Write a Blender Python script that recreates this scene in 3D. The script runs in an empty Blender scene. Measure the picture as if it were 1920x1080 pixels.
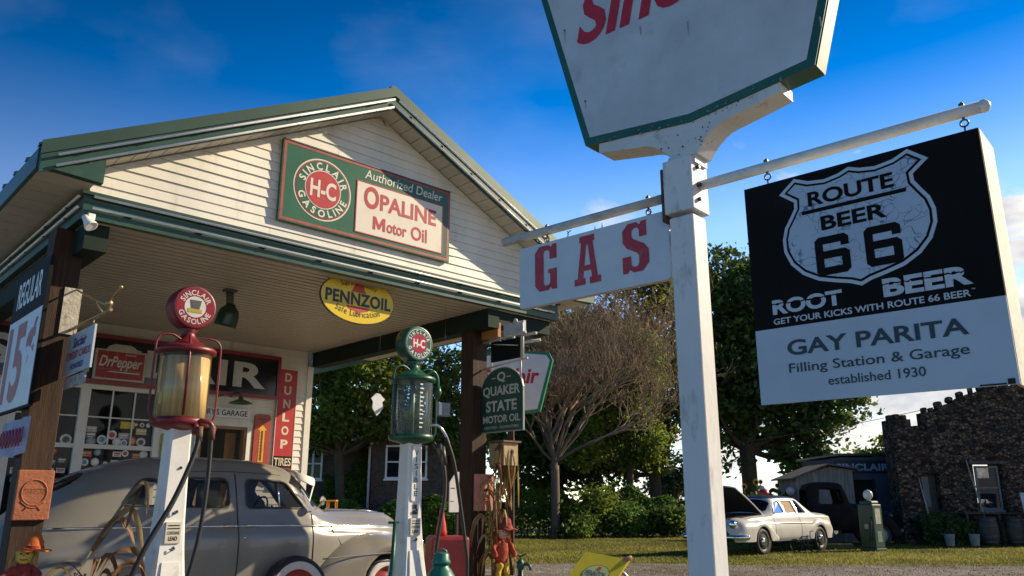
import bpy, bmesh, math, random
import numpy as np
from mathutils import Vector, Matrix
rad = math.radians
rng = np.random.default_rng(7)
random.seed(7)
scn = bpy.context.scene
COL = scn.collection

# ------------------------------------------------------------------ camera
cam = bpy.data.cameras.new('camera'); cam.sensor_width = 36; cam.lens = 1500/1920*36
cam.clip_end = 3000; cam.clip_start = 0.05
camo = bpy.data.objects.new('camera', cam); COL.objects.link(camo)
camo.location = (0, 0, 1.35); camo.rotation_euler = (rad(90+15), 0, 0)
scn.camera = camo

# ------------------------------------------------------------------ sun and sky
SUN_AZ, SUN_EL = 71.0, 29.0
sl = bpy.data.lights.new('sun', 'SUN'); sl.energy = 5.0; sl.angle = rad(0.5); sl.color = (1.0, 0.83, 0.58)
so = bpy.data.objects.new('sun', sl); COL.objects.link(so)
sd = Vector((math.sin(rad(SUN_AZ))*math.cos(rad(SUN_EL)), math.cos(rad(SUN_AZ))*math.cos(rad(SUN_EL)), math.sin(rad(SUN_EL))))
so.rotation_euler = sd.to_track_quat('Z', 'Y').to_euler(); so.location = sd*60

w = bpy.data.worlds.new('World'); scn.world = w; w.use_nodes = True
nt = w.node_tree; nt.nodes.clear(); N = nt.nodes.new; L = nt.links.new
out = N('ShaderNodeOutputWorld'); bg = N('ShaderNodeBackground'); bg.inputs['Strength'].default_value = 0.085
sky = N('ShaderNodeTexSky'); sky.sky_type = 'NISHITA'; sky.sun_disc = False
sky.sun_elevation = rad(SUN_EL); sky.sun_rotation = rad(SUN_AZ)
sky.air_density = 1.0; sky.dust_density = 0.1; sky.ozone_density = 4.0
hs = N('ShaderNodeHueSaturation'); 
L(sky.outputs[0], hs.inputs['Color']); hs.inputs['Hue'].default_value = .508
# clouds: noise on the direction projected onto a cloud layer, thicker low in the east
tc = N('ShaderNodeTexCoord'); sep = N('ShaderNodeSeparateXYZ'); L(tc.outputs['Generated'], sep.inputs[0])
def m(op, a, b=None, c=None, clamp=False):
    n = N('ShaderNodeMath'); n.operation = op; n.use_clamp = clamp
    for i, v in enumerate((a, b, c)):
        if v is None: continue
        if isinstance(v, (int, float)): n.inputs[i].default_value = v
        else: L(v, n.inputs[i])
    return n.outputs[0]
X, Y, Z = sep.outputs
mp = N('ShaderNodeMapping'); L(tc.outputs['Generated'], mp.inputs[0]); mp.inputs['Scale'].default_value = (5.2, 5.2, 13.0); mp.inputs['Location'].default_value = (1.3, .4, .25)
nz = N('ShaderNodeTexNoise'); nz.inputs['Scale'].default_value = 1.0; nz.inputs['Detail'].default_value = 9; nz.inputs['Roughness'].default_value = .56; nz.inputs['Distortion'].default_value = .35
L(mp.outputs[0], nz.inputs['Vector'])
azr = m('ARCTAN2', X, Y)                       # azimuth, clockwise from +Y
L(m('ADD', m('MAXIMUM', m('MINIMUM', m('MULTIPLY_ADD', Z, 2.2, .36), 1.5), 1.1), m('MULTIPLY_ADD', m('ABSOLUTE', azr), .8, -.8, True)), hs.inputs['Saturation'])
# sky gain: brightest ahead, deeper to the sides and overhead, paler towards the horizon
gaz = m('ADD', m('MULTIPLY', m('MINIMUM', azr, 0.0), .85), m('MULTIPLY_ADD', m('MAXIMUM', azr, 0.0), -.3, 1.22)); gaz = m('MAXIMUM', gaz, .36); gaz = m('MAXIMUM', gaz, m('MINIMUM', m('MULTIPLY_ADD', m('ABSOLUTE', azr), 2.0, -1.5), .72))  # unseen sky behind the camera brightened to add blue fill on shaded faces
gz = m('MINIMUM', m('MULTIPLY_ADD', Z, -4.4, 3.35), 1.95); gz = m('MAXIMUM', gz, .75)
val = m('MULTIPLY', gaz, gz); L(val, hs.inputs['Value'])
low = m('MULTIPLY_ADD', Z, -2.4, 1.36, True)   # dense near the horizon, none overhead
east = m('MULTIPLY_ADD', azr, 1.75, 0.28, True)
dens = m('MULTIPLY', low, east)
th = m('MULTIPLY_ADD', dens, -0.45, 0.78)
cl = m('MULTIPLY', m('SUBTRACT', nz.outputs[0], th), 13.0, None, True)
cl = m('MULTIPLY', cl, m('MULTIPLY_ADD', dens, 1.6, 0.0, True))
# faint wisps higher up
mp2 = N('ShaderNodeMapping'); L(tc.outputs['Generated'], mp2.inputs[0]); mp2.inputs['Scale'].default_value = (2.2, 3.0, 4.5); mp2.inputs['Location'].default_value = (4.2, 1.1, .3)
nz2 = N('ShaderNodeTexNoise'); nz2.inputs['Scale'].default_value = 1.5; nz2.inputs['Detail'].default_value = 6; nz2.inputs['Roughness'].default_value = .5
L(mp2.outputs[0], nz2.inputs['Vector'])
wisp = m('MULTIPLY', m('SUBTRACT', nz2.outputs[0], 0.52), .8, None, True)
cover = m('MAXIMUM', cl, m('MULTIPLY', wisp, 0.32))
nz3 = N('ShaderNodeTexNoise'); nz3.inputs['Scale'].default_value = 2.4; nz3.inputs['Detail'].default_value = 5
L(mp.outputs[0], nz3.inputs['Vector'])
cr = N('ShaderNodeMix'); cr.data_type = 'RGBA'
cr.inputs[6].default_value = (4.2, 4.6, 5.4, 1); cr.inputs[7].default_value = (9.5, 9.0, 8.3, 1)
L(m('MULTIPLY_ADD', nz3.outputs[0], 3.2, -1.1, True), cr.inputs[0])
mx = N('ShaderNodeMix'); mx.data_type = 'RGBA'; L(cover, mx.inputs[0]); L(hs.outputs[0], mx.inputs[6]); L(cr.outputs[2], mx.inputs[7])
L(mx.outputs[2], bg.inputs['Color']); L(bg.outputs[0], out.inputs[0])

scn.view_settings.view_transform = 'Standard'; scn.view_settings.look = 'None'
scn.view_settings.exposure = 0.57; scn.view_settings.gamma = 1
scn.render.engine = 'CYCLES'

# ------------------------------------------------------------------ materials
MATS = {}
def mat(name, col, rough=.6, metal=0.0, var=.25, vs=6.0, col2=None, stain=0.0, ss=2.0, scol=(.12,.09,.06), bump=0.0, bs=40.0, spec=.5, coat=0.0, stretch=None, island=0.0, detail=6):
    """Procedural paint/wood/metal: base colour with noise variation, optional stains and bump."""
    if name in MATS: return MATS[name]
    ma = bpy.data.materials.new(name); ma.use_nodes = True; t = ma.node_tree; n = t.nodes; l = t.links.new
    b = n['Principled BSDF']; b.inputs['Roughness'].default_value = rough; b.inputs['Metallic'].default_value = metal
    b.inputs['Specular IOR Level'].default_value = spec; b.inputs['Coat Weight'].default_value = coat
    co = n.new('ShaderNodeTexCoord'); src = co.outputs['Object']
    if stretch:
        mp = n.new('ShaderNodeMapping'); mp.inputs['Scale'].default_value = stretch; l(src, mp.inputs[0]); src = mp.outputs[0]
    nz = n.new('ShaderNodeTexNoise'); nz.inputs['Scale'].default_value = vs; nz.inputs['Detail'].default_value = detail; nz.inputs['Roughness'].default_value = .6; l(src, nz.inputs['Vector'])
    mix = n.new('ShaderNodeMix'); mix.data_type = 'RGBA'
    c2 = col2 or tuple(c*(1-var) for c in col)
    c1 = col if col2 else tuple(min(1, c*(1+var*.35)) for c in col)
    mix.inputs[6].default_value = (*c2, 1); mix.inputs[7].default_value = (*c1, 1)
    r = n.new('ShaderNodeMapRange'); r.inputs[1].default_value = .3; r.inputs[2].default_value = .7; l(nz.outputs[0], r.inputs[0]); l(r.outputs[0], mix.inputs[0])
    cur = mix.outputs[2]
    if stain:
        n2 = n.new('ShaderNodeTexNoise'); n2.inputs['Scale'].default_value = ss; n2.inputs['Detail'].default_value = 10; n2.inputs['Roughness'].default_value = .68; l(src, n2.inputs['Vector'])
        r2 = n.new('ShaderNodeMapRange'); r2.inputs[1].default_value = .56; r2.inputs[2].default_value = .7; r2.inputs[4].default_value = stain; l(n2.outputs[0], r2.inputs[0])
        m2 = n.new('ShaderNodeMix'); m2.data_type = 'RGBA'; l(r2.outputs[0], m2.inputs[0]); l(cur, m2.inputs[6]); m2.inputs[7].default_value = (*scol, 1); cur = m2.outputs[2]
    if island:
        g = n.new('ShaderNodeNewGeometry'); h = n.new('ShaderNodeHueSaturation'); r3 = n.new('ShaderNodeMapRange'); l(g.outputs['Random Per Island'], r3.inputs[0])
        r3.inputs[3].default_value = 1-island; r3.inputs[4].default_value = 1+island*.7; l(r3.outputs[0], h.inputs['Value']); l(cur, h.inputs['Color']); cur = h.outputs[0]
    l(cur, b.inputs['Base Color'])
    if bump:
        n3 = n.new('ShaderNodeTexNoise'); n3.inputs['Scale'].default_value = bs; n3.inputs['Detail'].default_value = 5; l(src, n3.inputs['Vector'])
        bp = n.new('ShaderNodeBump'); bp.inputs['Strength'].default_value = bump; bp.inputs['Distance'].default_value = .02; l(n3.outputs[0], bp.inputs['Height']); l(bp.outputs[0], b.inputs['Normal'])
    MATS[name] = ma; return ma
def glass(name, col=(.02,.025,.03), rough=.03, alpha=.35):
    if name in MATS: return MATS[name]
    ma = bpy.data.materials.new(name); ma.use_nodes = True; t = ma.node_tree; n = t.nodes; l = t.links.new
    n.clear(); o = n.new('ShaderNodeOutputMaterial'); tr = n.new('ShaderNodeBsdfTransparent'); gl = n.new('ShaderNodeBsdfGlossy'); df = n.new('ShaderNodeBsdfDiffuse')
    df.inputs[0].default_value = (*col, 1); gl.inputs['Roughness'].default_value = rough
    nz = n.new('ShaderNodeTexNoise'); nz.inputs['Scale'].default_value = 9; co = n.new('ShaderNodeTexCoord'); l(co.outputs['Object'], nz.inputs['Vector'])
    rr = n.new('ShaderNodeMapRange'); rr.inputs[3].default_value = alpha*.75; rr.inputs[4].default_value = min(1, alpha*1.25); l(nz.outputs[0], rr.inputs[0])
    m1 = n.new('ShaderNodeMixShader'); l(rr.outputs[0], m1.inputs[0]); l(tr.outputs[0], m1.inputs[1]); l(df.outputs[0], m1.inputs[2])
    fr = n.new('ShaderNodeFresnel'); fr.inputs[0].default_value = 1.33
    m2 = n.new('ShaderNodeMixShader'); l(fr.outputs[0], m2.inputs[0]); l(m1.outputs[0], m2.inputs[1]); l(gl.outputs[0], m2.inputs[2]); l(m2.outputs[0], o.inputs[0])
    MATS[name] = ma; return ma
def leafmat(name, c1, c2, trans=.35, vs=.6, isl=.45, c3=None):
    if name in MATS: return MATS[name]
    ma = bpy.data.materials.new(name); ma.use_nodes = True; t = ma.node_tree; n = t.nodes; l = t.links.new
    n.clear(); o = n.new('ShaderNodeOutputMaterial'); b = n.new('ShaderNodeBsdfPrincipled'); tl = n.new('ShaderNodeBsdfTranslucent'); b.inputs['Roughness'].default_value = .55
    b.inputs['Specular IOR Level'].default_value = .35
    co = n.new('ShaderNodeTexCoord'); nz = n.new('ShaderNodeTexNoise'); nz.inputs['Scale'].default_value = vs; nz.inputs['Detail'].default_value = 4; l(co.outputs['Object'], nz.inputs['Vector'])
    r = n.new('ShaderNodeMapRange'); r.inputs[1].default_value = .35; r.inputs[2].default_value = .65; l(nz.outputs[0], r.inputs[0])
    mix = n.new('ShaderNodeMix'); mix.data_type = 'RGBA'; mix.inputs[6].default_value = (*c1, 1); mix.inputs[7].default_value = (*c2, 1); l(r.outputs[0], mix.inputs[0])
    cur = mix.outputs[2]
    g = n.new('ShaderNodeNewGeometry')
    if c3:
        cp = n.new('ShaderNodeMath'); cp.operation = 'GREATER_THAN'; cp.inputs[1].default_value = .955; l(g.outputs['Random Per Island'], cp.inputs[0])
        m3 = n.new('ShaderNodeMix'); m3.data_type = 'RGBA'; l(cp.outputs[0], m3.inputs[0]); l(cur, m3.inputs[6]); m3.inputs[7].default_value = (*c3, 1); cur = m3.outputs[2]
    h = n.new('ShaderNodeHueSaturation'); r3 = n.new('ShaderNodeMapRange'); l(g.outputs['Random Per Island'], r3.inputs[0]); r3.inputs[3].default_value = 1-isl; r3.inputs[4].default_value = 1+isl
    l(r3.outputs[0], h.inputs['Value']); l(cur, h.inputs['Color']); l(h.outputs[0], b.inputs['Base Color']); l(h.outputs[0], tl.inputs[0])
    ms = n.new('ShaderNodeMixShader'); ms.inputs[0].default_value = min(.58, trans*1.3); l(b.outputs[0], ms.inputs[1]); l(tl.outputs[0], ms.inputs[2]); l(ms.outputs[0], o.inputs[0])
    MATS[name] = ma; return ma

# ------------------------------------------------------------------ mesh builder
class MB:
    def __init__(s): s.v = []; s.f = []; s.sm = []; s.marks = []
    def add(s, vs, fs, smooth=False, mtx=None):
        o = len(s.v)
        if mtx is not None: vs = [tuple(mtx @ Vector(p)) for p in vs]
        s.v += [tuple(p) for p in vs]; s.f += [tuple(i+o for i in f) for f in fs]; s.sm += [smooth]*len(fs); return s
    def box(s, c, d, rz=0, bev=0, rx=0, ry=0):
        bm = bmesh.new(); bmesh.ops.create_cube(bm, size=1)
        for v in bm.verts: v.co = Vector((v.co.x*d[0], v.co.y*d[1], v.co.z*d[2]))
        if bev: bmesh.ops.bevel(bm, geom=bm.edges[:], offset=bev, segments=2, affect='EDGES', profile=.5)
        M = Matrix.Translation(c) @ Matrix.Rotation(rz, 4, 'Z') @ Matrix.Rotation(ry, 4, 'Y') @ Matrix.Rotation(rx, 4, 'X')
        bm.verts.index_update(); s.add([v.co[:] for v in bm.verts], [[v.index for v in f.verts] for f in bm.faces], False, M); bm.free(); return s
    def b2(s, x0, x1, y0, y1, z0, z1, bev=0): return s.box(((x0+x1)/2, (y0+y1)/2, (z0+z1)/2), (x1-x0, y1-y0, z1-z0), 0, bev)
    def tube(s, pts, r, n=8, cap=True, smooth=True):
        pts = [Vector(p) for p in pts]; k = len(pts); rs = r if isinstance(r, (list, tuple)) else [r]*k
        vs = []; fs = []; up = None
        for i, p in enumerate(pts):
            d = (pts[min(i+1, k-1)]-pts[max(i-1, 0)]).normalized()
            if up is None: up = Vector((0, 0, 1)) if abs(d.z) < .9 else Vector((1, 0, 0))
            a = d.cross(up)
            if a.length < 1e-4: a = d.cross(Vector((0, 1, 0)))
            a.normalize(); b = a.cross(d).normalized(); up = b
            for j in range(n):
                t = 2*math.pi*j/n; vs.append(p+(a*math.cos(t)+b*math.sin(t))*rs[i])
        for i in range(k-1):
            for j in range(n): fs.append((i*n+j, i*n+(j+1) % n, (i+1)*n+(j+1) % n, (i+1)*n+j))
        s.add(vs, fs, smooth)
        if cap:
            o = len(s.v)-len(vs); s.f += [tuple(o+j for j in reversed(range(n))), tuple(o+(k-1)*n+j for j in range(n))]; s.sm += [False, False]
        return s
    def lathe(s, prof, c=(0, 0, 0), n=24, axis="z", mtx=None, cap=True):
        vs = []; fs = []; k = len(prof)
        for r, z in prof:
            for j in range(n):
                t = 2*math.pi*j/n; a, b = r*math.cos(t), r*math.sin(t)
                vs.append((a, b, z) if axis == 'z' else (a, z, b) if axis == 'y' else (z, a, b))
        for i in range(k-1):
            for j in range(n):
                f = (i*n+j, i*n+(j+1) % n, (i+1)*n+(j+1) % n, (i+1)*n+j); fs.append(f if axis != 'y' else f[::-1])
        M = Matrix.Translation(c) @ (mtx if mtx is not None else Matrix.Identity(4)); s.add(vs, fs, True, M)
        o = len(s.v)-len(vs)
        for i, rev in ((0, True), (k-1, False)):
            if cap and prof[i][0] > 1e-5:
                q = [o+i*n+j for j in range(n)]; q = q[::-1] if rev != (axis == 'y') else q; s.f.append(tuple(q)); s.sm.append(False)
        return s
    def prism(s, pts, y0, y1, smooth=False):
        """outline in the x,z plane (counter-clockwise from the front), front face at y0"""
        n = len(pts); vs = [(x, y0, z) for x, z in pts]+[(x, y1, z) for x, z in pts]
        s.add(vs, [tuple(range(n)), tuple(reversed(range(n, 2*n)))], False)
        o = len(s.v)-2*n
        for i in range(n):
            j = (i+1) % n; s.f.append((o+i, o+n+i, o+n+j, o+j)); s.sm.append(smooth)
        return s
    def ext(s, prof, x0, x1):
        """profile in the y,z plane extruded along x"""
        n = len(prof); vs = [(x0, y, z) for y, z in prof]+[(x1, y, z) for y, z in prof]
        s.add(vs, [tuple(range(n)), tuple(reversed(range(n, 2*n)))]+[(i, i+n, (i+1) % n+n, (i+1) % n) for i in range(n)]); return s
    def quad(s, *p): return s.add(p, [tuple(range(len(p)))])
    def frame(s, x0, x1, z0, z1, w, y0, y1):
        s.b2(x0, x1, y0, y1, z0, z0+w); s.b2(x0, x1, y0, y1, z1-w, z1); s.b2(x0, x0+w, y0, y1, z0+w, z1-w); s.b2(x1-w, x1, y0, y1, z0+w, z1-w); return s
    def sphere(s, c, r, n=16, sc=(1, 1, 1)):
        k = n//2; prof = [(math.sin(math.pi*i/k)*r, -math.cos(math.pi*i/k)*r) for i in range(k+1)]; prof[0] = (1e-6, -r); prof[-1] = (1e-6, r)
        return s.lathe(prof, c, n, 'z', Matrix.Diagonal((*sc, 1)))
    def shift(s, d): s.v = [(a-d[0], b-d[1], c-d[2]) for a, b, c in s.v]; return s
    def mark(s): s.marks.append((len(s.v), len(s.f))); return s
    def pieces(s, each=False):
        if each:                                  # connected pieces
            par = list(range(len(s.v)))
            def find(a):
                while par[a] != a: par[a] = par[par[a]]; a = par[a]
                return a
            for f in s.f:
                for q in f[1:]: par[find(q)] = find(f[0])
            groups = {}
            for i, f in enumerate(s.f): groups.setdefault(find(f[0]), []).append(i)
            sets = list(groups.values())
        else:
            cuts = sorted({0, len(s.f)} | {k[1] for k in s.marks}); sets = [list(range(a, c)) for a, c in zip(cuts, cuts[1:]) if c > a]
        if len(sets) < 2: return [s]
        res = []
        for st in sets:
            used = sorted({q for i in st for q in s.f[i]}); mp = {q: k for k, q in enumerate(used)}; m_ = MB(); m_.v = [s.v[q] for q in used]; m_.f = [tuple(mp[q] for q in s.f[i]) for i in st]; m_.sm = [s.sm[i] for i in st]; res.append(m_)
        return res
    def build(s, name, ma, parent=None, off=None, fix=True):
        if off is not None: s.shift(off)
        me = bpy.data.meshes.new(name); me.from_pydata(s.v, [], s.f); me.update()
        me.polygons.foreach_set('use_smooth', s.sm)
        if fix:
            bm = bmesh.new(); bm.from_mesh(me); bmesh.ops.recalc_face_normals(bm, faces=bm.faces[:]); bm.to_mesh(me); bm.free()
        me.materials.append(ma); o = bpy.data.objects.new(name, me); COL.objects.link(o)
        if parent: o.parent = parent
        return o

# ------------------------------------------------------------------ text as flat painted meshes
TXT = {}
def glyphs(st, bold=0.0, shear=0.0, space=1.0):
    key = (st, bold, shear, space)
    if key not in TXT:
        cu = bpy.data.curves.new('lettering', 'FONT'); cu.body = st; cu.offset = bold; cu.shear = shear; cu.space_character = space; cu.resolution_u = 4
        ob = bpy.data.objects.new('lettering', cu); COL.objects.link(ob)
        me = bpy.data.meshes.new_from_object(ob.evaluated_get(bpy.context.evaluated_depsgraph_get()))
        v = np.array([x.co[:] for x in me.vertices]) if len(me.vertices) else np.zeros((1, 3)); f = [tuple(p.vertices) for p in me.polygons]
        bpy.data.objects.remove(ob); bpy.data.curves.remove(cu); bpy.data.meshes.remove(me)
        TXT[key] = (v, f)
    return TXT[key]
def text(mb, st, x0, x1, z0, z1, y, bold=.012, shear=0.0, rot=0.0, space=1.0, mark=True):
    """painted lettering filling the rectangle x0..x1, z0..z1 at depth y, read from -y"""
    v, f = glyphs(st, bold, shear, space); a = v[:, :2].min(0); b = v[:, :2].max(0); q = (v[:, :2]-a)/np.maximum(b-a, 1e-6)-.5
    if mark: mb.mark()
    W, H = x1-x0, z1-z0; cx, cz = (x0+x1)/2, (z0+z1)/2; px, pz = q[:, 0]*W, q[:, 1]*H; c, s_ = math.cos(rot), math.sin(rot)
    mb.add([(cx+p*c-r*s_, y, cz+p*s_+r*c) for p, r in zip(px, pz)], f); return mb
CAPW = {}
def arc_text(mb, st, cx, cz, r, h, a0, a1, y, up=True, wk=.8, bold=.02):
    """letters spread from angle a0 to a1 (degrees, clockwise from the top) round a circle"""
    n = len(st); mb.mark(); cap = glyphs('H', bold)[0]; ch_ = cap[:, 1].max()-cap[:, 1].min(); k = h/ch_
    adv = []                                      # letters take room by their own width
    for q in st: g_ = glyphs(q, bold)[0] if q != ' ' else None; adv.append((.30 if g_ is None else g_[:, 0].max()-g_[:, 0].min())+.17)
    tot = sum(adv); run = 0
    for i, ch in enumerate(st):
        a = rad(a0+(a1-a0)*(run+adv[i]/2)/tot); run += adv[i]
        if ch == ' ': continue
        v, f = glyphs(ch, bold); xm = (v[:, 0].min()+v[:, 0].max())/2; px = (v[:, 0]-xm)*k*wk*1.25; pz = v[:, 1]*k-h/2   # true letter heights on one baseline
        rot = -a if up else math.pi-a; c, s_ = math.cos(rot), math.sin(rot); ox, oz = cx+r*math.sin(a), cz+r*math.cos(a)
        mb.add([(ox+p*c-q*s_, y, oz+p*s_+q*c) for p, q in zip(px, pz)], f)
    return mb

# ------------------------------------------------------------------ frames and things
class Frame:
    def __init__(s, o, rz): s.o = Vector(o); s.rz = rz
    def P(s, x, y, z=0): return s.o+Matrix.Rotation(s.rz, 3, 'Z') @ Vector((x, y, z))
WLD = Frame((0, 0, 0), 0)
STN = Frame((0, 0, 0), rad(43.3))            # x along the station front, y into the station
SGN = Frame((.93, 4.0, 0), rad(-41.5))       # x along the sign arm (towards the reader's right)
def tag(o, label, cat, group=None, kind=None):
    if label: o['label'] = label
    if cat: o['category'] = cat
    if group: o['group'] = group
    if kind: o['kind'] = kind
    return o
class Thing:
    """An Empty at the thing's base; parts are built in frame coordinates and moved to the base"""
    def __init__(s, name, label, cat, F, base, group=None, turn=0.0):
        o = bpy.data.objects.new(name, None); COL.objects.link(o); o.empty_display_size = .1
        o.location = F.P(*base); o.rotation_euler = (0, 0, F.rz+turn); s.o = o; s.base = base
        tag(o, label, cat, group)
    def part(s, name, mb, ma, parent=None, label=None, local=False, kind=None, each=False):
        for q in mb.pieces(each):
            o = q.build(name, ma, parent or s.o, None if local else s.base)
            if label: o['label'] = label
            if kind: o['kind'] = kind
        return o
def single(name, mb, ma, label, cat, F, base, group=None, kind=None):
    o = mb.build(name, ma, None, base); o.location = F.P(*base); o.rotation_euler = (0, 0, F.rz); return tag(o, label, cat, group, kind)

M_white = mat('white_paint', (.78,.78,.76), .5, var=.12, vs=3, stain=.5, ss=3.2, scol=(.30,.24,.17), bump=.05)
M_black = mat('black_paint', (.008,.008,.009), .7, spec=.15, var=.3, stain=.15, scol=(.06,.06,.06))
M_rust = mat('rusty_iron', (.16,.075,.045), .8, .2, var=.6, vs=14, stain=.7, ss=6, scol=(.45,.42,.40), bump=.25)
M_steel = mat('dark_steel', (.10,.10,.10), .45, .7, var=.4, vs=20)
M_chrome = mat('chrome', (.75,.75,.76), .12, 1.0, var=.1)
M_green = mat('green_trim_paint', (.022,.07,.042), .4, var=.3, vs=2.5, stain=.4, ss=2.0, scol=(.12,.16,.12), bump=.03)
M_red = mat('red_paint', (.42,.02,.03), .38, var=.3, vs=8, stain=.3, ss=5, scol=(.12,.02,.02))
M_darkhole = mat('dark_void', (.01,.01,.011), .8)
M_rubber = mat('black_rubber', (.014,.014,.015), .55, var=.4, vs=30)
# ================================================================== ground
def grid_sheet(x0, x1, y0, y1, nx, ny, zf):
    xs = np.linspace(x0, x1, nx); ys = np.linspace(y0, y1, ny); b = MB()
    vs = [(x, y, zf(x, y)) for y in ys for x in xs]
    fs = [(j*nx+i, j*nx+i+1, (j+1)*nx+i+1, (j+1)*nx+i) for j in range(ny-1) for i in range(nx-1)]
    return b.add(vs, fs, True)
def gmat(name, cols, scales, bump=.5, bs=60, rough=.95):
    ma = bpy.data.materials.new(name); ma.use_nodes = True; t = ma.node_tree; n = t.nodes; l = t.links.new; b = n['Principled BSDF']; b.inputs['Roughness'].default_value = rough; b.inputs['Specular IOR Level'].default_value = .2
    co = n.new('ShaderNodeTexCoord'); cur = None
    for (c1, c2), s_ in zip(cols, scales):
        nz = n.new('ShaderNodeTexNoise'); nz.inputs['Scale'].default_value = s_; nz.inputs['Detail'].default_value = 8; nz.inputs['Roughness'].default_value = .65; l(co.outputs['Object'], nz.inputs['Vector'])
        r = n.new('ShaderNodeMapRange'); r.inputs[1].default_value = .38; r.inputs[2].default_value = .62; l(nz.outputs[0], r.inputs[0])
        mx = n.new('ShaderNodeMix'); mx.data_type = 'RGBA'; l(r.outputs[0], mx.inputs[0]); mx.inputs[6].default_value = (*c1, 1); mx.inputs[7].default_value = (*c2, 1)
        if cur is None: cur = mx.outputs[2]
        else:
            k = n.new('ShaderNodeMix'); k.data_type = 'RGBA'; k.blend_type = 'MULTIPLY'; k.inputs[0].default_value = 1; l(cur, k.inputs[6]); l(mx.outputs[2], k.inputs[7]); cur = k.outputs[2]
    l(cur, b.inputs['Base Color'])
    vz = n.new('ShaderNodeTexVoronoi'); vz.inputs['Scale'].default_value = bs; l(co.outputs['Object'], vz.inputs['Vector'])
    bp = n.new('ShaderNodeBump'); bp.inputs['Strength'].default_value = bump; bp.inputs['Distance'].default_value = .03; l(vz.outputs[0], bp.inputs['Height']); l(bp.outputs[0], b.inputs['Normal'])
    return ma
MG = gmat('gravel', [((.15,.135,.12), (.40,.37,.33)), ((.55,.48,.38), (1,1,1)), ((.6,.58,.45), (1,1,1))], [45, .45, 3], .9, 30)
MGR = gmat('lawn', [((.10,.11,.016), (.26,.23,.04)), ((.5,.62,.4), (1,1,1)), ((.45,.5,.4), (1,1,1))], [.35, 14, 60], .6, 40)
MCON = gmat('concrete_slab', [((.24,.22,.20), (.36,.34,.31)), ((.7,.7,.7), (1,1,1))], [8, 1], .2, 80, .85)
g = grid_sheet(-900, 900, -60, 1400, 60, 60, lambda x, y: 0).build('ground', MGR); tag(g, 'lawn and fields round the filling station reaching the horizon', 'ground', None, 'structure')
# the gravel yard: an uneven edge to the lawn
b = MB(); pts = [(-60, -30)]+[(60, -30)]
edge = [(x, 18.9+.25*math.sin(x*.9)+.3*math.sin(x*.31+1)+random.uniform(-.18, .18)+max(0, x-5)*.06) for x in np.linspace(60, -60, 420)]
b.add([(x, y, .006) for x, y in pts+edge], [tuple(range(len(pts+edge)))])
tag(b.build('gravel_yard', MG), 'pale grey gravel yard in front of the lawn', 'gravel', None, 'structure')
b = MB(); b.b2(.6, 7.8, 7.0, 11.5, .012, .05); b.v = [tuple(STN.P(*p)) for p in b.v]
tag(b.build('concrete_slab', MCON), 'concrete slab under the canopy', 'slab', None, 'structure')

# ================================================================== sign post with the hanging signs
T = Thing('sign_post', 'tall square white post with rusty plate and pipe arms carrying the hanging signs', 'sign post', SGN, (0, 0, 0))
b = MB(); b.box((0, 0, 1.4), (.14, .14, 2.8), bev=.008)
M_post = mat('post_paint', (.64,.65,.66), .55, var=.14, vs=2.2, stain=.75, ss=5.5, scol=(.16,.13,.10), bump=.12, bs=26, stretch=(1, 1, .35))
T.part('post', b, M_post)
b = MB(); b.box((.0, 0, 2.97), (.172, .172, .30), bev=.006)
sl_ = T.part('sleeve', b, M_post)
b = MB()
for z in (2.88, 2.96, 3.06):
    b.tube([(.087, -.03, z), (.106, -.03, z)], .011, 6)
T.part('bolt', b, M_steel, sl_)
b = MB(); b.b2(-.112, -.088, -.07, .07, 2.79, 3.09, .004); T.part('mounting_plate', b, M_rust)
b = MB(); b.tube([(-.112, 0, 2.95), (-.6, 0, 2.952), (-1.31, 0, 2.955)], .027, 12)
M_pipe = mat('peeling_pipe', (.58,.56,.52), .6, var=.3, vs=18, stain=.85, ss=9, scol=(.17,.11,.08), bump=.2, stretch=(.5, 1, 1))
T.part('pipe_arm', b, M_pipe)
b = MB(); b.tube([(.087, 0, 2.965), (.7, 0, 2.965), (1.415, 0, 2.965)], .027, 12); b.sphere((1.415, 0, 2.965), .029, 10); T.part('pipe_arm', b, mat('white_pipe', (.66,.66,.65), .5, var=.2, vs=12, stain=.35, ss=8, scol=(.25,.2,.16)))
# forked bracket (flares from the sleeve to the underside of the board)
b = MB()
def yoke(sgn, n=14):
    top = []; bot = []
    for i in range(n+1):
        t = i/n; x = .075+(.545-.075)*t
        zt = 3.312+.062*(x/.66)
        k = min(1, (x-.075)/.19); zb = 3.12+(.135)*math.sin(k*math.pi/2)**.8+.055*max(0, (x-.265)/.3)
        top.append((x*sgn+.045, zt)); bot.append((x*sgn+.045, min(zb, zt-.028)))
    return top, bot
tl, bl = yoke(-1); tr, br = yoke(1)
outl = bl[::-1]+br+tr[::-1]+tl
b.prism(outl, -.075, .075); b.b2(-.06, .10, -.065, .065, 3.08, 3.14)
T.part('forked_bracket', b, mat('bracket_paint', (.60,.61,.61), .5, var=.12, vs=3, stain=.6, ss=7, scol=(.14,.10,.07), bump=.06))

b = MB(); r3 = random.Random(8)
for k in range(40):
    x = r3.uniform(-.12, .2) if k < 24 else r3.uniform(-.4, .5); z = (3.27-r3.uniform(0, .14)) if k < 24 else 3.322+.05*abs(x-.05)-r3.uniform(0, .03); r_c = r3.uniform(.0015, .007); b.add([(x+r_c*r3.uniform(.5, 1.3)*math.cos(a), -.0765, z+r_c*r3.uniform(.4, 1.2)*math.sin(a)) for a in np.linspace(0, 6.28, 7)[:-1]], [(0, 1, 2, 3, 4, 5)])
o_ = T.part('paint_chips', b, mat('chip_dark', (.06,.05,.04), .8, var=.5, vs=40)); o_['kind'] = 'stuff'
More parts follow.
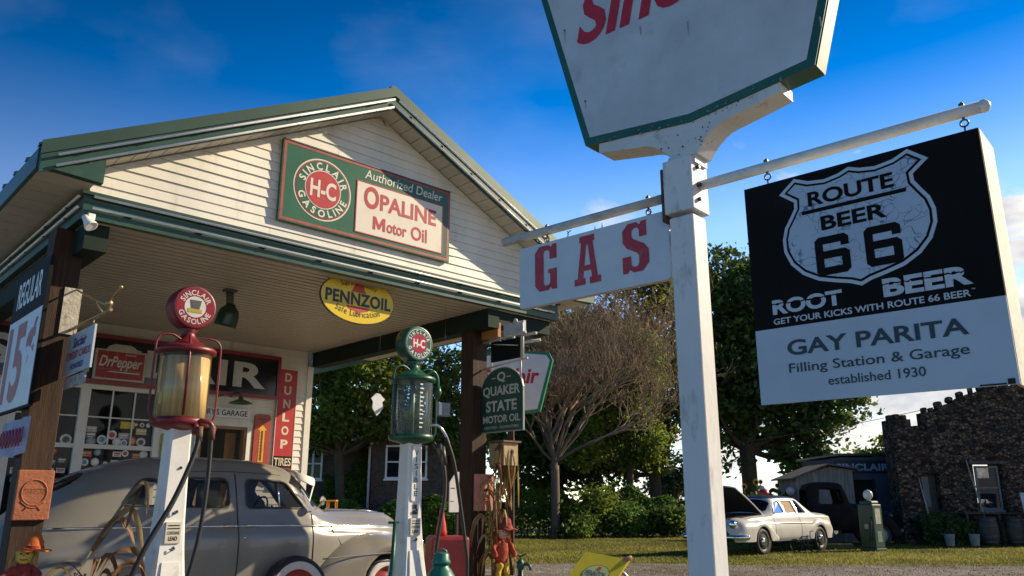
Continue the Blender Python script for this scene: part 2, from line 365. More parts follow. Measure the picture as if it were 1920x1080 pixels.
# main board (five-sided with rounded shoulders)
def board_outline(ins=0.0, cx=.09):
    hw0, sl2 = .68, .285
    P = [(-hw0, 3.375), (0, 3.303), (hw0, 3.375)]
    P += [(hw0+sl2*(4.50-3.375), 4.50)]
    for i in range(1, 6): a = i/6*math.pi/2*.9; P.append((hw0+sl2*1.125-.16*(1-math.cos(a))+.02, 4.50+.20*math.sin(a)))
    for i in range(0, 9): t = 1-i/4; P.append((t*.74, 4.73+.10*(1-t*t)))
    R = [(-x, z) for x, z in P[3:9]][::-1]; P += R[:0]+[(-x, z) for x, z in P[3:9]][::-1]
    Q = [(x+cx, z) for x, z in P]
    if not ins: return Q
    out_ = []
    n = len(Q)
    for i in range(n):                       # inset along the averaged edge normals
        p0, p1, p2 = Vector(Q[i-1]), Vector(Q[i]), Vector(Q[(i+1) % n]); e1 = (p1-p0).normalized(); e2 = (p2-p1).normalized()
        n1 = Vector((-e1.y, e1.x)); n2 = Vector((-e2.y, e2.x)); bi = (n1+n2).normalized(); k = ins/max(.45, bi.dot(n1)); out_.append(tuple(p1+bi*k))
    return out_
M_enamel = mat('aged_enamel', (.52,.55,.59), .4, var=.2, vs=2.6, stain=.45, ss=4.5, scol=(.33,.33,.36), bump=.04, bs=14)
M_edge = mat('sign_rim_green', (.018,.10,.062), .4, var=.3, vs=4, stain=.25, ss=5, scol=(.07,.09,.06))
T = Thing('brand_sign', 'large white five-sided enamel sign with green rim, on top of the white post', 'sign', SGN, (.09, 0, 3.303))
b = MB(); b.prism(board_outline(), -.085, .045); T.part('board', b, M_edge)
b = MB(); b.prism(board_outline(.045), -.088, -.0855); T.part('face_panel', b, M_enamel)
b = MB(); b.prism([(x, z) for x, z in board_outline(.045)], .0455, .048); T.part('face_panel', b, M_enamel)
b = MB(); text(b, 'Sinclair', -.63, .74, 4.035, 4.41, -.0905, .03, .25); M_signred = mat('sign_red', (.50,.018,.03), .4, var=.25, vs=10)
T.part('lettering', b, M_signred)
b = MB()
for k, (x, z) in enumerate([(-.60, 3.66), (-.745, 4.2), (.80, 3.62), (.90, 4.0), (.3, 3.345), (-.25, 3.345)]): b.sphere((x+.02, -.089, z), .007, 6)
T.part('rivet', b, M_steel)
r3 = random.Random(31); b = MB()
for x, z in [(-.60, 3.66), (-.745, 4.2), (.80, 3.62), (.90, 4.0), (-.2, 4.0), (.42, 4.05), (.1, 3.9)]:
    x += .02; L_ = r3.uniform(.06, .16); w0 = r3.uniform(.004, .009); b.mark(); b.add([(x-w0, -.0893, z-.005), (x+w0, -.0893, z-.005), (x+w0*.5+.004, -.0893, z-L_*.6), (x+.004, -.0893, z-L_), (x-w0*.3, -.0893, z-L_*.7)], [(0, 1, 2, 3, 4)])
T.part('rust_run', b, mat('rust_run_brown', (.40,.38,.36), .7, var=.4, vs=30))
b = MB()
for k in range(46):
    t = r3.uniform(-1, 1); x = .09+t*.62; z = 3.305+.07*abs(t)+r3.uniform(-.012, .02); r_c = r3.uniform(.002, .009); b.add([(x+r_c*r3.uniform(.5, 1.2)*math.cos(a), -.0888, z+r_c*r3.uniform(.4, 1)*math.sin(a)) for a in np.linspace(0, 6.28, 7)[:-1]], [(0, 1, 2, 3, 4, 5)])
o_ = T.part('chipped_rim', b, mat('chip_grey', (.30,.30,.27), .7, var=.6, vs=40)); o_['kind'] = 'stuff'
# sunlit metal return along the right edge
b = MB(); Q = board_outline()
for i in (2, 3, 4):
    (x0, z0), (x1, z1) = Q[i], Q[i+1]; d = Vector((z1-z0, -(x1-x0))).normalized()*.004
    b.add([(x0+d.x, -.070, z0+d.y), (x0+d.x, .040, z0+d.y), (x1+d.x, .040, z1+d.y), (x1+d.x, -.070, z1+d.y)], [(0, 1, 2, 3)])
T.part('edge_trim', b, mat('edge_trim_cream', (.62,.58,.46), .45, var=.35, vs=6, stain=.4, ss=4, scol=(.2,.2,.12)))

def hook(mb, x, zt, zb, y=0):
    """eye bolt through the pipe, S-hook and screw eye"""
    mb.tube([(x, y, zt+.045), (x, y, zt-.035)], .006, 6); mb.box((x, y, zt+.032), (.02, .02, .012))
    zc = zt-.052
    for c, rr, ph in ((zc, .016, 0), (zb+.018, .016, 1)):
        p = [(x+rr*math.cos(a)*(1 if ph == 0 else .35), y+rr*math.cos(a)*(0 if ph == 0 else .9), c+rr*math.sin(a)) for a in np.linspace(0, 2*math.pi, 13)]; mb.tube(p, .0042, 5, False)
    if zc-zb > .05: mb.tube([(x, y, zc-.012), (x, y, zb+.03)], .0045, 5)
# GAS board
T = Thing('gas_sign', 'white wooden board painted GAS in red letters, hanging from the left pipe arm', 'sign', SGN, (-.63, 0, 2.489))
def rrect(x0, x1, z0, z1, r, n=5):
    P = []
    for cx, cz, a0 in ((x1-r, z0+r, -90), (x1-r, z1-r, 0), (x0+r, z1-r, 90), (x0+r, z0+r, 180)):
        for i in range(n+1): a = rad(a0+90*i/n); P.append((cx+r*math.cos(a), cz+r*math.sin(a)))
    return P
b = MB(); b.prism(rrect(-1.16, -.105, 2.489, 2.872, .018), -.02, .02); T.part('board', b, mat('gas_board_paint', (.58,.61,.66), .5, var=.12, vs=3, stain=.4, ss=2.6, scol=(.42,.40,.38), bump=.05))
LET = {  # slab letters on a 10 x 18 cell
 'G': [[(2,0),(6.2,0),(7.4,1.2),(7.9,0),(10,0),(10,8.2),(6.1,8.2),(6.1,6.6),(7,6.6),(7,3),(6.2,2),(4.6,2),(4,3),(4,15),(4.6,16),(6.2,16),(6.8,15),(6.8,12.2),(10,12.2),(10,18),(8.1,18),(7.5,16.9),(6.2,18),(2,18),(0,15.6),(0,2.4)]],
 'A': [[(-.8,0),(4,0),(4,2.4),(3.3,2.4),(3.55,4.6),(6.45,4.6),(6.7,2.4),(6,2.4),(6,0),(10.8,0),(10.8,2.4),(9.7,2.4),(7.6,15.6),(8.4,15.6),(8.4,18),(5,18),(5,12.6),(6.1,7),(3.9,7),(5,12.6),(5,18),(1.6,18),(1.6,15.6),(2.4,15.6),(.3,2.4),(-.8,2.4)]],
 'S': [[(0,0),(2,0),(2.7,1.2),(4,0),(7.6,0),(10,2.6),(10,7.4),(8.4,9.6),(4.4,12),(3.8,13),(3.8,15),(4.6,16),(6,16),(6.6,15),(6.6,12.4),(9.4,12.4),(9.4,18),(7.5,18),(6.9,16.9),(5.6,18),(2.4,18),(.2,15.6),(.2,11.4),(1.8,9),(5.6,6.8),(6.3,5.8),(6.3,3),(5.6,2),(4,2),(3.3,3),(3.3,6),(0,6)]]}
def slab(mb, ch, x0, x1, z0, z1, y, g=0.0):
    for poly in LET[ch]: mb.add([(x0+(x1-x0)*a/10, y, z0+(z1-z0)*c/18) for a, c in poly], [tuple(range(len(poly)))])
b = MB(); slab(b, 'G', -1.035, -.868, 2.571, 2.852, -.0225); slab(b, 'S', -.402, -.232, 2.565, 2.85, -.0225)
# the A from separate strokes that butt against each other
def A_(mb, x0, x1, z0, z1, y):
    q = lambda *p: mb.add([(x0+(x1-x0)*a/10, y, z0+(z1-z0)*c/18) for a, c in p], [tuple(range(len(p)))])
    q((-1,0),(4,0),(4,2.4),(-1,2.4)); q((6,0),(11,0),(11,2.4),(6,2.4)); q((.4,2.4),(3.0,2.4),(3.35,5),(3.62,7),(4.75,15.6),(2.4,15.6)); q((7.0,2.4),(9.6,2.4),(7.6,15.6),(5.25,15.6),(6.38,7),(6.65,5)); q((3.35,5),(6.65,5),(6.38,7),(3.62,7)); q((1.6,15.6),(4.75,15.6),(5.25,15.6),(8.4,15.6),(8.4,18),(1.6,18)); q((4.75,15.6),(5,13.7),(5.25,15.6))
A_(b, -.722, -.566, 2.556, 2.848, -.0225)
T.part('lettering', b, mat('gas_letter_red', (.44,.02,.03), .5, var=.2, vs=14, stain=.2, ss=12, scol=(.6,.5,.48)))
b = MB(); hook(b, -.235, 2.95, 2.872); b.mark(); hook(b, -.955, 2.95, 2.872); T.part('hook', b, M_steel)
b = MB(); p = [(-.085+.02*math.cos(a), 0, 2.70+.02*math.sin(a)) for a in np.linspace(-2.2, 2.6, 12)]; b.tube([(-.105, 0, 2.684)]+p, .005, 5); T.part('side_hook', b, M_steel)
b = MB(); b.tube([(-.80, 0, 2.872), (-.795, .004, 2.905), (-.80, 0, 2.915)], .0035, 5); b.tube([(-.80, 0, 2.90), (-.772, 0, 2.915)], .003, 5); b.tube([(-.60, 0, 2.872), (-.595, 0, 2.90)], .0035, 5); b.tube([(-.55, 0, 2.872), (-.545, 0, 2.905)], .0035, 5); T.part('nail', b, M_steel, each=True)

# boxed Route 66 sign
T = Thing('route_shield_sign', 'deep black and white box sign with cracked route shield, hung from the right pipe arm', 'sign', SGN, (.895, 0, 1.776))
xL, xR, zB, zT, zM, yF = .385, 1.405, 1.776, 2.822, 2.118, -.13
M_box = mat('weathered_box_side', (.66,.63,.53), .7, var=.25, vs=7, stain=.6, ss=5, scol=(.30,.30,.16), bump=.2, bs=30)
b = MB(); b.b2(xL+.004, xR, yF+.0125, .13, zB+.085, zT); b.b2(xR-.015, xR, yF+.0125, .13, zB, zB+.0845); T.part('box', b, M_box)
b = MB(); b.b2(xL, xR-.002, yF, yF+.012, zM, zT+.001); M_sb = mat('printed_black', (.008,.008,.008), .75, spec=.12, var=.3, vs=3, stain=.2, ss=3, scol=(.02,.02,.02)); T.part('black_panel', b, M_sb)
b = MB(); b.b2(xL, xR-.002, yF, yF+.012, zB+.001, zM); T.part('white_panel', b, mat('printed_white', (.44,.50,.58), .45, var=.12, vs=2.5, stain=.3, ss=2.6, scol=(.40,.42,.45)))
def shield(cx, cz, s_):
    half = [(0, -1.0), (.13, -.93), (.32, -.87), (.54, -.79), (.74, -.64), (.89, -.43), (.97, -.18), (.975, .05), (.93, .26), (.84, .44), (.775, .58), (.77, .70), (.97, .90), (.74, 1.14), (.55, 1.03), (.33, .99), (.14, 1.03), (0, 1.10)]
    R = [(x, z) for x, z in half]; Lh = [(-x, z) for x, z in half[1:-1]][::-1]
    return [(cx+x*s_[0], cz+z*s_[1]) for x, z in R+Lh]
def shield2(cx, cz, w_, h_, ins):  # ins shrinks evenly
    Q = shield(cx, cz, (w_, h_)); out_ = []; n = len(Q)
    for i in range(n):
        p0, p1, p2 = Vector(Q[i-1]), Vector(Q[i]), Vector(Q[(i+1) % n]); e1 = (p1-p0).normalized(); e2 = (p2-p1).normalized(); n1 = Vector((-e1.y, e1.x)); n2 = Vector((-e2.y, e2.x)); bi = (n1+n2).normalized()
        out_.append(tuple(p1+bi*ins/max(.5, bi.dot(n1))))
    return out_
def crackmat():
    ma = mat('cracked_pale_paint', (.42,.48,.58), .45, var=.1, vs=4); t = ma.node_tree; n = t.nodes; l = t.links.new; b_ = n['Principled BSDF']; src = b_.inputs['Base Color'].links[0].from_socket
    co = n.new('ShaderNodeTexCoord'); v = n.new('ShaderNodeTexVoronoi'); v.feature = 'DISTANCE_TO_EDGE'; v.inputs['Scale'].default_value = 19; 
    nz = n.new('ShaderNodeTexNoise'); nz.inputs['Scale'].default_value = 6; l(co.outputs['Object'], nz.inputs['Vector']); mx = n.new('ShaderNodeMix'); mx.data_type = 'RGBA'; mx.inputs[0].default_value = .22; l(co.outputs['Object'], mx.inputs[6]); l(nz.outputs[1], mx.inputs[7]); l(mx.outputs[2], v.inputs['Vector'])
    lt = n.new('ShaderNodeMath'); lt.operation = 'LESS_THAN'; lt.inputs[1].default_value = .022; l(v.outputs[0], lt.inputs[0])
    m2 = n.new('ShaderNodeMix'); m2.data_type = 'RGBA'; l(lt.outputs[0], m2.inputs[0]); l(src, m2.inputs[6]); m2.inputs[7].default_value = (.11,.16,.24, 1); l(m2.outputs[2], b_.inputs['Base Color']); nm_ = n.new('ShaderNodeTexNoise'); nm_.inputs['Scale'].default_value = 9; nm_.inputs['Detail'].default_value = 4; l(co.outputs['Object'], nm_.inputs['Vector']); gt = n.new('ShaderNodeMapRange'); gt.inputs[1].default_value = .42; gt.inputs[2].default_value = .55; l(nm_.outputs[0], gt.inputs[0]); mu = n.new('ShaderNodeMath'); mu.operation = 'MULTIPLY'; l(lt.outputs[0], mu.inputs[0]); l(gt.outputs[0], mu.inputs[1]); l(mu.outputs[0], m2.inputs[0]); return ma
cx, cz = .882, 2.512
b = MB(); b.prism(shield2(cx, cz, .335, .262, 0), yF-.002, yF); T.part('shield_rim', b, mat('shield_rim_white', (.48,.53,.61), .4, var=.1))
b = MB(); b.prism(shield2(cx, cz, .335, .262, .016), yF-.0035, yF-.0022); T.part('shield_outline', b, M_sb)
b = MB(); b.prism(shield2(cx, cz, .335, .262, .026), yF-.005, yF-.0037); T.part('shield_face', b, crackmat())
b = MB(); b.quad((cx-.224, yF-.0065, 2.622), (cx+.224, yF-.0065, 2.622), (cx+.226, yF-.0065, 2.640), (cx-.226, yF-.0065, 2.640))
text(b, 'ROUTE', .690, 1.062, 2.655, 2.725, yF-.0065, .03); text(b, 'BEER', .738, 1.020, 2.530, 2.597, yF-.0065, .03)
def six(mb, x0, x1, z0, z1, y):
    W, H = x1-x0, z1-z0; q = lambda *p: mb.add([(x0+W*a, y, z0+H*c) for a, c in p], [tuple(range(len(p)))]); t = .24; k = .20
    # outer ring of the bowl (four corner-cut strokes) and the stem with its hook
    q((.12,0),(.88,0),(1,.09),(1-t,k),(t,k),(0,.09)); q((0,.09),(t,k),(t,.42),(0,.42)); q((1,.09),(1,.53),(1-t,.42),(1-t,k)); q((1,.53),(.88,.62),(t,.62),(t,.42),(1-t,.42))
    q((0,.42),(t,.42),(t,.62),(t,.80),(0,.91)); q((0,.91),(t,.80),(1-t,.80),(1,.91),(.88,1),(.12,1)); q((1,.91),(1-t,.80),(1-t,.70),(1,.70))
six(b, .700, .850, 2.322, 2.500, yF-.0065); six(b, .915, 1.065, 2.322, 2.500, yF-.0065)
T.part('shield_lettering', b, M_sb)
b = MB(); text(b, 'ROOT', .478, .795, 2.180, 2.250, yF-.0025, .04); text(b, 'BEER', .965, 1.302, 2.183, 2.262, yF-.0025, .04); text(b, 'GET YOUR KICKS WITH ROUTE 66 BEER', .478, 1.288, 2.134, 2.163, yF-.0025, .02)
M_lt = mat('printed_grey_letters', (.50,.54,.60), .45, var=.2, vs=30); T.part('lettering', b, M_lt)
b = MB(); text(b, 'TM', 1.292, 1.305, 2.160, 2.165, yF-.0025, .02); T.part('trade_mark', b, M_lt)
b = MB()
for x0, x1, z0, z1 in ((.478, .795, 2.180, 2.250), (.965, 1.302, 2.183, 2.262)):   # drips of frost: a ragged dark line under the letter tops
    zc = z0+(z1-z0)*.72; n = 36; up = []; dn = []
    for i in range(n+1): x = x0+(x1-x0)*i/n; k = .006*random.random(); up.append((x, yF-.004, zc+.0035-k)); dn.append((x, yF-.004, zc-.0005-k-.003*random.random()))
    b.mark(); b.add(up+dn, [(i, n+1+i, n+2+i, i+1) for i in range(n)])
T.part('frost_line', b, M_sb)
b = MB(); text(b, 'GAY PARITA', .530, 1.262, 1.985, 2.055, yF-.0025, .022); text(b, 'Filling Station & Garage', .530, 1.254, 1.895, 1.950, yF-.0025, .008); text(b, 'established 1930', .698, 1.088, 1.838, 1.878, yF-.0025, .008); T.part('name_lettering', b, mat('printed_navy', (.018,.022,.032), .45, var=.2))
b = MB(); b.b2(.70, .84, yF-.003, yF-.001, 2.812, 2.8155); b.b2(1.27, 1.36, yF-.003, yF-.001, 1.779, 1.785); b.b2(1.365, 1.39, yF-.003, yF-.001, 1.779, 1.80); T.part('chipped_edge', b, M_darkhole)
b = MB(); hook(b, .455, 2.965, 2.822); b.mark(); hook(b, 1.335, 2.965, 2.822); T.part('hook', b, M_steel)
# ================================================================== the filling station
RT = Thing('filling_station', 'white clapboard filling station with green metal roof and gabled canopy on brown posts', 'gas station', STN, (4.4, 9.5, 0))
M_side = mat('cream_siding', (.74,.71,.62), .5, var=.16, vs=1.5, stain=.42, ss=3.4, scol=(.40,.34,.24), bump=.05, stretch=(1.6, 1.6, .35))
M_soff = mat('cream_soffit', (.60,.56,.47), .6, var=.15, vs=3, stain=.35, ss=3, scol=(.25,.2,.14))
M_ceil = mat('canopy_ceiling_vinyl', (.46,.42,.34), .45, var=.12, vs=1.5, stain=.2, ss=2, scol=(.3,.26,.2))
M_neon = mat('neon_tube_glass', (.80,.80,.78), .18, var=.08)
VR, VG, VF = 6.95, 7.23, 7.17          # roof edge, gable wall, front of the lower fascia
UC, ZP = 4.69, 5.92                    # ridge
UL, UR = 1.32, 8.06; SLL, SLR = .5215, .465
zl = lambda u: ZP-(UC-u)*SLL; zr = lambda u: ZP-(u-UC)*SLR
M_roof = mat('green_metal_roof', (.03,.068,.045), .45, .25, var=.25, vs=1.2, stain=.3, ss=2, scol=(.14,.17,.13))
def slope(b, u0, u1, f, v0, v1, t, k=0.0):
    vs = [(u0, v0, f(u0)), (u1, v0, f(u1)), (u1, v1, f(u1)), (u0, v1, f(u0))]; vs += [(a, c, z-t) for a, c, z in vs]
    b.add(vs, [(0, 1, 2, 3), (7, 6, 5, 4), (0, 4, 5, 1), (1, 5, 6, 2), (2, 6, 7, 3), (3, 7, 4, 0)])
b = MB(); slope(b, UL, UC, zl, VR, 20, .05); slope(b, UC, UR, zr, VR, 20, .05)
for k in range(32):                                              # standing ribs of the roofing sheets
    v = VR+.06+k*.41
    for (u0, u1, f) in ((UL-.015, UC, zl), (UC, UR+.015, zr)):
        b.add([(u0, v-.035, f(u0)+.001), (u1, v-.035, f(u1)+.001), (u1, v, f(u1)+.035), (u0, v, f(u0)+.035), (u0, v+.035, f(u0)+.001), (u1, v+.035, f(u1)+.001)], [(0, 1, 2, 3), (3, 2, 5, 4), (0, 3, 4), (1, 5, 2)])
roof = RT.part('roof', b, M_roof)
b = MB(); b.tube([(UC, VR-.01, ZP+.0), (UC, 20, ZP+.0)], .05, 8); RT.part('ridge_cap', b, M_roof, roof)
# rake fascia boards
def rake(b, f, u0, u1, v0, v1, za, zb):
    vs = [(u0, v0, f(u0)+za), (u1, v0, f(u1)+za), (u1, v0, f(u1)+zb), (u0, v0, f(u0)+zb)]; vs += [(a, v1, z) for a, _, z in vs]
    b.add(vs, [(0, 1, 2, 3), (7, 6, 5, 4), (0, 4, 5, 1), (1, 5, 6, 2), (2, 6, 7, 3), (3, 7, 4, 0)])
b = MB(); rake(b, zl, UL, UC, VR-.03, VR-.002, -.255, .012); rake(b, zr, UC, UR, VR-.03, VR-.002, -.255, .012); RT.part('rake_fascia', b, M_green)
b = MB(); rake(b, zl, UL-.01, UC, VR-.05, VR-.031, -.10, .018); rake(b, zr, UC, UR+.01, VR-.05, VR-.031, -.10, .018); RT.part('rake_flashing', b, M_roof)
# soffit under the rakes, in short boards
b = MB(); nb = 22
for f, a, c in ((zl, 1.80, UC), (zr, UC, UR-.1)):
    for i in range(nb):
        u0 = a+(c-a)*i/nb; u1 = a+(c-a)*(i+.93)/nb
        vs = [(u0, VR, f(u0)-.235), (u1, VR, f(u1)-.235), (u1, VG+.02, f(u1)-.235), (u0, VG+.02, f(u0)-.235)]; vs += [(p, q, z+.02) for p, q, z in vs]
        b.add(vs, [(3, 2, 1, 0), (4, 5, 6, 7), (0, 1, 5, 4), (1, 2, 6, 5), (2, 3, 7, 6), (3, 0, 4, 7)])
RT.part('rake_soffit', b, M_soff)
# gable wall in lapped boards, clipped to the roof slope
def boards(b, u0f, u1f, z0, z1, v, h=.1, lap=.016):
    z = z0
    while z < z1-1e-4:
        zt = min(z+h, z1); a0, a1, c0, c1 = u0f(z), u1f(z), u0f(zt), u1f(zt)
        if a1-a0 < .02: break
        if c1 < c0: c0 = c1 = (c0+c1)/2
        row = random.Random(int(z*1000)); cuts = sorted(a0+(a1-a0)*row.uniform(.1, .9) for _ in range(2 if a1-a0 > 2 else 1)); ends = [0]+cuts+[0]
        for q in range(len(ends)-1):                       # boards butt together with a hairline gap and sit slightly unevenly
            l0 = a0 if q == 0 else ends[q]+.0015; l1 = a1 if q == len(ends)-2 else ends[q+1]-.0015; t0 = c0 if q == 0 else l0; t1 = c1 if q == len(ends)-2 else l1; t0 = max(t0, c0); t1 = min(t1, c1); lp = lap+row.uniform(-.003, .003); dz = row.uniform(-.0025, .0025); dz2 = row.uniform(-.0025, .0025)
            if t1 < t0: t0 = t1 = (t0+t1)/2
            vs = [(l0, v-lp, z+dz), (l1, v-lp, z+dz2), (t1, v-.003, zt+.004), (t0, v-.003, zt+.004), (l0, v, z+dz), (l1, v, z+dz2)]
            b.add(vs, [(0, 1, 2, 3), (4, 5, 1, 0)])
        z += h
b = MB(); zb = -.255
gl = lambda z: max(1.78, UC-(ZP-.25-z)/SLL); gr = lambda z: min(7.58, UC+(ZP-.25-z)/SLR)
boards(b, gl, gr, 3.925, 5.68, VG, .1016)
b.quad((1.78, VG+.02, 3.92), (7.58, VG+.02, 3.92), (7.58, VG+.02, zr(7.58)-.2), (UC, VG+.02, ZP-.2), (1.78, VG+.02, zl(1.78)-.2)); RT.part('gable_wall', b, M_side)
# boxed eave return at the left corner and the left eave
b = MB(); b.prism([(UL, 3.965), (1.80, 3.94), (1.80, zl(1.8)-.20), (UL, zl(UL)-.04)], VR-.028, VR+.05); b.mark(); b.prism([(7.56, 3.94), (UR, 3.965), (UR, zr(UR)-.04), (7.56, zr(7.56)-.2)], VR-.028, VR+.05); RT.part('eave_return', b, M_green)
b = MB(); b.b2(UL-.012, UL+.02, VR+.05, 20, 3.965, zl(UL)-.02); b.mark(); b.b2(UR-.02, UR+.012, VR+.05, 20, 3.965, zr(UR)-.02); RT.part('eave_fascia', b, M_green)
b = MB()
for k in range(46):
    v = VR+.06+k*.27; b.b2(UL+.022, 1.765, v, v+.262, 3.958, 3.975)
b.mark()
for k in range(46): v = VR+.06+k*.27; b.b2(7.60, UR-.022, v, v+.262, 3.958, 3.975)
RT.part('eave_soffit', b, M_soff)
# lower fascia (green band) across the front and back along the sides
b = MB(); b.b2(1.73, 7.60, VF, VG-.004, 3.69, 3.918, .004); b.b2(1.73, 1.79, VG-.002, 16, 3.69, 3.918); b.b2(7.54, 7.60, VG-.002, 16, 3.69, 3.918); RT.part('canopy_fascia', b, M_green)
b = MB(); b.b2(1.71, 7.62, VF-.03, VF-.001, 3.90, 3.928); RT.part('drip_edge', b, M_roof)
def neon(pts, clamps, name='neon_tube'):
    b = MB(); b.tube(pts, .0125, 8); o = RT.part(name, b, M_neon); b = MB()
    P = [Vector(p) for p in pts]
    for i in range(clamps):
        p = P[0].lerp(P[-1], (i+.5)/clamps); b.box(p+Vector((0, .012, 0)), (.018, .04, .034))
    RT.part('tube_clip', b, M_steel, o, each=True)
neon([(1.80, VF-.036, 3.885), (7.50, VF-.036, 3.885)], 9); neon([(1.80, VF-.03, 3.785), (7.50, VF-.03, 3.785)], 9)
for f, a, c in ((zl, 1.43, UC-.03), (zr, UC+.03, UR-.1)):
    neon([(a, VR-.075, f(a)-.145), (c, VR-.075, f(c)-.145)], 7); neon([(a, VR-.058, f(a)-.235), (c, VR-.058, f(c)-.235)], 7)
neon([(1.70, VF+.04, 3.885), (1.70, 12, 3.885)], 7); neon([(1.70, VF+.04, 3.785), (1.70, 12, 3.785)], 7)
# ribbed ceiling
b = MB(); v = VG+.01
while v < 11.49:
    b.ext([(v, 3.715), (v+.008, 3.684), (v+.100, 3.684), (v+.106, 3.715), (v+.12, 3.716), (v+.12, 3.73), (v, 3.73)], 1.80, 7.53); v += .1215
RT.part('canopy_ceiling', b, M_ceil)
# posts and beams
M_wood = mat('stained_timber', (.052,.028,.016), .75, spec=.3, var=.55, vs=5, stain=.45, ss=4, scol=(.045,.022,.012), bump=.25, bs=24, stretch=(6, 6, .5))
for u in (1.65, 6.46): b = MB(); b.b2(u, u+.235, 7.57, 7.805, 0, 3.684, .006); RT.part('canopy_post', b, M_wood)
M_beam = mat('dark_green_beam', (.010,.024,.017), .75, spec=.25, var=.3, vs=3, stain=.2, scol=(.05,.06,.05))
b = MB(); b.b2(6.42, 6.60, 7.24, 11.50, 3.45, 3.683); RT.part('side_beam', b, M_beam)
b = MB(); b.b2(6.60, 7.53, 7.26, 7.50, 3.50, 3.683); b.mark(); b.b2(1.80, 1.99, 7.26, 11.5, 3.45, 3.683); RT.part('side_beam', b, M_beam)
# back wall with openings left for window and door
VB = 11.5; b = MB()
def wallpiece(u0, u1, z0, z1):
    z = math.floor((z0+1e-6)/.1016)*.1016
    while z < z1-1e-4:
        za, zb_ = max(z, z0), min(z+.1016, z1); fa = (za-z)/.1016; fb = (zb_-z)/.1016; la = .016-.013*fa; lb = .016-.013*fb
        b.add([(u0, VB-la, za), (u1, VB-la, za), (u1, VB-lb, zb_), (u0, VB-lb, zb_), (u0, VB, za), (u1, VB, za)], [(0, 1, 2, 3), (4, 5, 1, 0)]); z += .1016
wallpiece(.6, 2.28, 0, 3.70); wallpiece(4.13, 4.62, 0, 3.70); wallpiece(5.47, 6.33, 0, 3.70); wallpiece(2.28, 4.13, 2.86, 3.70); wallpiece(2.28, 4.13, 0, 1.1); wallpiece(4.62, 5.47, 2.50, 3.70)
b.b2(.6, .62, VB+.001, 16, 0, 3.9); b.b2(6.38, 6.40, VB+.03, 16, 0, 3.9)
RT.part('back_wall', b, M_side)
M_trim = mat('cream_trim', (.76,.73,.64), .5, var=.1, vs=4, stain=.25, ss=5, scol=(.4,.33,.22))
b = MB(); b.b2(6.33, 6.43, VB-.028, VB+.03, 0, 3.449); RT.part('corner_board', b, M_trim)
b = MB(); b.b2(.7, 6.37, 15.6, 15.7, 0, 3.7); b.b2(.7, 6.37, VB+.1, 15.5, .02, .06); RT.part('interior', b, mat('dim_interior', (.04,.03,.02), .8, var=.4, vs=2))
# double window
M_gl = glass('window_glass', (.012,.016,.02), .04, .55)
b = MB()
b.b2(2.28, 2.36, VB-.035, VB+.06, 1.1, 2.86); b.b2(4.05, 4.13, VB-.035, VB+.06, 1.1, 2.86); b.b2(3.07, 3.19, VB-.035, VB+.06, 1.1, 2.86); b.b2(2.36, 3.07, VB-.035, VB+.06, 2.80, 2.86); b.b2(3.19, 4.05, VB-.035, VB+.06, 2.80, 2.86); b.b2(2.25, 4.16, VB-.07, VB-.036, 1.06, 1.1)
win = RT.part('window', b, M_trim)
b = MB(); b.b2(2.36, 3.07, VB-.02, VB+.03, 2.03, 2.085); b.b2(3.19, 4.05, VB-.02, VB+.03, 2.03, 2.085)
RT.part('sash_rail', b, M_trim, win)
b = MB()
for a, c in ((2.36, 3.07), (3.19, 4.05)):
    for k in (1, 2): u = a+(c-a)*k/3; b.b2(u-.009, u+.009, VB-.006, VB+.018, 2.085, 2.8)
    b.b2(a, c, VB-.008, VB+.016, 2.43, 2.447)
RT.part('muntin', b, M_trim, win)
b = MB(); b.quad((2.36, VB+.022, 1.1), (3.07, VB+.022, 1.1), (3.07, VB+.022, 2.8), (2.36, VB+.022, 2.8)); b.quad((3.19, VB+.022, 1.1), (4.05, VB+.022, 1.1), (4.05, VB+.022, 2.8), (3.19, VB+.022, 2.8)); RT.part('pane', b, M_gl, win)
scols = [(.75,.74,.70), (.72,.70,.62), (.55,.08,.06), (.68,.66,.6), (.12,.3,.42), (.1,.1,.1), (.6,.5,.12), (.8,.78,.74), (.45,.42,.38)]
srng = random.Random(5)
def sticker(u, z, r, kind):
    mm = mat('sticker_paper_%d' % srng.randrange(9), (.7, .7, .7)) if False else None
    k = srng.randrange(9); ma = mat('decal_tint_'+'abcdefghi'[k], scols[k], .5, var=.35, vs=22, stain=.6, ss=26, scol=scols[(k+3) % 9])
    b = MB(); y = VB+.018
    if kind == 0: b.prism([(u+r*math.cos(a), z+r*math.sin(a)) for a in np.linspace(0, 2*math.pi, 17)[:-1]], y-.002, y)
    else: b.b2(u-r*1.15, u+r*1.15, y-.002, y, z-r*.7, z+r*.7)
    o = RT.part('sticker', b, ma, win); b = MB(); k = 'abcdefghi'.index(ma.name[-1]); c = scols[(k+4) % 9]
    if kind == 0: b.prism([(u+r*.6*math.cos(a), z+r*.6*math.sin(a)) for a in np.linspace(0, 2*math.pi, 13)[:-1]], y-.0035, y-.0021)
    else: b.b2(u-r*.9, u+r*.9, y-.0035, y-.0021, z-r*.02, z+r*.45); b.b2(u-r*.8, u+r*.6, y-.0035, y-.0021, z-r*.45, z-r*.25)
    RT.part('sticker_print', b, mat('decal_tint_'+'abcdefghi'[(k+4) % 9], c, .5, var=.35, vs=22, stain=.6, ss=26, scol=scols[(k+7) % 9]), win)
    return o
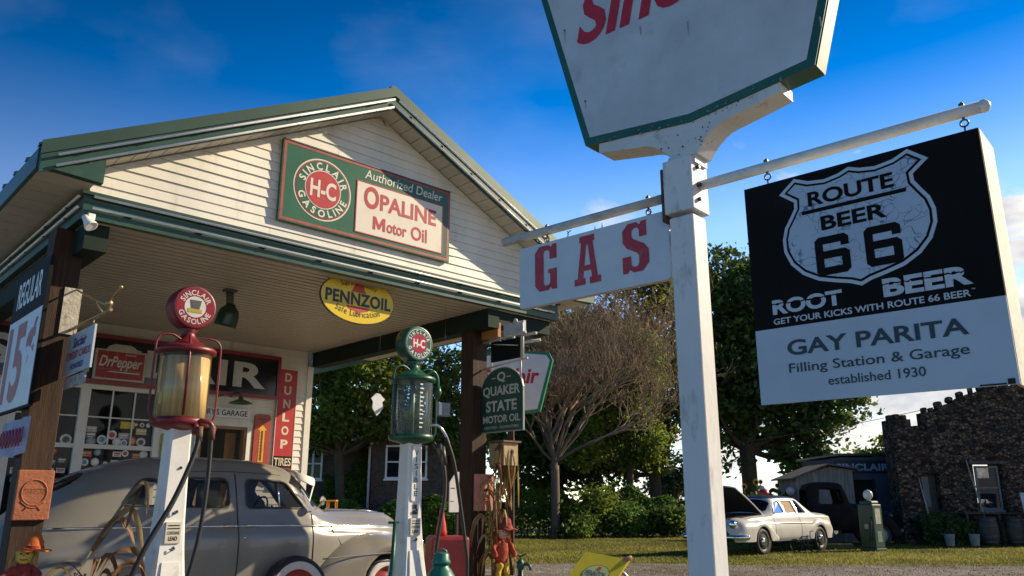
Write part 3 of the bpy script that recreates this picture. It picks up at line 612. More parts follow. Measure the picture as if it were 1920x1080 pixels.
for (u, z, r, k) in [(3.28, 2.125, .06, 0), (3.27, 2.20, .055, 1), (3.27, 2.28, .055, 1), (3.41, 2.15, .06, 0), (3.53, 2.22, .06, 0), (3.60, 2.13, .055, 0), (3.69, 2.12, .045, 0), (3.79, 2.15, .062, 0), (3.91, 2.14, .06, 0), (3.82, 2.37, .03, 0), (3.90, 2.37, .03, 0), (3.98, 2.37, .03, 0), (3.90, 2.28, .06, 1), (3.68, 2.21, .06, 1), (2.98, 2.13, .07, 0), (2.80, 2.14, .06, 0), (2.66, 2.13, .05, 1)]: sticker(u, z, r, k)
for i in range(7):
    for j in range(3):
        if srng.random() < .82: sticker(3.25+i*.121+srng.uniform(-.015, .015), 1.97-j*.12+srng.uniform(-.015, .015), srng.uniform(.042, .056), srng.randrange(2))
for i in range(5):
    for j in range(4):
        if srng.random() < .8: sticker(2.47+i*.125, 1.97-j*.115+srng.uniform(-.015, .015), srng.uniform(.04, .054), srng.randrange(2))
b = MB(); b.b2(3.62, 3.80, VB+.012, VB+.018, 2.31, 2.40); RT.part('sticker', b, mat('decal_yellow', (.72,.52,.03), .5, var=.2, stain=.4, ss=30, scol=(.05,.05,.05)), win)
# door
M_jamb = mat('warm_pine', (.34,.20,.09), .55, var=.35, vs=6, stretch=(5, 5, .6), bump=.1)
b = MB(); b.b2(4.62, 4.69, VB-.03, VB+.08, 0, 2.43); b.b2(5.40, 5.47, VB-.03, VB+.08, 0, 2.43); b.b2(4.62, 5.47, VB-.03, VB+.08, 2.43, 2.50); dr = RT.part('door', b, M_trim)
b = MB(); b.b2(4.69, 4.73, VB-.01, VB+.1, 0, 2.39); b.b2(5.36, 5.40, VB-.01, VB+.1, 0, 2.39); b.b2(4.69, 5.40, VB-.01, VB+.1, 2.39, 2.43); RT.part('jamb', b, M_jamb, dr)
b = MB(); b.b2(5.19, 5.355, VB+.25, VB+.29, 0, 2.36); RT.part('open_leaf', b, M_jamb, dr)
# ---- signs and lamps on the building
def sgnthing(*a, **k): return Thing(*a, **k)
def outline_ellipse(cx, cz, a, c, n=48): return [(cx+a*math.cos(t), cz+c*math.sin(t)) for t in np.linspace(0, 2*math.pi, n, endpoint=False)]
# dealer sign in the gable
v0 = VG-.06; x0, x1, z0, z1 = 3.505, 5.72, 4.115, 5.01
T = Thing('dealer_sign', 'wide green enamel sign with round badge and cream oil panel, on the white gable', 'sign', STN, (4.6, v0, z0))
M_dg = mat('dealer_green', (.032,.125,.055), .3, var=.18, vs=3, stain=.12, ss=5, scol=(.08,.12,.08)); M_dr = mat('dealer_red', (.46,.035,.03), .35, var=.15, vs=8); M_dc = mat('dealer_cream', (.74,.68,.56), .35, var=.1, vs=4, stain=.15, ss=4, scol=(.55,.42,.3))
b = MB(); b.b2(x0, x1, v0, VG-.018, z0, z1); T.part('board', b, M_dg)
b = MB(); b.frame(x0+.012, x1-.012, z0+.012, z1-.012, .03, v0-.002, v0-.0005); T.part('border', b, mat('border_rust_red', (.34,.07,.05), .4, var=.3, vs=12))
b = MB(); b.b2(x0, x1, v0-.008, v0-.0022, z1-.008, z1+.004); T.part('top_lip', b, M_steel)
cx, cz, R = 3.99, 4.56, .345
for nm, r, ma, y in (('badge_ring', R, M_dc, .002), ('badge_band', R*.955, M_dg, .004), ('badge_band', R*.94, M_dr, .0055), ('badge_field', R*.91, M_dg, .007), ('badge_ring', R*.625, M_dc, .0085), ('badge_disc', R*.595, M_dr, .010)):
    b = MB(); b.prism(outline_ellipse(cx, cz, r, r), v0-y, v0-y+.0012); T.part(nm, b, ma)
b = MB(); arc_text(b, 'SINCLAIR', cx, cz, R*.765, R*.235, -82, 82, v0-.0085, True, .78, .03); arc_text(b, 'GASOLINE', cx, cz, R*.765, R*.235, 258, 102, v0-.0085, False, .78, .03)
text(b, 'H-C', cx-.155, cx+.155, cz-.10, cz+.10, v0-.012, .03); text(b, 'Authorized Dealer', 4.50, 5.60, 4.845, 4.955, v0-.003, .006, .12); T.part('badge_lettering', b, M_dc)
b = MB(); b.b2(4.41, 5.60, v0-.004, v0-.0005, 4.205, 4.79); pn = T.part('oil_panel', b, M_dc)
b = MB(); b.frame(4.40, 5.612, 4.193, 4.802, .012, v0-.006, v0-.0042); T.part('panel_border', b, M_dr)
b = MB(); text(b, 'O', 4.50, 4.70, 4.50, 4.765, v0-.006, .035); text(b, 'PALINE', 4.715, 5.51, 4.515, 4.71, v0-.006, .026); b.mark(); b.add([(4.63+.165*x_, v0-.006, 4.275+.152*z_) for x_, z_ in [(0,0),(.22,0),(.22,.60),(.42,.08),(.58,.08),(.78,.60),(.78,0),(1,0),(1,1),(.76,1),(.5,.42),(.24,1),(0,1)]], [tuple(range(13))]); text(b, 'otor', 4.815, 5.09, 4.273, 4.40, v0-.006, .024, .0, 0, 1, False); text(b, 'Oil', 5.15, 5.38, 4.273, 4.44, v0-.006, .024, .0); T.part('oil_lettering', b, M_dr)
# yellow oval
T = Thing('oval_oil_sign', 'yellow oval motor oil sign hanging from the middle of the canopy front', 'sign', STN, (4.70, 7.4, 3.255))
sc = 7.4/7.5; cx, cz, A, C = 4.635, 3.512, .475, .275
M_py = mat('oil_sign_yellow', (.78,.55,.01), .3, var=.1, vs=4, stain=.12, ss=6, scol=(.5,.3,.02)); M_pb = mat('oil_sign_black', (.025,.022,.012), .4, var=.2); M_pr = mat('oil_sign_red', (.50,.05,.02), .4, var=.2)
b = MB(); b.prism(outline_ellipse(cx, cz, A, C), 7.388, 7.412); T.part('rim', b, M_pb)
b = MB(); b.prism(outline_ellipse(cx, cz, A-.008, C-.008), 7.386, 7.3878); b.prism(outline_ellipse(cx, cz, A-.008, C-.008), 7.4122, 7.414); T.part('face', b, M_py)
b = MB(); y = 7.3845
b.add([(cx+x*.13, y, cz+.075+z*.15) for x, z in [(-.75,0),(.75,0),(.55,.25),(.42,.62),(.22,.85),(-.22,.85),(-.42,.62),(-.55,.25)]], [tuple(range(8))])
b.add([(cx+x*.15, y, cz-.085+z*.1) for x, z in [(-1,0),(-.85,-.38),(-.3,-.55),(0,-.85),(.3,-.55),(.85,-.38),(1,0)]], [tuple(range(7))]); T.part('bell_emblem', b, M_pr)
b = MB(); text(b, 'PENNZOIL', cx-.415, cx+.425, cz-.075, cz+.07, 7.383, .035, 0, 0, 1.05)
arc_text(b, 'Supreme Quality', cx, cz-.62, .80, .055, -17, 17, 7.3835, True, .72, .0); arc_text(b, 'Safe Lubrication', cx, cz+.62, .785, .07, 201, 159, 7.3835, False, .62, .0); T.part('lettering', b, M_pb)
b = MB(); b.tube([(cx-.27, 7.40, cz+.22), (cx-.27, 7.40, 3.684)], .006, 6); b.tube([(cx+.29, 7.40, cz+.21), (cx+.29, 7.40, 3.684)], .006, 6); T.part('hanger_rod', b, M_steel)
# long dark sign over window and door
T = Thing('long_station_sign', 'long black sign with big grey capitals and red frame, above door and window', 'sign', STN, (3.8, 11.4, 2.9))
b = MB(); b.b2(1.75, 5.80, 11.42, 11.483, 2.90, 3.50); T.part('board', b, mat('sign_black_gloss', (.014,.018,.02), .12, var=.3, vs=2))
b = MB(); b.frame(1.72, 5.83, 2.87, 3.53, .05, 11.40, 11.419); T.part('frame', b, mat('frame_red', (.30,.025,.03), .3, var=.3, vs=5, stain=.3, scol=(.10,.02,.02)))
b = MB(); text(b, 'SINCLAIR', 1.86, 5.60, 3.005, 3.39, 11.4185, .035, 0, 0, 1.08); T.part('lettering', b, mat('sign_grey_letters', (.50,.50,.47), .4, var=.12))
# soda sign
T = Thing('soda_sign', 'small red brick-pattern soda sign with white script, above the station window', 'sign', STN, (3.45, 11.36, 2.92))
b = MB(); b.b2(3.15, 3.80, 11.35, 11.399, 2.92, 3.325); b.prism([(3.28, 3.325), (3.68, 3.325), (3.64, 3.38), (3.58, 3.405), (3.38, 3.405), (3.31, 3.375)], 11.352, 11.398); T.part('frame', b, mat('soda_frame_cream', (.50,.46,.38), .5))
b = MB()
for r in range(3):
    for c in range(5):
        a = 3.175+c*.121-(.06 if r % 2 else 0); a0, a1 = max(3.175, a), min(3.775, a+.118)
        if r % 2 == 1 and c == 4: a1 = 3.775
        b.b2(a0, a1, 11.347, 11.3495, 2.945+r*.12, 2.945+r*.12+.117)
T.part('brick_pattern', b, mat('soda_red', (.33,.025,.03), .3, var=.15, vs=6))
b = MB(); text(b, 'DrPepper', 3.20, 3.75, 3.05, 3.24, 11.345, .02, .3); b.quad((3.30, 11.345, 3.025), (3.72, 11.345, 3.02), (3.74, 11.345, 3.04), (3.36, 11.345, 3.038)); b.quad((3.52, 11.345, 3.264), (3.66, 11.345, 3.264), (3.66, 11.345, 3.276), (3.52, 11.345, 3.276)); T.part('lettering', b, mat('soda_white', (.62,.60,.55), .4))
# small name board and its lamp
T = Thing('garage_name_board', 'small white name board with black letters directly above the open door', 'sign', STN, (5.0, 11.45, 2.55))
b = MB(); b.b2(4.58, 5.40, 11.455, 11.483, 2.555, 2.69); T.part('board', b, M_white)
b = MB(); text(b, "GARY'S GARAGE", 4.61, 5.37, 2.58, 2.665, 11.4535, .012); T.part('lettering', b, M_black)
T = Thing('gooseneck_lamp', 'dark green gooseneck lamp with a shallow cone shade, over the garage name board', 'lamp', STN, (5.13, 11.48, 2.86))
b = MB(); b.tube([(5.10, 11.485, 2.86), (5.11, 11.40, 2.90), (5.13, 11.28, 2.90), (5.13, 11.22, 2.86)], .012, 8); b.tube([(4.90, 11.46, 2.85), (4.98, 11.43, 2.88), (5.10, 11.42, 2.88)], .010, 6); T.part('arm', b, M_steel)
b = MB(); b.lathe([(.025, .09), (.035, .05), (.06, .04), (.16, 0), (.165, -.012), (.15, -.004), (.03, .035)], (5.13, 11.20, 2.75), 24); T.part('shade', b, mat('lamp_green', (.05,.11,.06), .3, var=.3, vs=6))
# thermometer
T = Thing('wall_thermometer', 'tall red wall thermometer with rounded ends and a yellow scale beside the door', 'thermometer', STN, (5.62, 11.46, 1.86))
b = MB(); b.prism(rrect(5.50, 5.75, 1.86, 2.635, .05), 11.452, 11.483); T.part('body', b, mat('thermometer_red', (.40,.055,.03), .35, var=.2, vs=6))
b = MB(); b.prism([(5.585, 1.93), (5.665, 1.93), (5.665, 2.40), (5.70, 2.40), (5.625, 2.475), (5.55, 2.40), (5.585, 2.40)], 11.449, 11.4515); T.part('scale', b, mat('thermometer_yellow', (.70,.42,.03), .4))
b = MB(); b.b2(5.613, 5.637, 11.446, 11.4485, 1.95, 2.39)
for k in range(9): b.b2(5.592, 5.606, 11.446, 11.4485, 1.98+k*.047, 1.986+k*.047)
b.b2(5.56, 5.69, 11.449, 11.4515, 2.555, 2.572); b.b2(5.59, 5.66, 11.449, 11.4515, 2.52, 2.532); T.part('markings', b, mat('thermometer_ink', (.14,.03,.02), .4))
# vertical tyre sign
T = Thing('vertical_tire_sign', 'tall narrow red sign with letters stacked downwards, at the wall corner', 'sign', STN, (5.98, 11.46, 1.7))
b = MB(); b.b2(5.83, 6.15, 11.455, 11.483, 1.55, 3.36); T.part('board', b, mat('tire_sign_red', (.46,.025,.025), .4, var=.15, vs=5))
b = MB(); b.frame(5.825, 6.155, 1.545, 3.365, .008, 11.45, 11.4548); T.part('edge', b, M_white)
b = MB(); b.b2(5.835, 6.145, 11.4525, 11.4548, 1.86, 2.03); T.part('foot_panel', b, M_black)
b = MB()
for i, ch in enumerate('DUNLOP'): zc = 3.235-i*.205; text(b, ch, 5.935, 6.055, zc-.068, zc+.068, 11.4525, .04)
text(b, 'TIRES', 5.85, 6.13, 1.885, 2.005, 11.451, .02); T.part('lettering', b, mat('sign_cream_letters', (.72,.62,.45), .5))
# small banner in yellow and green
T = Thing('narrow_pennant', 'narrow yellow and teal strip on the wall between window and door', 'banner', STN, (4.25, 11.46, 1.7))
b = MB(); b.b2(4.17, 4.30, 11.46, 11.478, 1.95, 2.27); T.part('upper_cloth', b, mat('pennant_lime', (.52,.55,.05), .7, var=.3, vs=14))
b = MB(); b.b2(4.17, 4.30, 11.46, 11.478, 1.70, 1.949); T.part('lower_cloth', b, mat('pennant_teal', (.03,.28,.28), .7, var=.3, vs=14))
# barn lamp on the ceiling
T = Thing('barn_lamp', 'dark green enamel barn lamp fixed under the canopy ceiling beside the red globe', 'lamp', STN, (3.69, 8.6, 3.68))
b = MB(); b.box((3.70, 8.6, 3.67), (.12, .12, .025)); b.tube([(3.70, 8.6, 3.66), (3.71, 8.6, 3.55), (3.70, 8.58, 3.46)], .042, 10); T.part('neck', b, mat('lamp_neck_grey', (.12,.13,.10), .5))
b = MB(); b.lathe([(.045, .13), (.06, .10), (.10, .06), (.118, 0), (.12, -.10), (.125, -.13), (.112, -.125), (.10, .03)], (3.69, 8.565, 3.385), 24, 'z', Matrix.Rotation(rad(14), 4, 'X') @ Matrix.Rotation(rad(6), 4, 'Y')); T.part('shade', b, mat('lamp_dark_green', (.012,.035,.022), .3, var=.2))
# flood light on the corner
T = Thing('flood_light', 'small white twin flood light under the left corner of the canopy fascia', 'lamp', STN, (1.83, 7.3, 3.69))
b = MB(); b.box((1.80, 7.15, 3.70), (.06, .05, .06), bev=.008); T.part('mount', b, M_white)
b = MB(); b.lathe([(.025, -.06), (.03, -.02), (.055, .05), (.055, .06), (.045, .055)], (1.77, 7.10, 3.64), 14, 'z', Matrix.Rotation(rad(150), 4, 'X') @ Matrix.Rotation(rad(25), 4, 'Y')); T.part('lamp_head', b, M_white)
# square plaque bricks on the two posts
M_terra = mat('terracotta', (.36,.115,.05), .75, var=.3, vs=9, stain=.35, ss=8, scol=(.16,.05,.025), bump=.3, bs=40)
M_terra2 = mat('faded_terracotta', (.55,.24,.17), .75, var=.25, vs=9, stain=.3, ss=8, scol=(.3,.12,.08), bump=.25, bs=40)
for (u0, u1, z0, z1, ma, lb) in ((1.64, 1.905, 1.21, 1.605, M_terra, 'orange terracotta plaque with a raised bell emblem on the left canopy post'), (6.49, 6.80, 1.25, 1.685, M_terra2, 'faded salmon plaque with a worn raised emblem on the right canopy post')):
    T = Thing('post_plaque', lb, 'plaque', STN, ((u0+u1)/2, 7.54, z0), 'emblem plaques on the canopy posts')
    b = MB(); b.b2(u0, u1, 7.53, 7.568, z0, z1, .008); T.part('slab', b, ma)
    cx, cz = (u0+u1)/2, (z0+z1)/2+.02; b = MB(); p = [(cx+.092*math.cos(a), 7.528, cz+.10*math.sin(a)) for a in np.linspace(0, 2*math.pi, 33)]; b.tube(p, .006, 6, False)
    p = [(cx-.09+.18*i/12, 7.528, cz-.07-.05*math.sin(math.pi*i/12)) for i in range(13)]; b.tube(p, .005, 6)
    b.b2(cx-.085, cx+.085, 7.526, 7.5298, cz+.028, cz+.036); b.tube([(cx-.06, 7.528, cz-.14), (cx-.03, 7.528, cz-.10), (cx+.03, 7.528, cz-.10), (cx+.06, 7.528, cz-.14)], .005, 6)
    text(b, 'PENNZOIL', cx-.08, cx+.08, cz-.012, cz+.02, 7.5285, .02); T.part('raised_emblem', b, ma)
# price board on the outer side of the left post, seen along the station
def side_frame(u, v, z=0): return Frame(STN.P(u, v, z), STN.rz-math.pi/2)   # reads from the -u side; x runs towards the road
F = side_frame(1.61, 8.0, 2.1)
T = Thing('price_board', 'tall price board with big red 15 cent figures, beside the left canopy post', 'sign', F, (0, 0, 0))
b = MB(); b.b2(-.52, .62, -.01, .02, 0, 1.28); T.part('board', b, M_black)
b = MB(); b.b2(-.50, .60, -.014, -.0105, .02, .84); T.part('white_panel', b, mat('price_white', (.62,.66,.72), .4, var=.12, stain=.2, scol=(.4,.42,.46)))
b = MB(); text(b, '15', -.44, .19, .08, .78, -.0165, .03); text(b, '¢', .24, .52, .36, .76, -.0165, .03); T.part('figures', b, mat('price_red', (.36,.03,.03), .45, var=.2))
b = MB(); text(b, 'REGULAR', -.36, .46, .95, 1.20, -.0125, .02); T.part('heading', b, M_white)
F = side_frame(1.62, 7.8, 1.72)
T = Thing('paper_banner', 'lilac paper banner with faded pink strokes, hanging below the price board', 'banner', F, (0, 0, 0))
b = MB()
n = 12; vs = []; 
for i in range(n+1):
    x = -.45+.9*i/n; vs += [(x, .015*math.sin(i*1.3), .0+.015*math.sin(i*.7)), (x, .012*math.sin(i*1.1), .30)]
b.add(vs, [(2*i, 2*i+2, 2*i+3, 2*i+1) for i in range(n)], True); T.part('sheet', b, mat('lilac_paper', (.45,.42,.55), .8, var=.3, vs=6, stain=.5, ss=6, scol=(.5,.2,.3)))
b = MB()
for k_ in range(7): x_ = -.36+.11*k_; b.mark(); b.tube([(x_, -.022, .07), (x_+.03, -.022, .2), (x_+.05, -.022, .1), (x_+.075, -.022, .22)], .008, 4)
T.part('pink_scrawl', b, mat('faded_pink', (.45,.13,.22), .8))
# bracket with the credit card sign
F = side_frame(1.87, 7.55, 2.3)
T = Thing('credit_card_sign', 'small pale blue credit card sign hanging from a bracket on the left post', 'sign', F, (0, 0, 0))
b = MB(); b.b2(0.0, .72, -.008, .008, .08, .43); T.part('board', b, mat('pale_blue_enamel', (.50,.54,.60), .4, var=.15, stain=.3, ss=5, scol=(.3,.3,.34)))
b = MB(); text(b, 'CREDIT CARDS', .05, .68, .205, .27, -.0105, .015); T.part('red_line', b, M_signred)
b = MB(); text(b, 'Sinclair', .18, .54, .30, .385, -.0105, .015, .2); text(b, 'HONORED', .18, .54, .115, .165, -.0105, .015); T.part('blue_line', b, mat('sign_blue', (.05,.07,.22), .4))
b = MB(); b.b2(.05, .62, -.006, .006, -.035, .06); T.part('lower_strip', b, mat('torn_poster', (.45,.42,.38), .8, var=.6, vs=20, stain=.7, ss=14, scol=(.30,.05,.05)))
b = MB(); b.tube([(-.02, 0, .49), (1.05, 0, .49)], .014, 8); b.tube([(0, 0, .85), (.55, 0, .66), (1.05, 0, .50)], .008, 6); b.tube([(.55, 0, .66), (.86, 0, .49)], .008, 6); b.tube([(.92, 0, .56), (1.12, 0, .60), (1.20, 0, .63)], .008, 6); b.sphere((.98, 0, .55), .03, 10); b.sphere((1.22, 0, .635), .016, 8)
b.tube([(.10, 0, .43), (.10, 0, .48)], .005, 5); b.tube([(.64, 0, .43), (.64, 0, .48)], .005, 5); T.part('bracket', b, mat('brass_bracket', (.42,.30,.14), .4, .6, var=.4, vs=20))
b = MB(); b.b2(-.03, -.004, -.09, .05, .45, .86); T.part('wall_block', b, mat('peeling_block', (.50,.46,.38), .8, var=.4, vs=14, stain=.7, ss=9, scol=(.14,.09,.06), bump=.3))
# oil sign on the right post
F = side_frame(6.62, 7.2, 2.17)
T = Thing('motor_oil_sign', 'dark green arch-topped motor oil sign hanging from the right canopy post', 'sign', F, (0, 0, 0))
arch = [(-.38, 0), (.38, 0), (.38, .52)]+[(.38*math.cos(a)*(.98), .52+.27*math.sin(a)) for a in np.linspace(.1, math.pi-.1, 15)]+[(-.38, .52)]
b = MB(); b.prism(arch, -.012, .012); T.part('board', b, mat('oil_sign_rim', (.30,.33,.30), .4))
b = MB(); b.prism([(x*.965, .012+z*.972) for x, z in arch], -.015, -.0125); T.part('face', b, mat('oil_sign_green', (.02,.065,.042), .35, var=.2, vs=5))
b = MB(); y = -.017; text(b, 'QUAKER', -.335, .335, .425, .565, y, .03); text(b, 'STATE', -.275, .275, .25, .385, y, .03); text(b, 'MOTOR OIL', -.33, .335, .115, .205, y, .025); text(b, 'CERTIFIED - GUARANTEED', -.31, .31, .045, .075, y, .01); text(b, 'Q', -.075, .075, .60, .73, y, .03); b.b2(-.17, -.10, y-.001, y, .655, .668); b.b2(.10, .17, y-.001, y, .655, .668); T.part('lettering', b, mat('oil_sign_cream', (.52,.54,.46), .45))
b = MB(); b.tube([(-.36, 0, .80), (.45, 0, .85)], .012, 6); b.tube([(-.36, 0, 1.14), (.42, 0, 1.17)], .016, 6); b.tube([(.36, 0, .85), (.36, 0, 1.30)], .02, 6); b.tube([(-.20, 0, .72), (-.20, 0, 1.02)], .012, 6); b.tube([(.33, 0, .60), (.33, 0, .84)], .012, 6); b.tube([(-.3, 0, 1.12), (.30, -.02, 1.02)], .007, 5); b.tube([(.36, 0, 1.14), (.60, 0, 1.13)], .018, 6); b.sphere((.26, -.02, 1.33), .03, 8)
T.part('bracket', b, mat('white_bracket', (.55,.53,.48), .5, var=.3, vs=20, stain=.4, ss=14, scol=(.25,.12,.06)))
b = MB(); b.b2(-.20, .33, -.01, .01, .87, 1.12); T.part('dark_panel', b, M_black)
b = MB(); b.b2(.0, .36, .02, .06, 1.19, 1.33); T.part('pale_panel', b, mat('pale_panel', (.5,.54,.62), .5))
b = MB(); b.b2(-.36, -.05, -.03, .02, 1.18, 1.36); T.part('orange_panel', b, mat('orange_panel', (.45,.17,.04), .6, var=.4, vs=9))
# white hanging shapes between pump and wall
T = Thing('shield_plaque', 'small white shield-shaped plaque hanging on a wire left of the green pump', 'plaque', STN, (5.0, 7.46, 2.27))
b = MB(); b.prism([(4.985, 2.268), (5.02, 2.30), (5.065, 2.36), (5.05, 2.42), (5.085, 2.455), (5.055, 2.475), (5.02, 2.51), (4.97, 2.515), (4.93, 2.48), (4.905, 2.455), (4.93, 2.42), (4.925, 2.35)], 7.455, 7.468); T.part('plate', b, mat('plaque_white', (.72,.74,.76), .5))
b = MB(); b.tube([(4.99, 7.46, 2.51), (4.99, 7.46, 3.684)], .0015, 4); T.part('wire', b, M_steel)
T = Thing('meter_box', 'small grey metal box hanging on a wire right of the green pump', 'box', STN, (5.9, 7.46, 2.3))
b = MB(); b.b2(5.83, 6.01, 7.44, 7.50, 2.33, 2.49, .006); T.part('case', b, mat('grey_case', (.28,.29,.32), .5, .2, var=.3, vs=16)); b = MB(); b.b2(5.835, 5.875, 7.434, 7.4392, 2.34, 2.48); T.part('plate', b, M_white)
b = MB(); b.tube([(5.92, 7.46, 2.49), (5.92, 7.46, 3.684)], .0015, 4); T.part('wire', b, M_steel)
# ================================================================== visible gas pumps
M_enw = mat('pump_white', (.74,.74,.72), .4, var=.12, vs=4, stain=.4, ss=6, scol=(.28,.22,.15), bump=.04)
def catenary(p0, p1, drop, n=16):
    p0, p1 = Vector(p0), Vector(p1); return [p0.lerp(p1, t)+Vector((0, 0, -drop*4*t*(1-t))) for t in np.linspace(0, 1, n)]
def spline(P, n=8):
    P = [Vector(p) for p in P]; P = [P[0]]+P+[P[-1]]; o = []
    for i in range(1, len(P)-2):
        a, b_, c, d = P[i-1:i+3]
        for k in range(n):
            t = k/n; o.append(.5*((2*b_)+(c-a)*t+(2*a-5*b_+4*c-d)*t*t+(3*b_-a-3*c+d)*t**3))
    o.append(P[-2]); return o
def pump(name, label, u, v, M_c, glassmat, fluid, red):
    T = Thing(name, label, 'gas pump', STN, (u, v, 0), 'visible gas pumps in front of the canopy')
    # flared white column: square with chamfered corners
    b = MB(); prof = [(.29, .02), (.29, .14), (.24, .18), (.215, .30), (.18, .48), (.148, .66), (.128, .82), (.112, 1.0), (.100, 1.2), (.092, 1.5), (.086, 1.88), (.086, 1.94)]
    vs = []; fs = []
    for r, z in prof:
        c = r*.80
        vs += [(u+x, v+y, z) for x, y in ((c, -r), (r, -c), (r, c), (c, r), (-c, r), (-r, c), (-r, -c), (-c, -r))]
    for i in range(len(prof)-1):
        for j in range(8): fs.append((i*8+j, i*8+(j+1) % 8, (i+1)*8+(j+1) % 8, (i+1)*8+j))
    fs.append(tuple((len(prof)-1)*8+j for j in range(8))); b.add(vs, fs); col = T.part('column', b, M_enw)
    b = MB(); b.add([(u-.10, v-.20, .40), (u+.10, v-.20, .40), (u+.066, v-.129, .90), (u-.066, v-.129, .90), (u-.10, v-.12, .40), (u+.10, v-.12, .40), (u+.066, v-.06, .90), (u-.066, v-.06, .90)], [(0, 1, 2, 3), (0, 3, 7, 4), (1, 5, 6, 2), (3, 2, 6, 7), (0, 4, 5, 1)]); T.part('access_panel', b, M_enw, col)
    b = MB(); b.b2(u-.06, u+.06, v-.122, v-.09, 1.04, 1.20); T.part('warning_plate', b, mat('plate_cream', (.60,.57,.48), .5, var=.2), col)
    b = MB(); y = v-.1235; text(b, 'CONTAINS', u-.048, u+.048, 1.105, 1.13, y, .02); text(b, 'LEAD', u-.035, u+.035, 1.06, 1.092, y, .03); b.mark(); b.quad((u-.045, y, 1.17), (u+.045, y, 1.17), (u+.045, y, 1.178), (u-.045, y, 1.178)); b.mark(); b.quad((u-.048, y, 1.147), (u+.048, y, 1.147), (u+.048, y, 1.155), (u-.048, y, 1.155)); T.part('plate_lettering', b, M_black, col)
    b = MB()
    for z in (1.005, 1.28, 1.62): b.sphere((u+.02, v-.113+.03*(z-1), z), .012, 8)
    for z in (.985, 1.26): b.tube([(u-.02, v-.125+.06*(z-.98), z+.012), (u+.0, v-.135+.06*(z-.98), z), (u+.024, v-.125+.06*(z-.98), z+.012)], .005, 5)
    T.part('fitting', b, M_steel, col, each=True)
    if not red:
        b = MB(); b.prism(rrect(u-.05, u+.05, 1.36, 1.90, .025), v-.106, v-.08); T.part('name_plate', b, mat('name_plate_white', (.76,.77,.74), .4, var=.1), col)
        b = MB(); y = v-.1075
        for i, ch in enumerate('VISIBLE'): zc = 1.83-i*.066; text(b, ch, u-(.006 if ch == 'I' else .021), u+(.006 if ch == 'I' else .021), zc-.026, zc+.026, y, .02, 0, 0, 1, i == 0)
        T.part('name_lettering', b, mat('name_green', (.02,.12,.07), .4), col)
        b = MB(); b.b2(u-.03, u+.03, v-.106, v-.09, 1.235, 1.265); b.b2(u-.022, u+.022, v-.104, v-.088, 1.29, 1.33); T.part('rust_badge', b, M_rust, col, each=True)
    # bowl under the glass, glass cylinder, cap, spider, globe
    R = .208
    b = MB(); b.lathe([(.07, 1.91), (.12, 1.93), (R+.012, 1.955), (R+.022, 1.975), (R+.022, 2.01), (R+.004, 2.015)], (u, v, 0), 32); T.part('base_flange', b, M_c)
    b = MB(); b.lathe([(R-.004, 2.016), (R, 2.03), (R, 2.535), (R-.004, 2.55)], (u, v, 0), 40, 'z', None, False); gl_ = T.part('glass_cylinder', b, glassmat)
    b = MB(); b.lathe([(R-.012, 2.02), (R-.012, 2.515 if red else 2.03)], (u, v, 0), 32); T.part('fuel', b, fluid) if red else None
    b = MB(); b.tube([(u, v, 2.02), (u, v, 2.55)], .028, 10); b.tube([(u+.07, v-.03, 2.02), (u+.07, v-.03, 2.5)], .012, 8); b.b2(u-.075, u-.045, v-R*.86, v-R*.84, 2.06, 2.52)
    if red: q = MB(); q.tube([(u-.055, v-R-.006, 2.03), (u-.055, v-R-.006, 2.56), (u-.03, v-.12, 2.70)], .011, 8); T.part('sight_pipe', q, M_c)
    T.part('standpipe', b, M_c if red else mat('verdigris_pipe', (.14,.22,.12), .4, .3, var=.4, vs=14), each=True)
    b = MB()
    for i in range(11): b.quad((u-.058, v-R-.003, 2.07+i*.043), (u-.025+.012*(i % 2), v-R-.003, 2.07+i*.043), (u-.025+.012*(i % 2), v-R-.003, 2.084+i*.043), (u-.058, v-R-.003, 2.084+i*.043))
    if not red: T.part('gallon_marks', b, M_enw)
    b = MB(); b.lathe([(R+.004, 2.552), (R+.03, 2.555), (R+.032, 2.585), (R+.01, 2.605), (.15, 2.63), (.10, 2.66), (.062, 2.70), (.05, 2.74), (.075, 2.762), (.06, 2.775), (.02, 2.778)], (u, v, 0), 32); T.part('cap', b, M_c)
    b = MB()
    for s in (-1, 1):
        b.mark(); b.tube(spline([(u+s*.06, v-.04, 2.66), (u+s*.16, v-.05, 2.70), (u+s*(R+.05), v-.05, 2.66), (u+s*(R+.065), v-.05, 2.50), (u+s*(R+.065), v-.05, 2.16), (u+s*(R+.05), v-.05, 2.02), (u+s*.15, v-.05, 1.95), (u+s*.08, v-.02, 1.93)]), .0095, 8)
    T.part('guard_rod', b, M_c)
    # globe: a thick disc facing the road
    zc, rg = 2.948, .19
    b = MB(); b.lathe([(rg*.86, -.085), (rg*.93, -.088), (rg*.99, -.07), (rg, -.03), (rg, .03), (rg*.99, .07), (rg*.93, .088), (rg*.86, .085)], (u, v, zc), 40, 'y'); b.lathe([(.055, 2.76), (.06, 2.775), (.04, 2.80)], (u, v, 0), 20); gb = T.part('globe', b, M_c)
    def disc(nm, r, ma, d): 
        q = MB(); q.prism(outline_ellipse(u, zc, r, r, 40), v-d, v-d+.0015); T.part(nm, q, ma, gb)
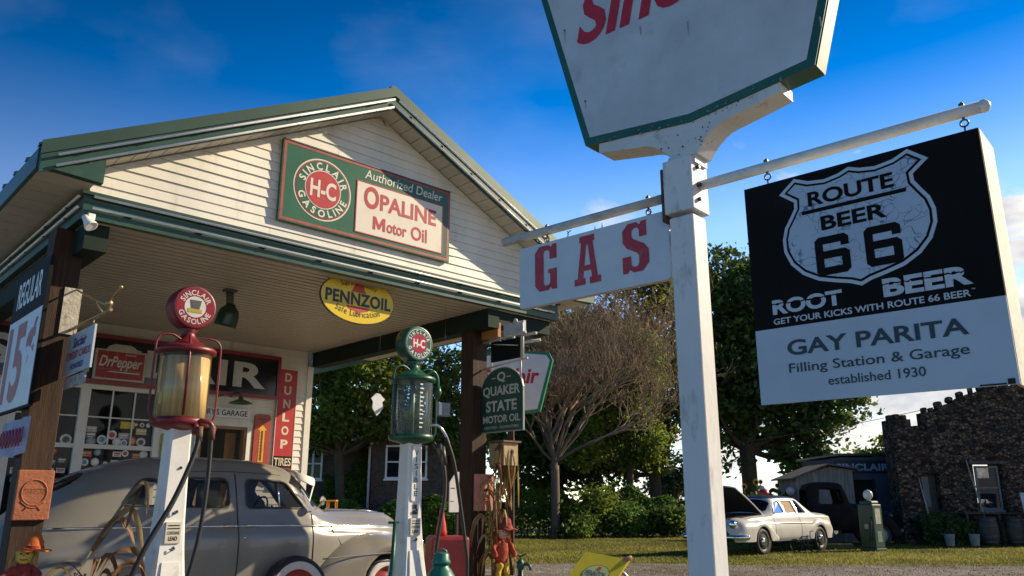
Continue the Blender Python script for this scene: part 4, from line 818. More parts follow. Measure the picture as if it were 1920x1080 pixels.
    if red:
        disc('globe_face', rg*.84, mat('globe_red', (.26,.008,.015), .25, var=.15), .0875); disc('globe_center', rg*.48, mat('globe_cream', (.62,.60,.55), .3), .0895)
        q = MB(); y = v-.0915; q.quad((u-.05, y, zc+.058), (u+.05, y, zc+.058), (u+.035, y, zc-.02), (u-.035, y, zc-.02)); T.part('globe_emblem', q, mat('emblem_grey', (.10,.085,.085), .4, var=.5, vs=60), gb)
        q = MB(); q.b2(u-.06, u+.06, v-.0925, v-.0905, zc-.05, zc-.018); T.part('globe_ribbon', q, mat('ribbon_gold', (.45,.33,.04), .4), gb)
        q = MB(); arc_text(q, 'SINCLAIR', u, zc, rg*.655, rg*.24, -72, 72, v-.0905, True, .8, .03); arc_text(q, 'GASOLINE', u, zc, rg*.655, rg*.24, 252, 108, v-.0905, False, .8, .03); T.part('globe_lettering', q, mat('globe_letter_pink', (.60,.50,.48), .4), gb)
    else:
        disc('globe_rim', rg*.82, M_enw, .0870); disc('globe_face', rg*.79, mat('globe_green', (.02,.10,.055), .25), .0885); disc('globe_center', rg*.52, mat('globe_crimson', (.42,.015,.04), .25), .0900)
        q = MB(); arc_text(q, 'SINCLAIR', u, zc, rg*.655, rg*.20, -78, 78, v-.091, True, .62, .03); arc_text(q, 'GASOLINE', u, zc, rg*.655, rg*.22, 255, 105, v-.091, False, .7, .03); text(q, 'H-C', u-.075, u+.075, zc-.045, zc+.045, v-.092, .035); T.part('globe_lettering', q, M_enw, gb)
    return T
M_pr_ = mat('pump_red', (.17,.011,.017), .42, var=.4, vs=9, stain=.55, ss=7, scol=(.09,.025,.018), bump=.08)
M_pg_ = mat('pump_green', (.010,.085,.042), .36, var=.35, vs=6, stain=.35, bump=.06, ss=6, scol=(.05,.12,.07))
# amber fuel as a streaky, slightly glossy liquid behind glass
M_fuel = mat('amber_fuel', (.82,.62,.30), .2, var=.5, vs=5, col2=(.45,.27,.09), stain=.85, ss=4.2, scol=(.16,.06,.02), stretch=(6, 6, .12))
T = pump('visible_pump', 'white gas pump with red globe and a glass cylinder full of amber fuel', 2.565, 6.72, M_pr_, glass('cylinder_glass_amber', (.5,.4,.2), .05, .12), M_fuel, True)
b = MB(); b.tube([(2.62, 6.56, 1.96), (2.66, 6.50, 1.99), (2.72, 6.48, 1.98), (2.76, 6.48, 1.93), (2.75, 6.48, 1.87)], .022, 8); b.tube([(2.62, 6.52, 1.97), (2.62, 6.50, 1.88)], .03, 8); T.part('hose_valve', b, M_pr_)
b = MB(); b.tube(spline([(2.65, 6.47, 1.90), (2.60, 6.44, 1.70), (2.47, 6.42, 1.36), (2.30, 6.42, 1.02), (2.20, 6.44, .70), (2.18, 6.46, .35), (2.30, 6.5, .16), (2.5, 6.5, .12)]), .021, 8)
b.mark(); b.tube(spline([(2.74, 6.47, 1.90), (2.74, 6.46, 1.5), (2.71, 6.45, 1.1), (2.64, 6.44, .75), (2.55, 6.44, .4), (2.5, 6.46, .2)]), .019, 8); T.part('hose', b, M_rubber)
b = MB(); b.tube([(2.64, 6.47, 1.94), (2.64, 6.465, 1.82)], .028, 8); b.mark(); b.tube([(2.745, 6.475, 1.95), (2.745, 6.47, 1.84)], .026, 8); T.part('hose_coupling', b, M_rust)
T = pump('visible_pump', 'white gas pump with green globe and an empty clear glass cylinder', 4.92, 6.72, M_pg_, glass('cylinder_glass_clear', (.20,.26,.24), .03, .22), M_fuel, False)
b = MB(); b.tube(spline([(5.03, 6.58, 2.10), (5.10, 6.52, 2.11), (5.18, 6.5, 2.03), (5.24, 6.5, 1.93)]), .014, 8); T.part('swivel_arm', b, M_chrome)
b = MB(); b.tube(spline([(5.10, 6.58, 1.94), (5.18, 6.52, 1.75), (5.20, 6.5, 1.45), (5.12, 6.5, 1.0), (5.07, 6.5, .6), (5.12, 6.5, .25), (5.25, 6.5, .15)]), .018, 8)
b.mark(); b.tube(spline([(5.20, 6.5, 1.99), (5.29, 6.48, 1.75), (5.37, 6.48, 1.40), (5.45, 6.48, 1.0), (5.49, 6.48, .7), (5.45, 6.5, .3), (5.3, 6.5, .16)]), .018, 8); T.part('hose', b, M_rubber)
b = MB(); b.tube([(5.16, 6.51, 1.90), (5.19, 6.5, 1.72)], .027, 8); b.mark(); b.tube([(5.13, 6.53, 1.92), (5.16, 6.51, 1.82)], .03, 8); T.part('hose_coupling', b, M_steel)
b = MB(); b.tube(spline([(5.06, 6.68, 2.64), (5.13, 6.66, 2.68), (5.19, 6.66, 2.62), (5.20, 6.66, 2.52)]), .02, 8); b.tube([(5.20, 6.66, 2.53), (5.205, 6.66, 2.46), (5.20, 6.66, 2.40)], [.03, .042, .02], 10); T.part('vent_spout', b, M_pg_)
b = MB(); b.tube([(4.78, 6.70, 1.16), (4.66, 6.68, 1.16)], .014, 6); b.mark(); b.tube([(4.72, 6.66, 1.17), (4.66, 6.60, .75), (4.58, 6.56, .35), (4.52, 6.56, .12)], [.02, .022, .035, .06], 6); T.part('green_leg', b, M_pg_)

# ================================================================== cars
def catmull(P, n):
    P = np.array(P, float); P = np.vstack([2*P[0]-P[1], P, 2*P[-1]-P[-2]]); o = []
    for i in range(1, len(P)-2):
        a, b_, c, d = P[i-1], P[i], P[i+1], P[i+2]
        for k in range(n):
            t = k/n; o.append(.5*(2*b_+(c-a)*t+(2*a-5*b_+4*c-d)*t*t+(3*b_-a-3*c+d)*t**3))
    o.append(P[-2]); return np.array(o)
def smoothinterp(x, xs, ys):
    m_ = np.gradient(np.array(ys, float), np.array(xs, float)); i = int(np.clip(np.searchsorted(xs, x)-1, 0, len(xs)-2)); h = xs[i+1]-xs[i]; t = (x-xs[i])/h
    dl = (ys[i+1]-ys[i])/h; m0, m1 = m_[i], m_[i+1]
    if dl == 0: m0 = m1 = 0
    else:
        m0 = np.clip(m0/dl, 0, 3)*dl; m1 = np.clip(m1/dl, 0, 3)*dl
    return (2*t**3-3*t*t+1)*ys[i]+(t**3-2*t*t+t)*h*m0+(-2*t**3+3*t*t)*ys[i+1]+(t**3-t*t)*h*m1
def inpoly(x, z, P):
    r = False; n = len(P)
    for i in range(n):
        (x0, z0), (x1, z1) = P[i], P[(i+1) % n]
        if (z0 > z) != (z1 > z) and x < (x1-x0)*(z-z0)/(z1-z0)+x0: r = not r
    return r
def nearest(x, z, P):
    best = (1e9, x, z)
    for i in range(len(P)):
        (x0, z0), (x1, z1) = P[i], P[(i+1) % len(P)]; dx, dz = x1-x0, z1-z0; t = max(0, min(1, ((x-x0)*dx+(z-z0)*dz)/(dx*dx+dz*dz+1e-12))); a, c = x0+dx*t, z0+dz*t; d = math.hypot(a-x, c-z)
        if d < best[0]: best = (d, a, c)
    return best
def rounded(P, r, n=4):
    o = []
    for i in range(len(P)):
        p0, p, p1 = Vector(P[i-1]), Vector(P[i]), Vector(P[(i+1) % len(P)]); a = p+(p0-p).normalized()*r; c = p+(p1-p).normalized()*r
        for k in range(n+1): t = k/n; q = a*(1-t)**2+p*2*t*(1-t)+c*t*t; o.append((q.x, q.y))
    return o
class Body:
    """lofted car shell: columns of numbers along x -> a cross-section from sill over the roof to the other sill"""
    def __init__(s, tab, nx=120, nz=8):
        s.xs = tab[0]; s.tab = tab; s.x0, s.x1 = tab[0][0], tab[0][-1]; s.nz = nz; s.st = np.linspace(s.x0, s.x1, nx); s.sec = [s.section(x) for x in s.st]
    def section(s, x):
        zs, yw, zw, yb, zb, yr, zr, zt = [smoothinterp(x, s.xs, r) for r in s.tab[1:]]
        P = [(yw*.93, zs), (yw*.985, zs+(zw-zs)*.35), (yw, zw), (yb+(yw-yb)*.45, zw+(zb-zw)*.6), (yb, zb), (yb+(yr-yb)*.5+.012, zb+(zr-zb)*.5), (yr, zr), (yr*.80, zr+(zt-zr)*.62), (yr*.42, zr+(zt-zr)*.93), (0, zt)]
        return catmull(P, s.nz)
    def y(s, x, z):
        i = int(np.clip(round((x-s.x0)/(s.x1-s.x0)*(len(s.st)-1)), 0, len(s.st)-1)); q = s.sec[i]; k = np.searchsorted(q[:, 1], z); k = min(max(k, 1), len(q)-1); a, c = q[k-1], q[k]; t = 0 if c[1] == a[1] else (z-a[1])/(c[1]-a[1]); return a[0]+(c[0]-a[0])*min(1, max(0, t))
    def mesh(s, holes, patches):
        V = []; nh = len(s.sec[0]); W = 2*nh-1
        for x, q in zip(s.st, s.sec):
            for j in range(W):
                y, z = (q[j][0], q[j][1]) if j < nh else (-q[W-1-j][0], q[W-1-j][1]); V.append([x, y, z])
        cell = s.st[1]-s.st[0]
        for p in V:                                   # pull the mesh onto the window outlines
            if abs(p[1]) < .3: continue
            for P in holes:
                d, a, c = nearest(p[0], p[2], P)
                if d < .55*cell: p[0], p[2] = a, c
        body = []; extra = {k: [] for k, _ in patches}
        for i in range(len(s.st)-1):
            for j in range(W-1):
                f = (i*W+j, i*W+j+1, (i+1)*W+j+1, (i+1)*W+j); c = np.mean([V[k] for k in f], 0)
                if abs(c[1]) > .3 and any(inpoly(c[0], c[2], P) for P in holes): continue
                for k, fn in patches:
                    if fn(c): extra[k].append(f); break
                else: body.append(f)
        return V, body, extra, W
def loft_fender(side, us, top, yo, yi, arch, zlow, yc, n=26, ns=14):
    """pontoon fender: us, top heights, outer half-width; arch=(u,z,r) cut out of its skirt"""
    b = MB(); vs = []; U_ = np.linspace(us[0], us[-1], n)
    for u in U_:
        zt = smoothinterp(u, us, top); o = smoothinterp(u, us, yo); z0 = zlow
        d = abs(u-arch[0])
        if d < arch[2]: z0 = max(zlow, arch[1]+math.sqrt(arch[2]**2-d*d))
        z0 = min(z0, zt-.03); hr = min(.26, (zt-z0)*.75)
        for k in range(ns+1):
            t = k/ns
            if t < .6: a = t/.6*math.pi/2; y, z = yi+(o-yi)*math.sin(a), zt-hr*(1-math.cos(a))
            else: q = (t-.6)/.4; y, z = o-.015*q*q, zt-hr-(zt-hr-z0)*q
            vs.append((u, yc+side*y, z))
    fs = [(i*(ns+1)+k, i*(ns+1)+k+1, (i+1)*(ns+1)+k+1, (i+1)*(ns+1)+k) for i in range(n-1) for k in range(ns)]
    k1 = ns+1; fs.append(tuple(range(k1))); fs.append(tuple((n-1)*k1+k for k in range(k1)))
    return b.add(vs, fs, True)
M_tyre = mat('tire_rubber', (.022,.021,.02), .7, var=.3, vs=20, bump=.1); M_ww = mat('whitewall', (.66,.63,.57), .6, var=.15, vs=8, stain=.3, ss=7, scol=(.3,.26,.2)); M_rim = mat('rim_red', (.30,.03,.025), .35, var=.2, vs=9)
def wheel(T, name, u, y, z, r, side, rim=M_rim, ww=True):
    b = MB(); w_ = .085
    b.lathe([(r*.66, -w_*.7), (r*.70, -w_*.85), (r*.88, -w_), (r*.97, -w_*.7), (r, -w_*.3), (r, w_*.3), (r*.97, w_*.7), (r*.88, w_), (r*.70, w_*.85), (r*.66, w_*.7)], (u, y, z), 40, 'y', None, False); t = T.part(name, b, M_tyre)
    if ww: b = MB(); b.lathe([(r*.66, 0), (r*.70, .004), (r*.86, .004), (r*.875, -.004)], (u, y+side*w_, z), 40, 'y', Matrix.Diagonal((1, side, 1, 1)), False); T.part('whitewall', b, M_ww, t)
    b = MB(); b.lathe([(r*.67, .0), (r*.63, -.01), (r*.60, -.03), (r*.50, -.035), (r*.36, -.02), (r*.30, -.005), (r*.01, 0)], (u, y+side*w_*.9, z), 40, 'y', Matrix.Diagonal((1, side, 1, 1)), False); T.part('rim', b, rim, t)
    b = MB(); b.lathe([(r*.31, -.004), (r*.30, .012), (r*.2, .03), (r*.01, .036)], (u, y+side*w_*.9, z), 28, 'y', Matrix.Diagonal((1, side, 1, 1)), False); T.part('hubcap', b, M_chrome, t)
    return t

# ---- the grey sedan under the canopy
T = Thing('sedan', 'grey 1940s four-door sedan with white sun visor, parked under the canopy behind the pumps', 'car', STN, (4.2, 9.45, 0)); FT = T
M_ford = mat('grey_car_paint', (.232,.218,.186), .24, var=.10, vs=1.5, stain=.12, ss=2.5, scol=(.18,.16,.13), coat=.45, spec=.5)
yc = 9.45
tab = np.array([ # x   zs   yw   zw   yb   zb   yr   zr   zt
 [1.70, .50, .30, .62, .24, .72, .14, .78, .80], [1.85, .42, .52, .70, .44, .90, .28, .98, 1.06], [2.10, .38, .68, .80, .58, 1.06, .40, 1.22, 1.33],
 [2.40, .36, .77, .86, .67, 1.16, .49, 1.42, 1.56], [2.80, .35, .83, .90, .735, 1.20, .56, 1.58, 1.735], [3.20, .34, .86, .92, .765, 1.22, .60, 1.65, 1.825], [3.70, .34, .875, .92, .785, 1.22, .62, 1.675, 1.855],
 [4.20, .34, .875, .92, .785, 1.22, .62, 1.67, 1.85], [4.55, .34, .87, .92, .775, 1.215, .605, 1.64, 1.815], [4.80, .34, .855, .92, .765, 1.21, .60, 1.56, 1.755], [5.00, .34, .83, .92, .75, 1.20, .62, 1.31, 1.62],
 [5.15, .36, .80, .92, .715, 1.15, .60, 1.215, 1.44], [5.32, .38, .76, .92, .68, 1.11, .55, 1.185, 1.27], [5.60, .40, .68, .92, .62, 1.08, .47, 1.17, 1.262], [6.10, .42, .55, .90, .50, 1.06, .36, 1.15, 1.245], [6.45, .42, .42, .86, .38, 1.02, .25, 1.11, 1.20], [6.62, .42, .30, .80, .26, .94, .15, 1.02, 1.08], [6.70, .45, .18, .74, .15, .84, .08, .90, .93]]).T
body = Body(tab, 200, 7)
w1 = rounded([(3.36, 1.30), (3.97, 1.295), (3.95, 1.60), (3.42, 1.60)], .07); w2 = rounded([(4.15, 1.285), (4.90, 1.285), (4.66, 1.585), (4.16, 1.60)], .07); w3 = rounded([(2.86, 1.32), (3.22, 1.31), (3.20, 1.59), (3.04, 1.58)], .06)
holes = [w1, w2, w3]
ws = lambda c: 4.90 < c[0] < 5.28 and c[2] > 1.30 and .035 < abs(c[1]) < .58 and c[2] > 1.30+.1*0
rw = lambda c: ((c[0]-2.42)/.17)**2+((abs(c[1])-.22)/.17)**2 < 1 and c[2] > 1.3
Vv, bf, ex, Wd = body.mesh(holes, [('windshield', ws), ('rear_window', rw)])
def shell(faces, name, ma, off=0, parent=None):
    b = MB(); used = sorted({q for f in faces for q in f}); mp = {q: i for i, q in enumerate(used)}; b.add([(Vv[q][0], yc+Vv[q][1], Vv[q][2]) for q in used], [tuple(mp[q] for q in f) for f in faces], True)
    return T.part(name, b, ma, parent)
bo = shell(bf, 'body', M_ford)
M_cg = glass('car_glass', (.05,.06,.065), .02, .35); M_cgd = glass('car_glass_dark', (.008,.009,.012), .03, .9)
shell(ex['windshield'], 'windshield', M_cg); shell(ex['rear_window'], 'rear_window', M_cgd)
def onside(P, s, d=.0, fn=body): return [(x, yc+s*(fn.y(x, z)+d), z) for x, z in P]
M_gask = mat('window_rubber', (.035,.034,.033), .6)
for P in holes:
    for s in (-1, 1):
        b = MB(); q = onside(P, s, -.012); b.add(q, [tuple(range(len(q)))]); o = T.part('side_window', b, M_cg)
        b = MB(); b.tube(onside(P+P[:1], s, .0), .013, 6, False); T.part('window_rubber', b, M_gask, o)
        b = MB(); b.tube(onside([(x, z) for x, z in rounded([( (p[0]-sum(a for a, _ in P)/len(P))*1.04+sum(a for a, _ in P)/len(P), (p[1]-sum(c for _, c in P)/len(P))*1.07+sum(c for _, c in P)/len(P)) for p in P], .004, 1)]+[( (P[0][0]-sum(a for a, _ in P)/len(P))*1.04+sum(a for a, _ in P)/len(P), (P[0][1]-sum(c for _, c in P)/len(P))*1.07+sum(c for _, c in P)/len(P))], s, .002), .007, 5, False); T.part('window_surround', b, M_ford, o)
for s in (-1, 1):
    b = MB(); b.tube(onside([(4.56, 1.29), (4.565, 1.45), (4.555, 1.59)], s, -.004), .009, 6); T.part('vent_bar', b, M_chrome)
    b = MB()
    for sm in ([(4.045, z) for z in np.linspace(1.66, .42, 24)], [(4.97-.0*z, z) for z in np.linspace(1.22, .45, 20)], [(3.30+.0*z, z) for z in np.linspace(.9, .42, 10)]): b.mark(); b.tube(onside(sm, s, .0005), .0075, 5)
    b.mark(); b.tube(onside([(x, 1.68-.05*(x-3.9)**2) for x in np.linspace(3.3, 4.62, 16)], s, .0), .005, 5)
    b.mark(); b.tube(onside([(5.18, 1.17), (5.26, 1.10), (5.28, 1.0), (5.36, .92), (5.40, .86)], s, .0), .005, 5); T.part('door_seam', b, M_gask)
    b = MB(); b.tube(onside([(x, 1.105+.02*math.sin((x-2.1)/4.3*math.pi)-.012*(x-2.1)) for x in np.linspace(2.1, 6.5, 44)], s, .004), .012, 6); T.part('belt_trim', b, M_chrome)
    for u0, d in ((3.88, 1), (4.12, 1)):
        b = MB(); b.tube(onside([(u0, 1.105), (u0+.02, 1.105)], s, .02), .018, 8); b.tube(onside([(u0, 1.107), (u0+.07, 1.105), (u0+.14, 1.10)], s, .045), [.012, .014, .008], 6); T.part('door_handle', b, M_chrome)
    b = MB(); b.sphere((4.11, yc+s*(body.y(4.11, .98)+.002), .98), .014, 8); T.part('lock', b, M_chrome)
    fe = loft_fender(s, [4.98, 5.15, 5.40, 5.75, 6.1, 6.40, 6.58, 6.70], [.66, .80, .935, 1.0, .985, .93, .84, .66], [.865, .89, .91, .925, .925, .90, .82, .62], .38, (6.02, .37, .40), .30, yc); T.part('front_fender', fe, M_ford)
    fe = loft_fender(s, [1.85, 2.05, 2.4, 2.9, 3.3, 3.62], [.55, .75, .90, .93, .80, .55], [.62, .82, .92, .93, .91, .86], .4, (2.95, .37, .38), .30, yc); T.part('rear_fender', fe, M_ford)
    b = MB(); b.tube([(u, yc+s*.928*(1 if u < 6.3 else .985), .72+.04*math.sin((u-5.0))) for u in np.linspace(5.05, 6.45, 14)], .008, 5); T.part('fender_bead', b, M_ford)
    wheel(T, 'wheel', 6.02, yc+s*.76, .36, .36, s); wheel(T, 'wheel', 3.05, yc+s*.76, .36, .36, s)
    b = MB(); b.lathe([(.085, -.02), (.10, 0), (.095, .02), (.06, .045), (.01, .055)], (6.60, yc+s*.66, .83), 20, 'x'); T.part('headlight', b, M_chrome)
# visor over the windshield, wipers, mirror, hood ornament, bumper
b = MB(); nv = 14; vs = []
for i in range(nv+1):
    y = -.66+1.32*i/nv; e = 1-(y/.66)**2
    vs += [(4.80+.10*e, yc+y, 1.625+.135*e**.7), (5.03+.22*e, yc+y*1.02, 1.545+.125*e**.7), (5.03+.22*e, yc+y*1.02, 1.530+.125*e**.7), (4.80+.10*e, yc+y, 1.610+.135*e**.7)]
b.add(vs, [(4*i+k, 4*i+(k+1) % 4, 4*i+4+(k+1) % 4, 4*i+4+k) for i in range(nv) for k in range(4)]+[(0, 1, 2, 3), (4*nv+3, 4*nv+2, 4*nv+1, 4*nv)], True); T.part('sun_visor', b, mat('visor_white', (.74,.72,.64), .4, var=.1))
b = MB(); b.tube([(4.84, yc-.70, 1.50), (4.98, yc-.66, 1.36), (5.06, yc-.60, 1.56)], .010, 6); T.part('visor_bracket', b, M_white)
b = MB(); b.tube([(5.02, yc-.74, 1.27), (5.05, yc-.82, 1.33)], .009, 6); b.lathe([(.05, -.012), (.055, 0), (.01, .012)], (5.06, yc-.84, 1.37), 16, 'x'); T.part('side_mirror', b, M_chrome)
b = MB(); b.tube([(5.6, yc, 1.268), (6.2, yc, 1.25), (6.5, yc, 1.20)], .012, 6); T.part('hood_strip', b, M_chrome)
b = MB(); b.tube(spline([(6.72, yc-.88, .50), (6.86, yc-.6, .50), (6.92, yc, .50), (6.86, yc+.6, .50), (6.72, yc+.88, .50)]), .055, 8); T.part('bumper', b, M_chrome)
b = MB(); b.tube(spline([(1.62, yc-.80, .5), (1.52, yc-.4, .5), (1.5, yc, .5), (1.52, yc+.4, .5), (1.62, yc+.80, .5)]), .05, 8); T.part('bumper', b, M_chrome)
# interior: seats, steering wheel, dark floor
M_seat = mat('seat_cloth', (.16,.14,.11), .85, var=.2, vs=8)
for u in (3.0, 4.25): b = MB(); b.b2(u-.08, u+.08, yc-.62, yc+.62, .55, 1.26, .05); b.b2(u+.08, u+.55, yc-.62, yc+.62, .5, .72, .05); T.part('seat', b, M_seat)
b = MB(); b.tube([(4.86+.05*math.cos(a), yc+.36+.19*math.sin(a), 1.25+.17*math.cos(a)) for a in np.linspace(0, 2*math.pi, 25)], .011, 6, False); b.tube([(4.84, yc+.36, 1.25), (5.15, yc+.36, .95)], .018, 6); T.part('steering_wheel', b, M_black)
b = MB(); b.b2(2.6, 5.3, yc-.72, yc+.72, .36, .40); T.part('floor_pan', b, M_darkhole)
# loose whitewall wheel standing before the car
T = Thing('spare_wheel', 'whitewall tire on a red rim leaning against the side of the grey sedan', 'wheel', STN, (4.66, 8.40, 0))
b = MB(); 
def leanwheel(T):
    M_ = Matrix.Translation((4.66, 8.42, .395)) @ Matrix.Rotation(rad(-6), 4, 'X'); r = .385; w_ = .09
    def P(prof, nm, ma, par=None, n=44):
        b = MB(); b.lathe(prof, (0, 0, 0), n, 'y', M_, nm == 'tire' and False); return T.part(nm, b, ma, par)
    t = P([(r*.64, -w_*.7), (r*.70, -w_*.85), (r*.88, -w_), (r*.97, -w_*.7), (r, -w_*.3), (r, w_*.3), (r*.97, w_*.7), (r*.88, w_), (r*.64, w_*.7)], 'tire', M_tyre)
    P([(r*.62, -w_*.86), (r*.66, -w_*.96), (r*.80, -w_*1.04), (r*.83, -w_*1.0)], 'whitewall', M_ww, t)
    P([(r*.63, -w_*.85), (r*.60, -w_*.7), (r*.56, -w_*.5), (r*.42, -w_*.45), (r*.30, -w_*.7), (r*.01, -w_*.75)], 'rim', M_rim, t)
leanwheel(T)
# ================================================================== small things round the pumps and posts
def ribbon(mb, pts, w, tw=0.0, seed=0):
    """a long curling leaf blade"""
    P = spline(pts, 5); n = len(P); vs = []; r_ = random.Random(seed)
    a0 = r_.uniform(0, 6.28)
    for i, p in enumerate(P):
        t = i/(n-1); d = (P[min(i+1, n-1)]-P[max(i-1, 0)]).normalized(); s_ = d.cross(Vector((math.cos(a0+tw*t), math.sin(a0+tw*t), .3))).normalized(); ww = w*(math.sin(math.pi*min(1, .12+t*.88))**.6+.05)
        vs += [p-s_*ww, p+d.cross(s_)*ww*.35, p+s_*ww]
    mb.add(vs, [(3*i+k, 3*i+k+1, 3*i+4+k, 3*i+3+k) for i in range(n-1) for k in (0, 1)], True)
M_corn = leafmat('dry_corn_leaf', (.24,.15,.06), (.44,.33,.16), .3, 5, .4); M_corn2 = leafmat('dry_corn_brown', (.10,.045,.02), (.24,.13,.05), .25, 6, .4); M_stalk = mat('dry_stalk', (.30,.19,.08), .7, var=.4, vs=10, stretch=(3, 3, .6))
def corn_bundle(label, F, base, n, H, spread, seed, lean=(0, 0), lf=5, ll=1.0):
    T = Thing('corn_stalk_bundle', label, 'corn stalks', F, base, 'dried corn stalks tied to the posts'); r_ = random.Random(seed)
    for k in range(n):
        a = r_.uniform(0, 6.28); x0, y0 = base[0]+.07*math.cos(a), base[1]+.05*math.sin(a); h = H*r_.uniform(.72, 1.05); dx, dy = spread*r_.uniform(-1, 1)+lean[0], spread*.5*r_.uniform(-1, 1)+lean[1]
        P = [(x0, y0, 0), (x0+dx*.25, y0+dy*.25, h*.45), (x0+dx*.6, y0+dy*.6, h*.8), (x0+dx, y0+dy, h)]
        b = MB(); b.tube(spline(P, 4), [.013]*9+[.009]*4, 6); st = T.part('stalk', b, M_stalk)
        for j in range(lf):
            t = r_.uniform(.3, 1); q = Vector(P[0]).lerp(Vector(P[3]), t); a = r_.uniform(0, 6.28); l_ = r_.uniform(.22, .5)*ll; c, s_ = math.cos(a), math.sin(a)*.55
            b = MB(); ribbon(b, [q, q+Vector((c*l_*.4, s_*l_*.4, .12)), q+Vector((c*l_*.8, s_*l_*.8, .02)), q+Vector((c*l_, s_*l_, -.16-.15*r_.random()))], r_.uniform(.010, .020), r_.uniform(-3, 3), seed*99+k*9+j); T.part('leaf', b, M_corn if r_.random() < .6 else M_corn2, st)
    return T
T = corn_bundle('dried corn stalks bending right between the left post and the red-globed pump', STN, (1.98, 6.75, 0), 5, .92, .16, 3, (.03, -.05), 3)
for k, (P, w_) in enumerate([([(1.86, 6.68, .7), (2.02, 6.64, 1.05), (2.18, 6.6, 1.36), (2.30, 6.6, 1.50), (2.34, 6.6, 1.40), (2.35, 6.6, 1.25)], .03), ([(2.2, 6.6, 1.38), (2.27, 6.58, 1.45), (2.22, 6.56, 1.3), (2.19, 6.55, 1.16)], .035), ([(2.0, 6.64, 1.0), (2.12, 6.6, 1.22), (2.22, 6.58, 1.16), (2.28, 6.56, 1.0)], .045), ([(2.05, 6.62, 1.1), (2.2, 6.6, 1.3), (2.27, 6.55, 1.2), (2.33, 6.55, 1.0)], .04), ([(2.02, 6.6, .75), (2.12, 6.56, .98), (2.3, 6.55, .98), (2.38, 6.55, .7)], .04), ([(2.1, 6.6, .7), (2.2, 6.56, .9), (2.34, 6.55, .88), (2.42, 6.55, .62)], .035)]):
    b = MB(); ribbon(b, P, w_*.6, 1.6, 40+k); T.part('drooping_leaf', b, M_corn2 if k % 3 else M_corn)
T = corn_bundle('dried corn stalks tied upright to the front of the right canopy post', STN, (6.78, 7.44, 0), 10, 1.75, .09, 11, (.0, -.02), 5, .6)
for k in range(9):
    r_ = random.Random(60+k); x = 6.70+.04*k*.75; b = MB(); ribbon(b, [(x, 7.42, 1.98+r_.uniform(-.05, .06)), (x+r_.uniform(-.03, .06), 7.34, 2.0), (x+r_.uniform(-.05, .1), 7.32, 1.75), (x+r_.uniform(-.1, .1), 7.33, 1.45+r_.uniform(-.2, .1))], r_.uniform(.02, .04), 1.0, 70+k); T.part('husk', b, M_corn if k % 3 else M_corn2)
# two scarecrow dolls
M_straw = leafmat('straw', (.50,.34,.10), (.66,.48,.18), .3, 8, .3)
def doll(label, base, hatc, hairc, shirtc, trous, face, h, turn, brim=True, low=0.0):
    T = Thing('scarecrow_doll', label, 'scarecrow doll', STN, base, 'scarecrow dolls at the canopy posts', turn); u, v, z = 0, 0, 0
    def F(b, n_, ma, par=None):
        if n_ in ('hat', 'shirt', 'trouser_leg', 'hair'):      # crumpled cloth
            b.v = [(x+.016*h*math.sin(z/h*31+y/h*17), y+.014*h*math.sin(x/h*27+z/h*19), z+.02*h*math.sin(x/h*23+1)*math.sin(y/h*21+2)) for x, y, z in b.v]
        return T.part(n_, b, ma, par, None, True)
    b = MB(); b.lathe([(.06*h, 0), (.115*h, .10*h), (.125*h, .25*h), (.10*h, .42*h), (.055*h, .49*h)], (0, 0, .28*h), 14, 'z', Matrix.Diagonal((1, .7, 1, 1))); 
    for s in (-1, 1): b.tube(spline([(s*.08*h, 0, .72*h), (s*.17*h, -.03*h, .62*h), (s*.21*h, -.07*h, .44*h)]), [.045*h]*14+[.05*h]*3, 8)
    bd = F(b, 'shirt', shirtc)
    b = MB()
    for s in (-1, 1): b.mark(); b.tube(spline([(s*.06*h, 0, .34*h), (s*.08*h, -.03*h, .18*h), (s*.09*h, -.01*h, 0)]), [.058*h]*10+[.05*h]*7, 8)
    F(b, 'trouser_leg', trous)
    b = MB()
    for s in (-1, 1):
        b.mark()
        for k in range(9): a = k*.7; b.tube([(s*.21*h, -.07*h, .45*h), (s*.23*h+.03*h*math.cos(a), -.08*h+.03*h*math.sin(a), .36*h)], .006*h, 4)
    F(b, 'straw_hand', M_straw)
    b = MB(); b.sphere((0, -.01*h, .85*h), .105*h, 16, (1, .9, 1.08)); hd = F(b, 'head', face)
    b = MB(); 
    for s in (-1, 1): b.mark(); b.sphere((s*.036*h, -.10*h, .872*h), .012*h, 8)
    F(b, 'eye', M_black, hd)
    b = MB(); b.prism([(-.014*h, .848*h), (.014*h, .848*h), (0, .87*h)], -.117*h, -.09*h); F(b, 'nose', hatc, hd)
    b = MB(); b.tube([(x*h, -.101*h+x*x*h*1.2, (.815-.018*math.cos(x*24))*h) for x in np.linspace(-.045, .045, 9)], .005*h, 4); F(b, 'mouth', mat('thread_red', (.3,.02,.02), .7), hd)
    b = MB()
    for s in (-1, 1):
        for k in range(12): r_ = random.Random(k*3+s); ribbon(b, [(s*.07*h, r_.uniform(-.07, .05)*h, .93*h), (s*.115*h, r_.uniform(-.08, .05)*h, .86*h), (s*(.12+r_.random()*.03)*h, r_.uniform(-.08, .05)*h, .72*h)], .012*h, 1, k)
    F(b, 'hair', hairc, hd)
    b = MB(); b.lathe([(.20*h, .905*h), (.195*h, .918*h), (.12*h, .935*h), (.10*h, 1.02*h), (.055*h, 1.10*h), (.02*h, 1.13*h)], (0, .0, 0), 18, 'z', Matrix.Rotation(rad(5), 4, 'Y')); F(b, 'hat', hatc, hd)
    b = MB(); b.lathe([(.122*h, .936*h), (.116*h, .965*h)], (0, 0, 0), 18, 'z', Matrix.Rotation(rad(5), 4, 'Y'), False); F(b, 'hat_band', shirtc, hd)
    return T
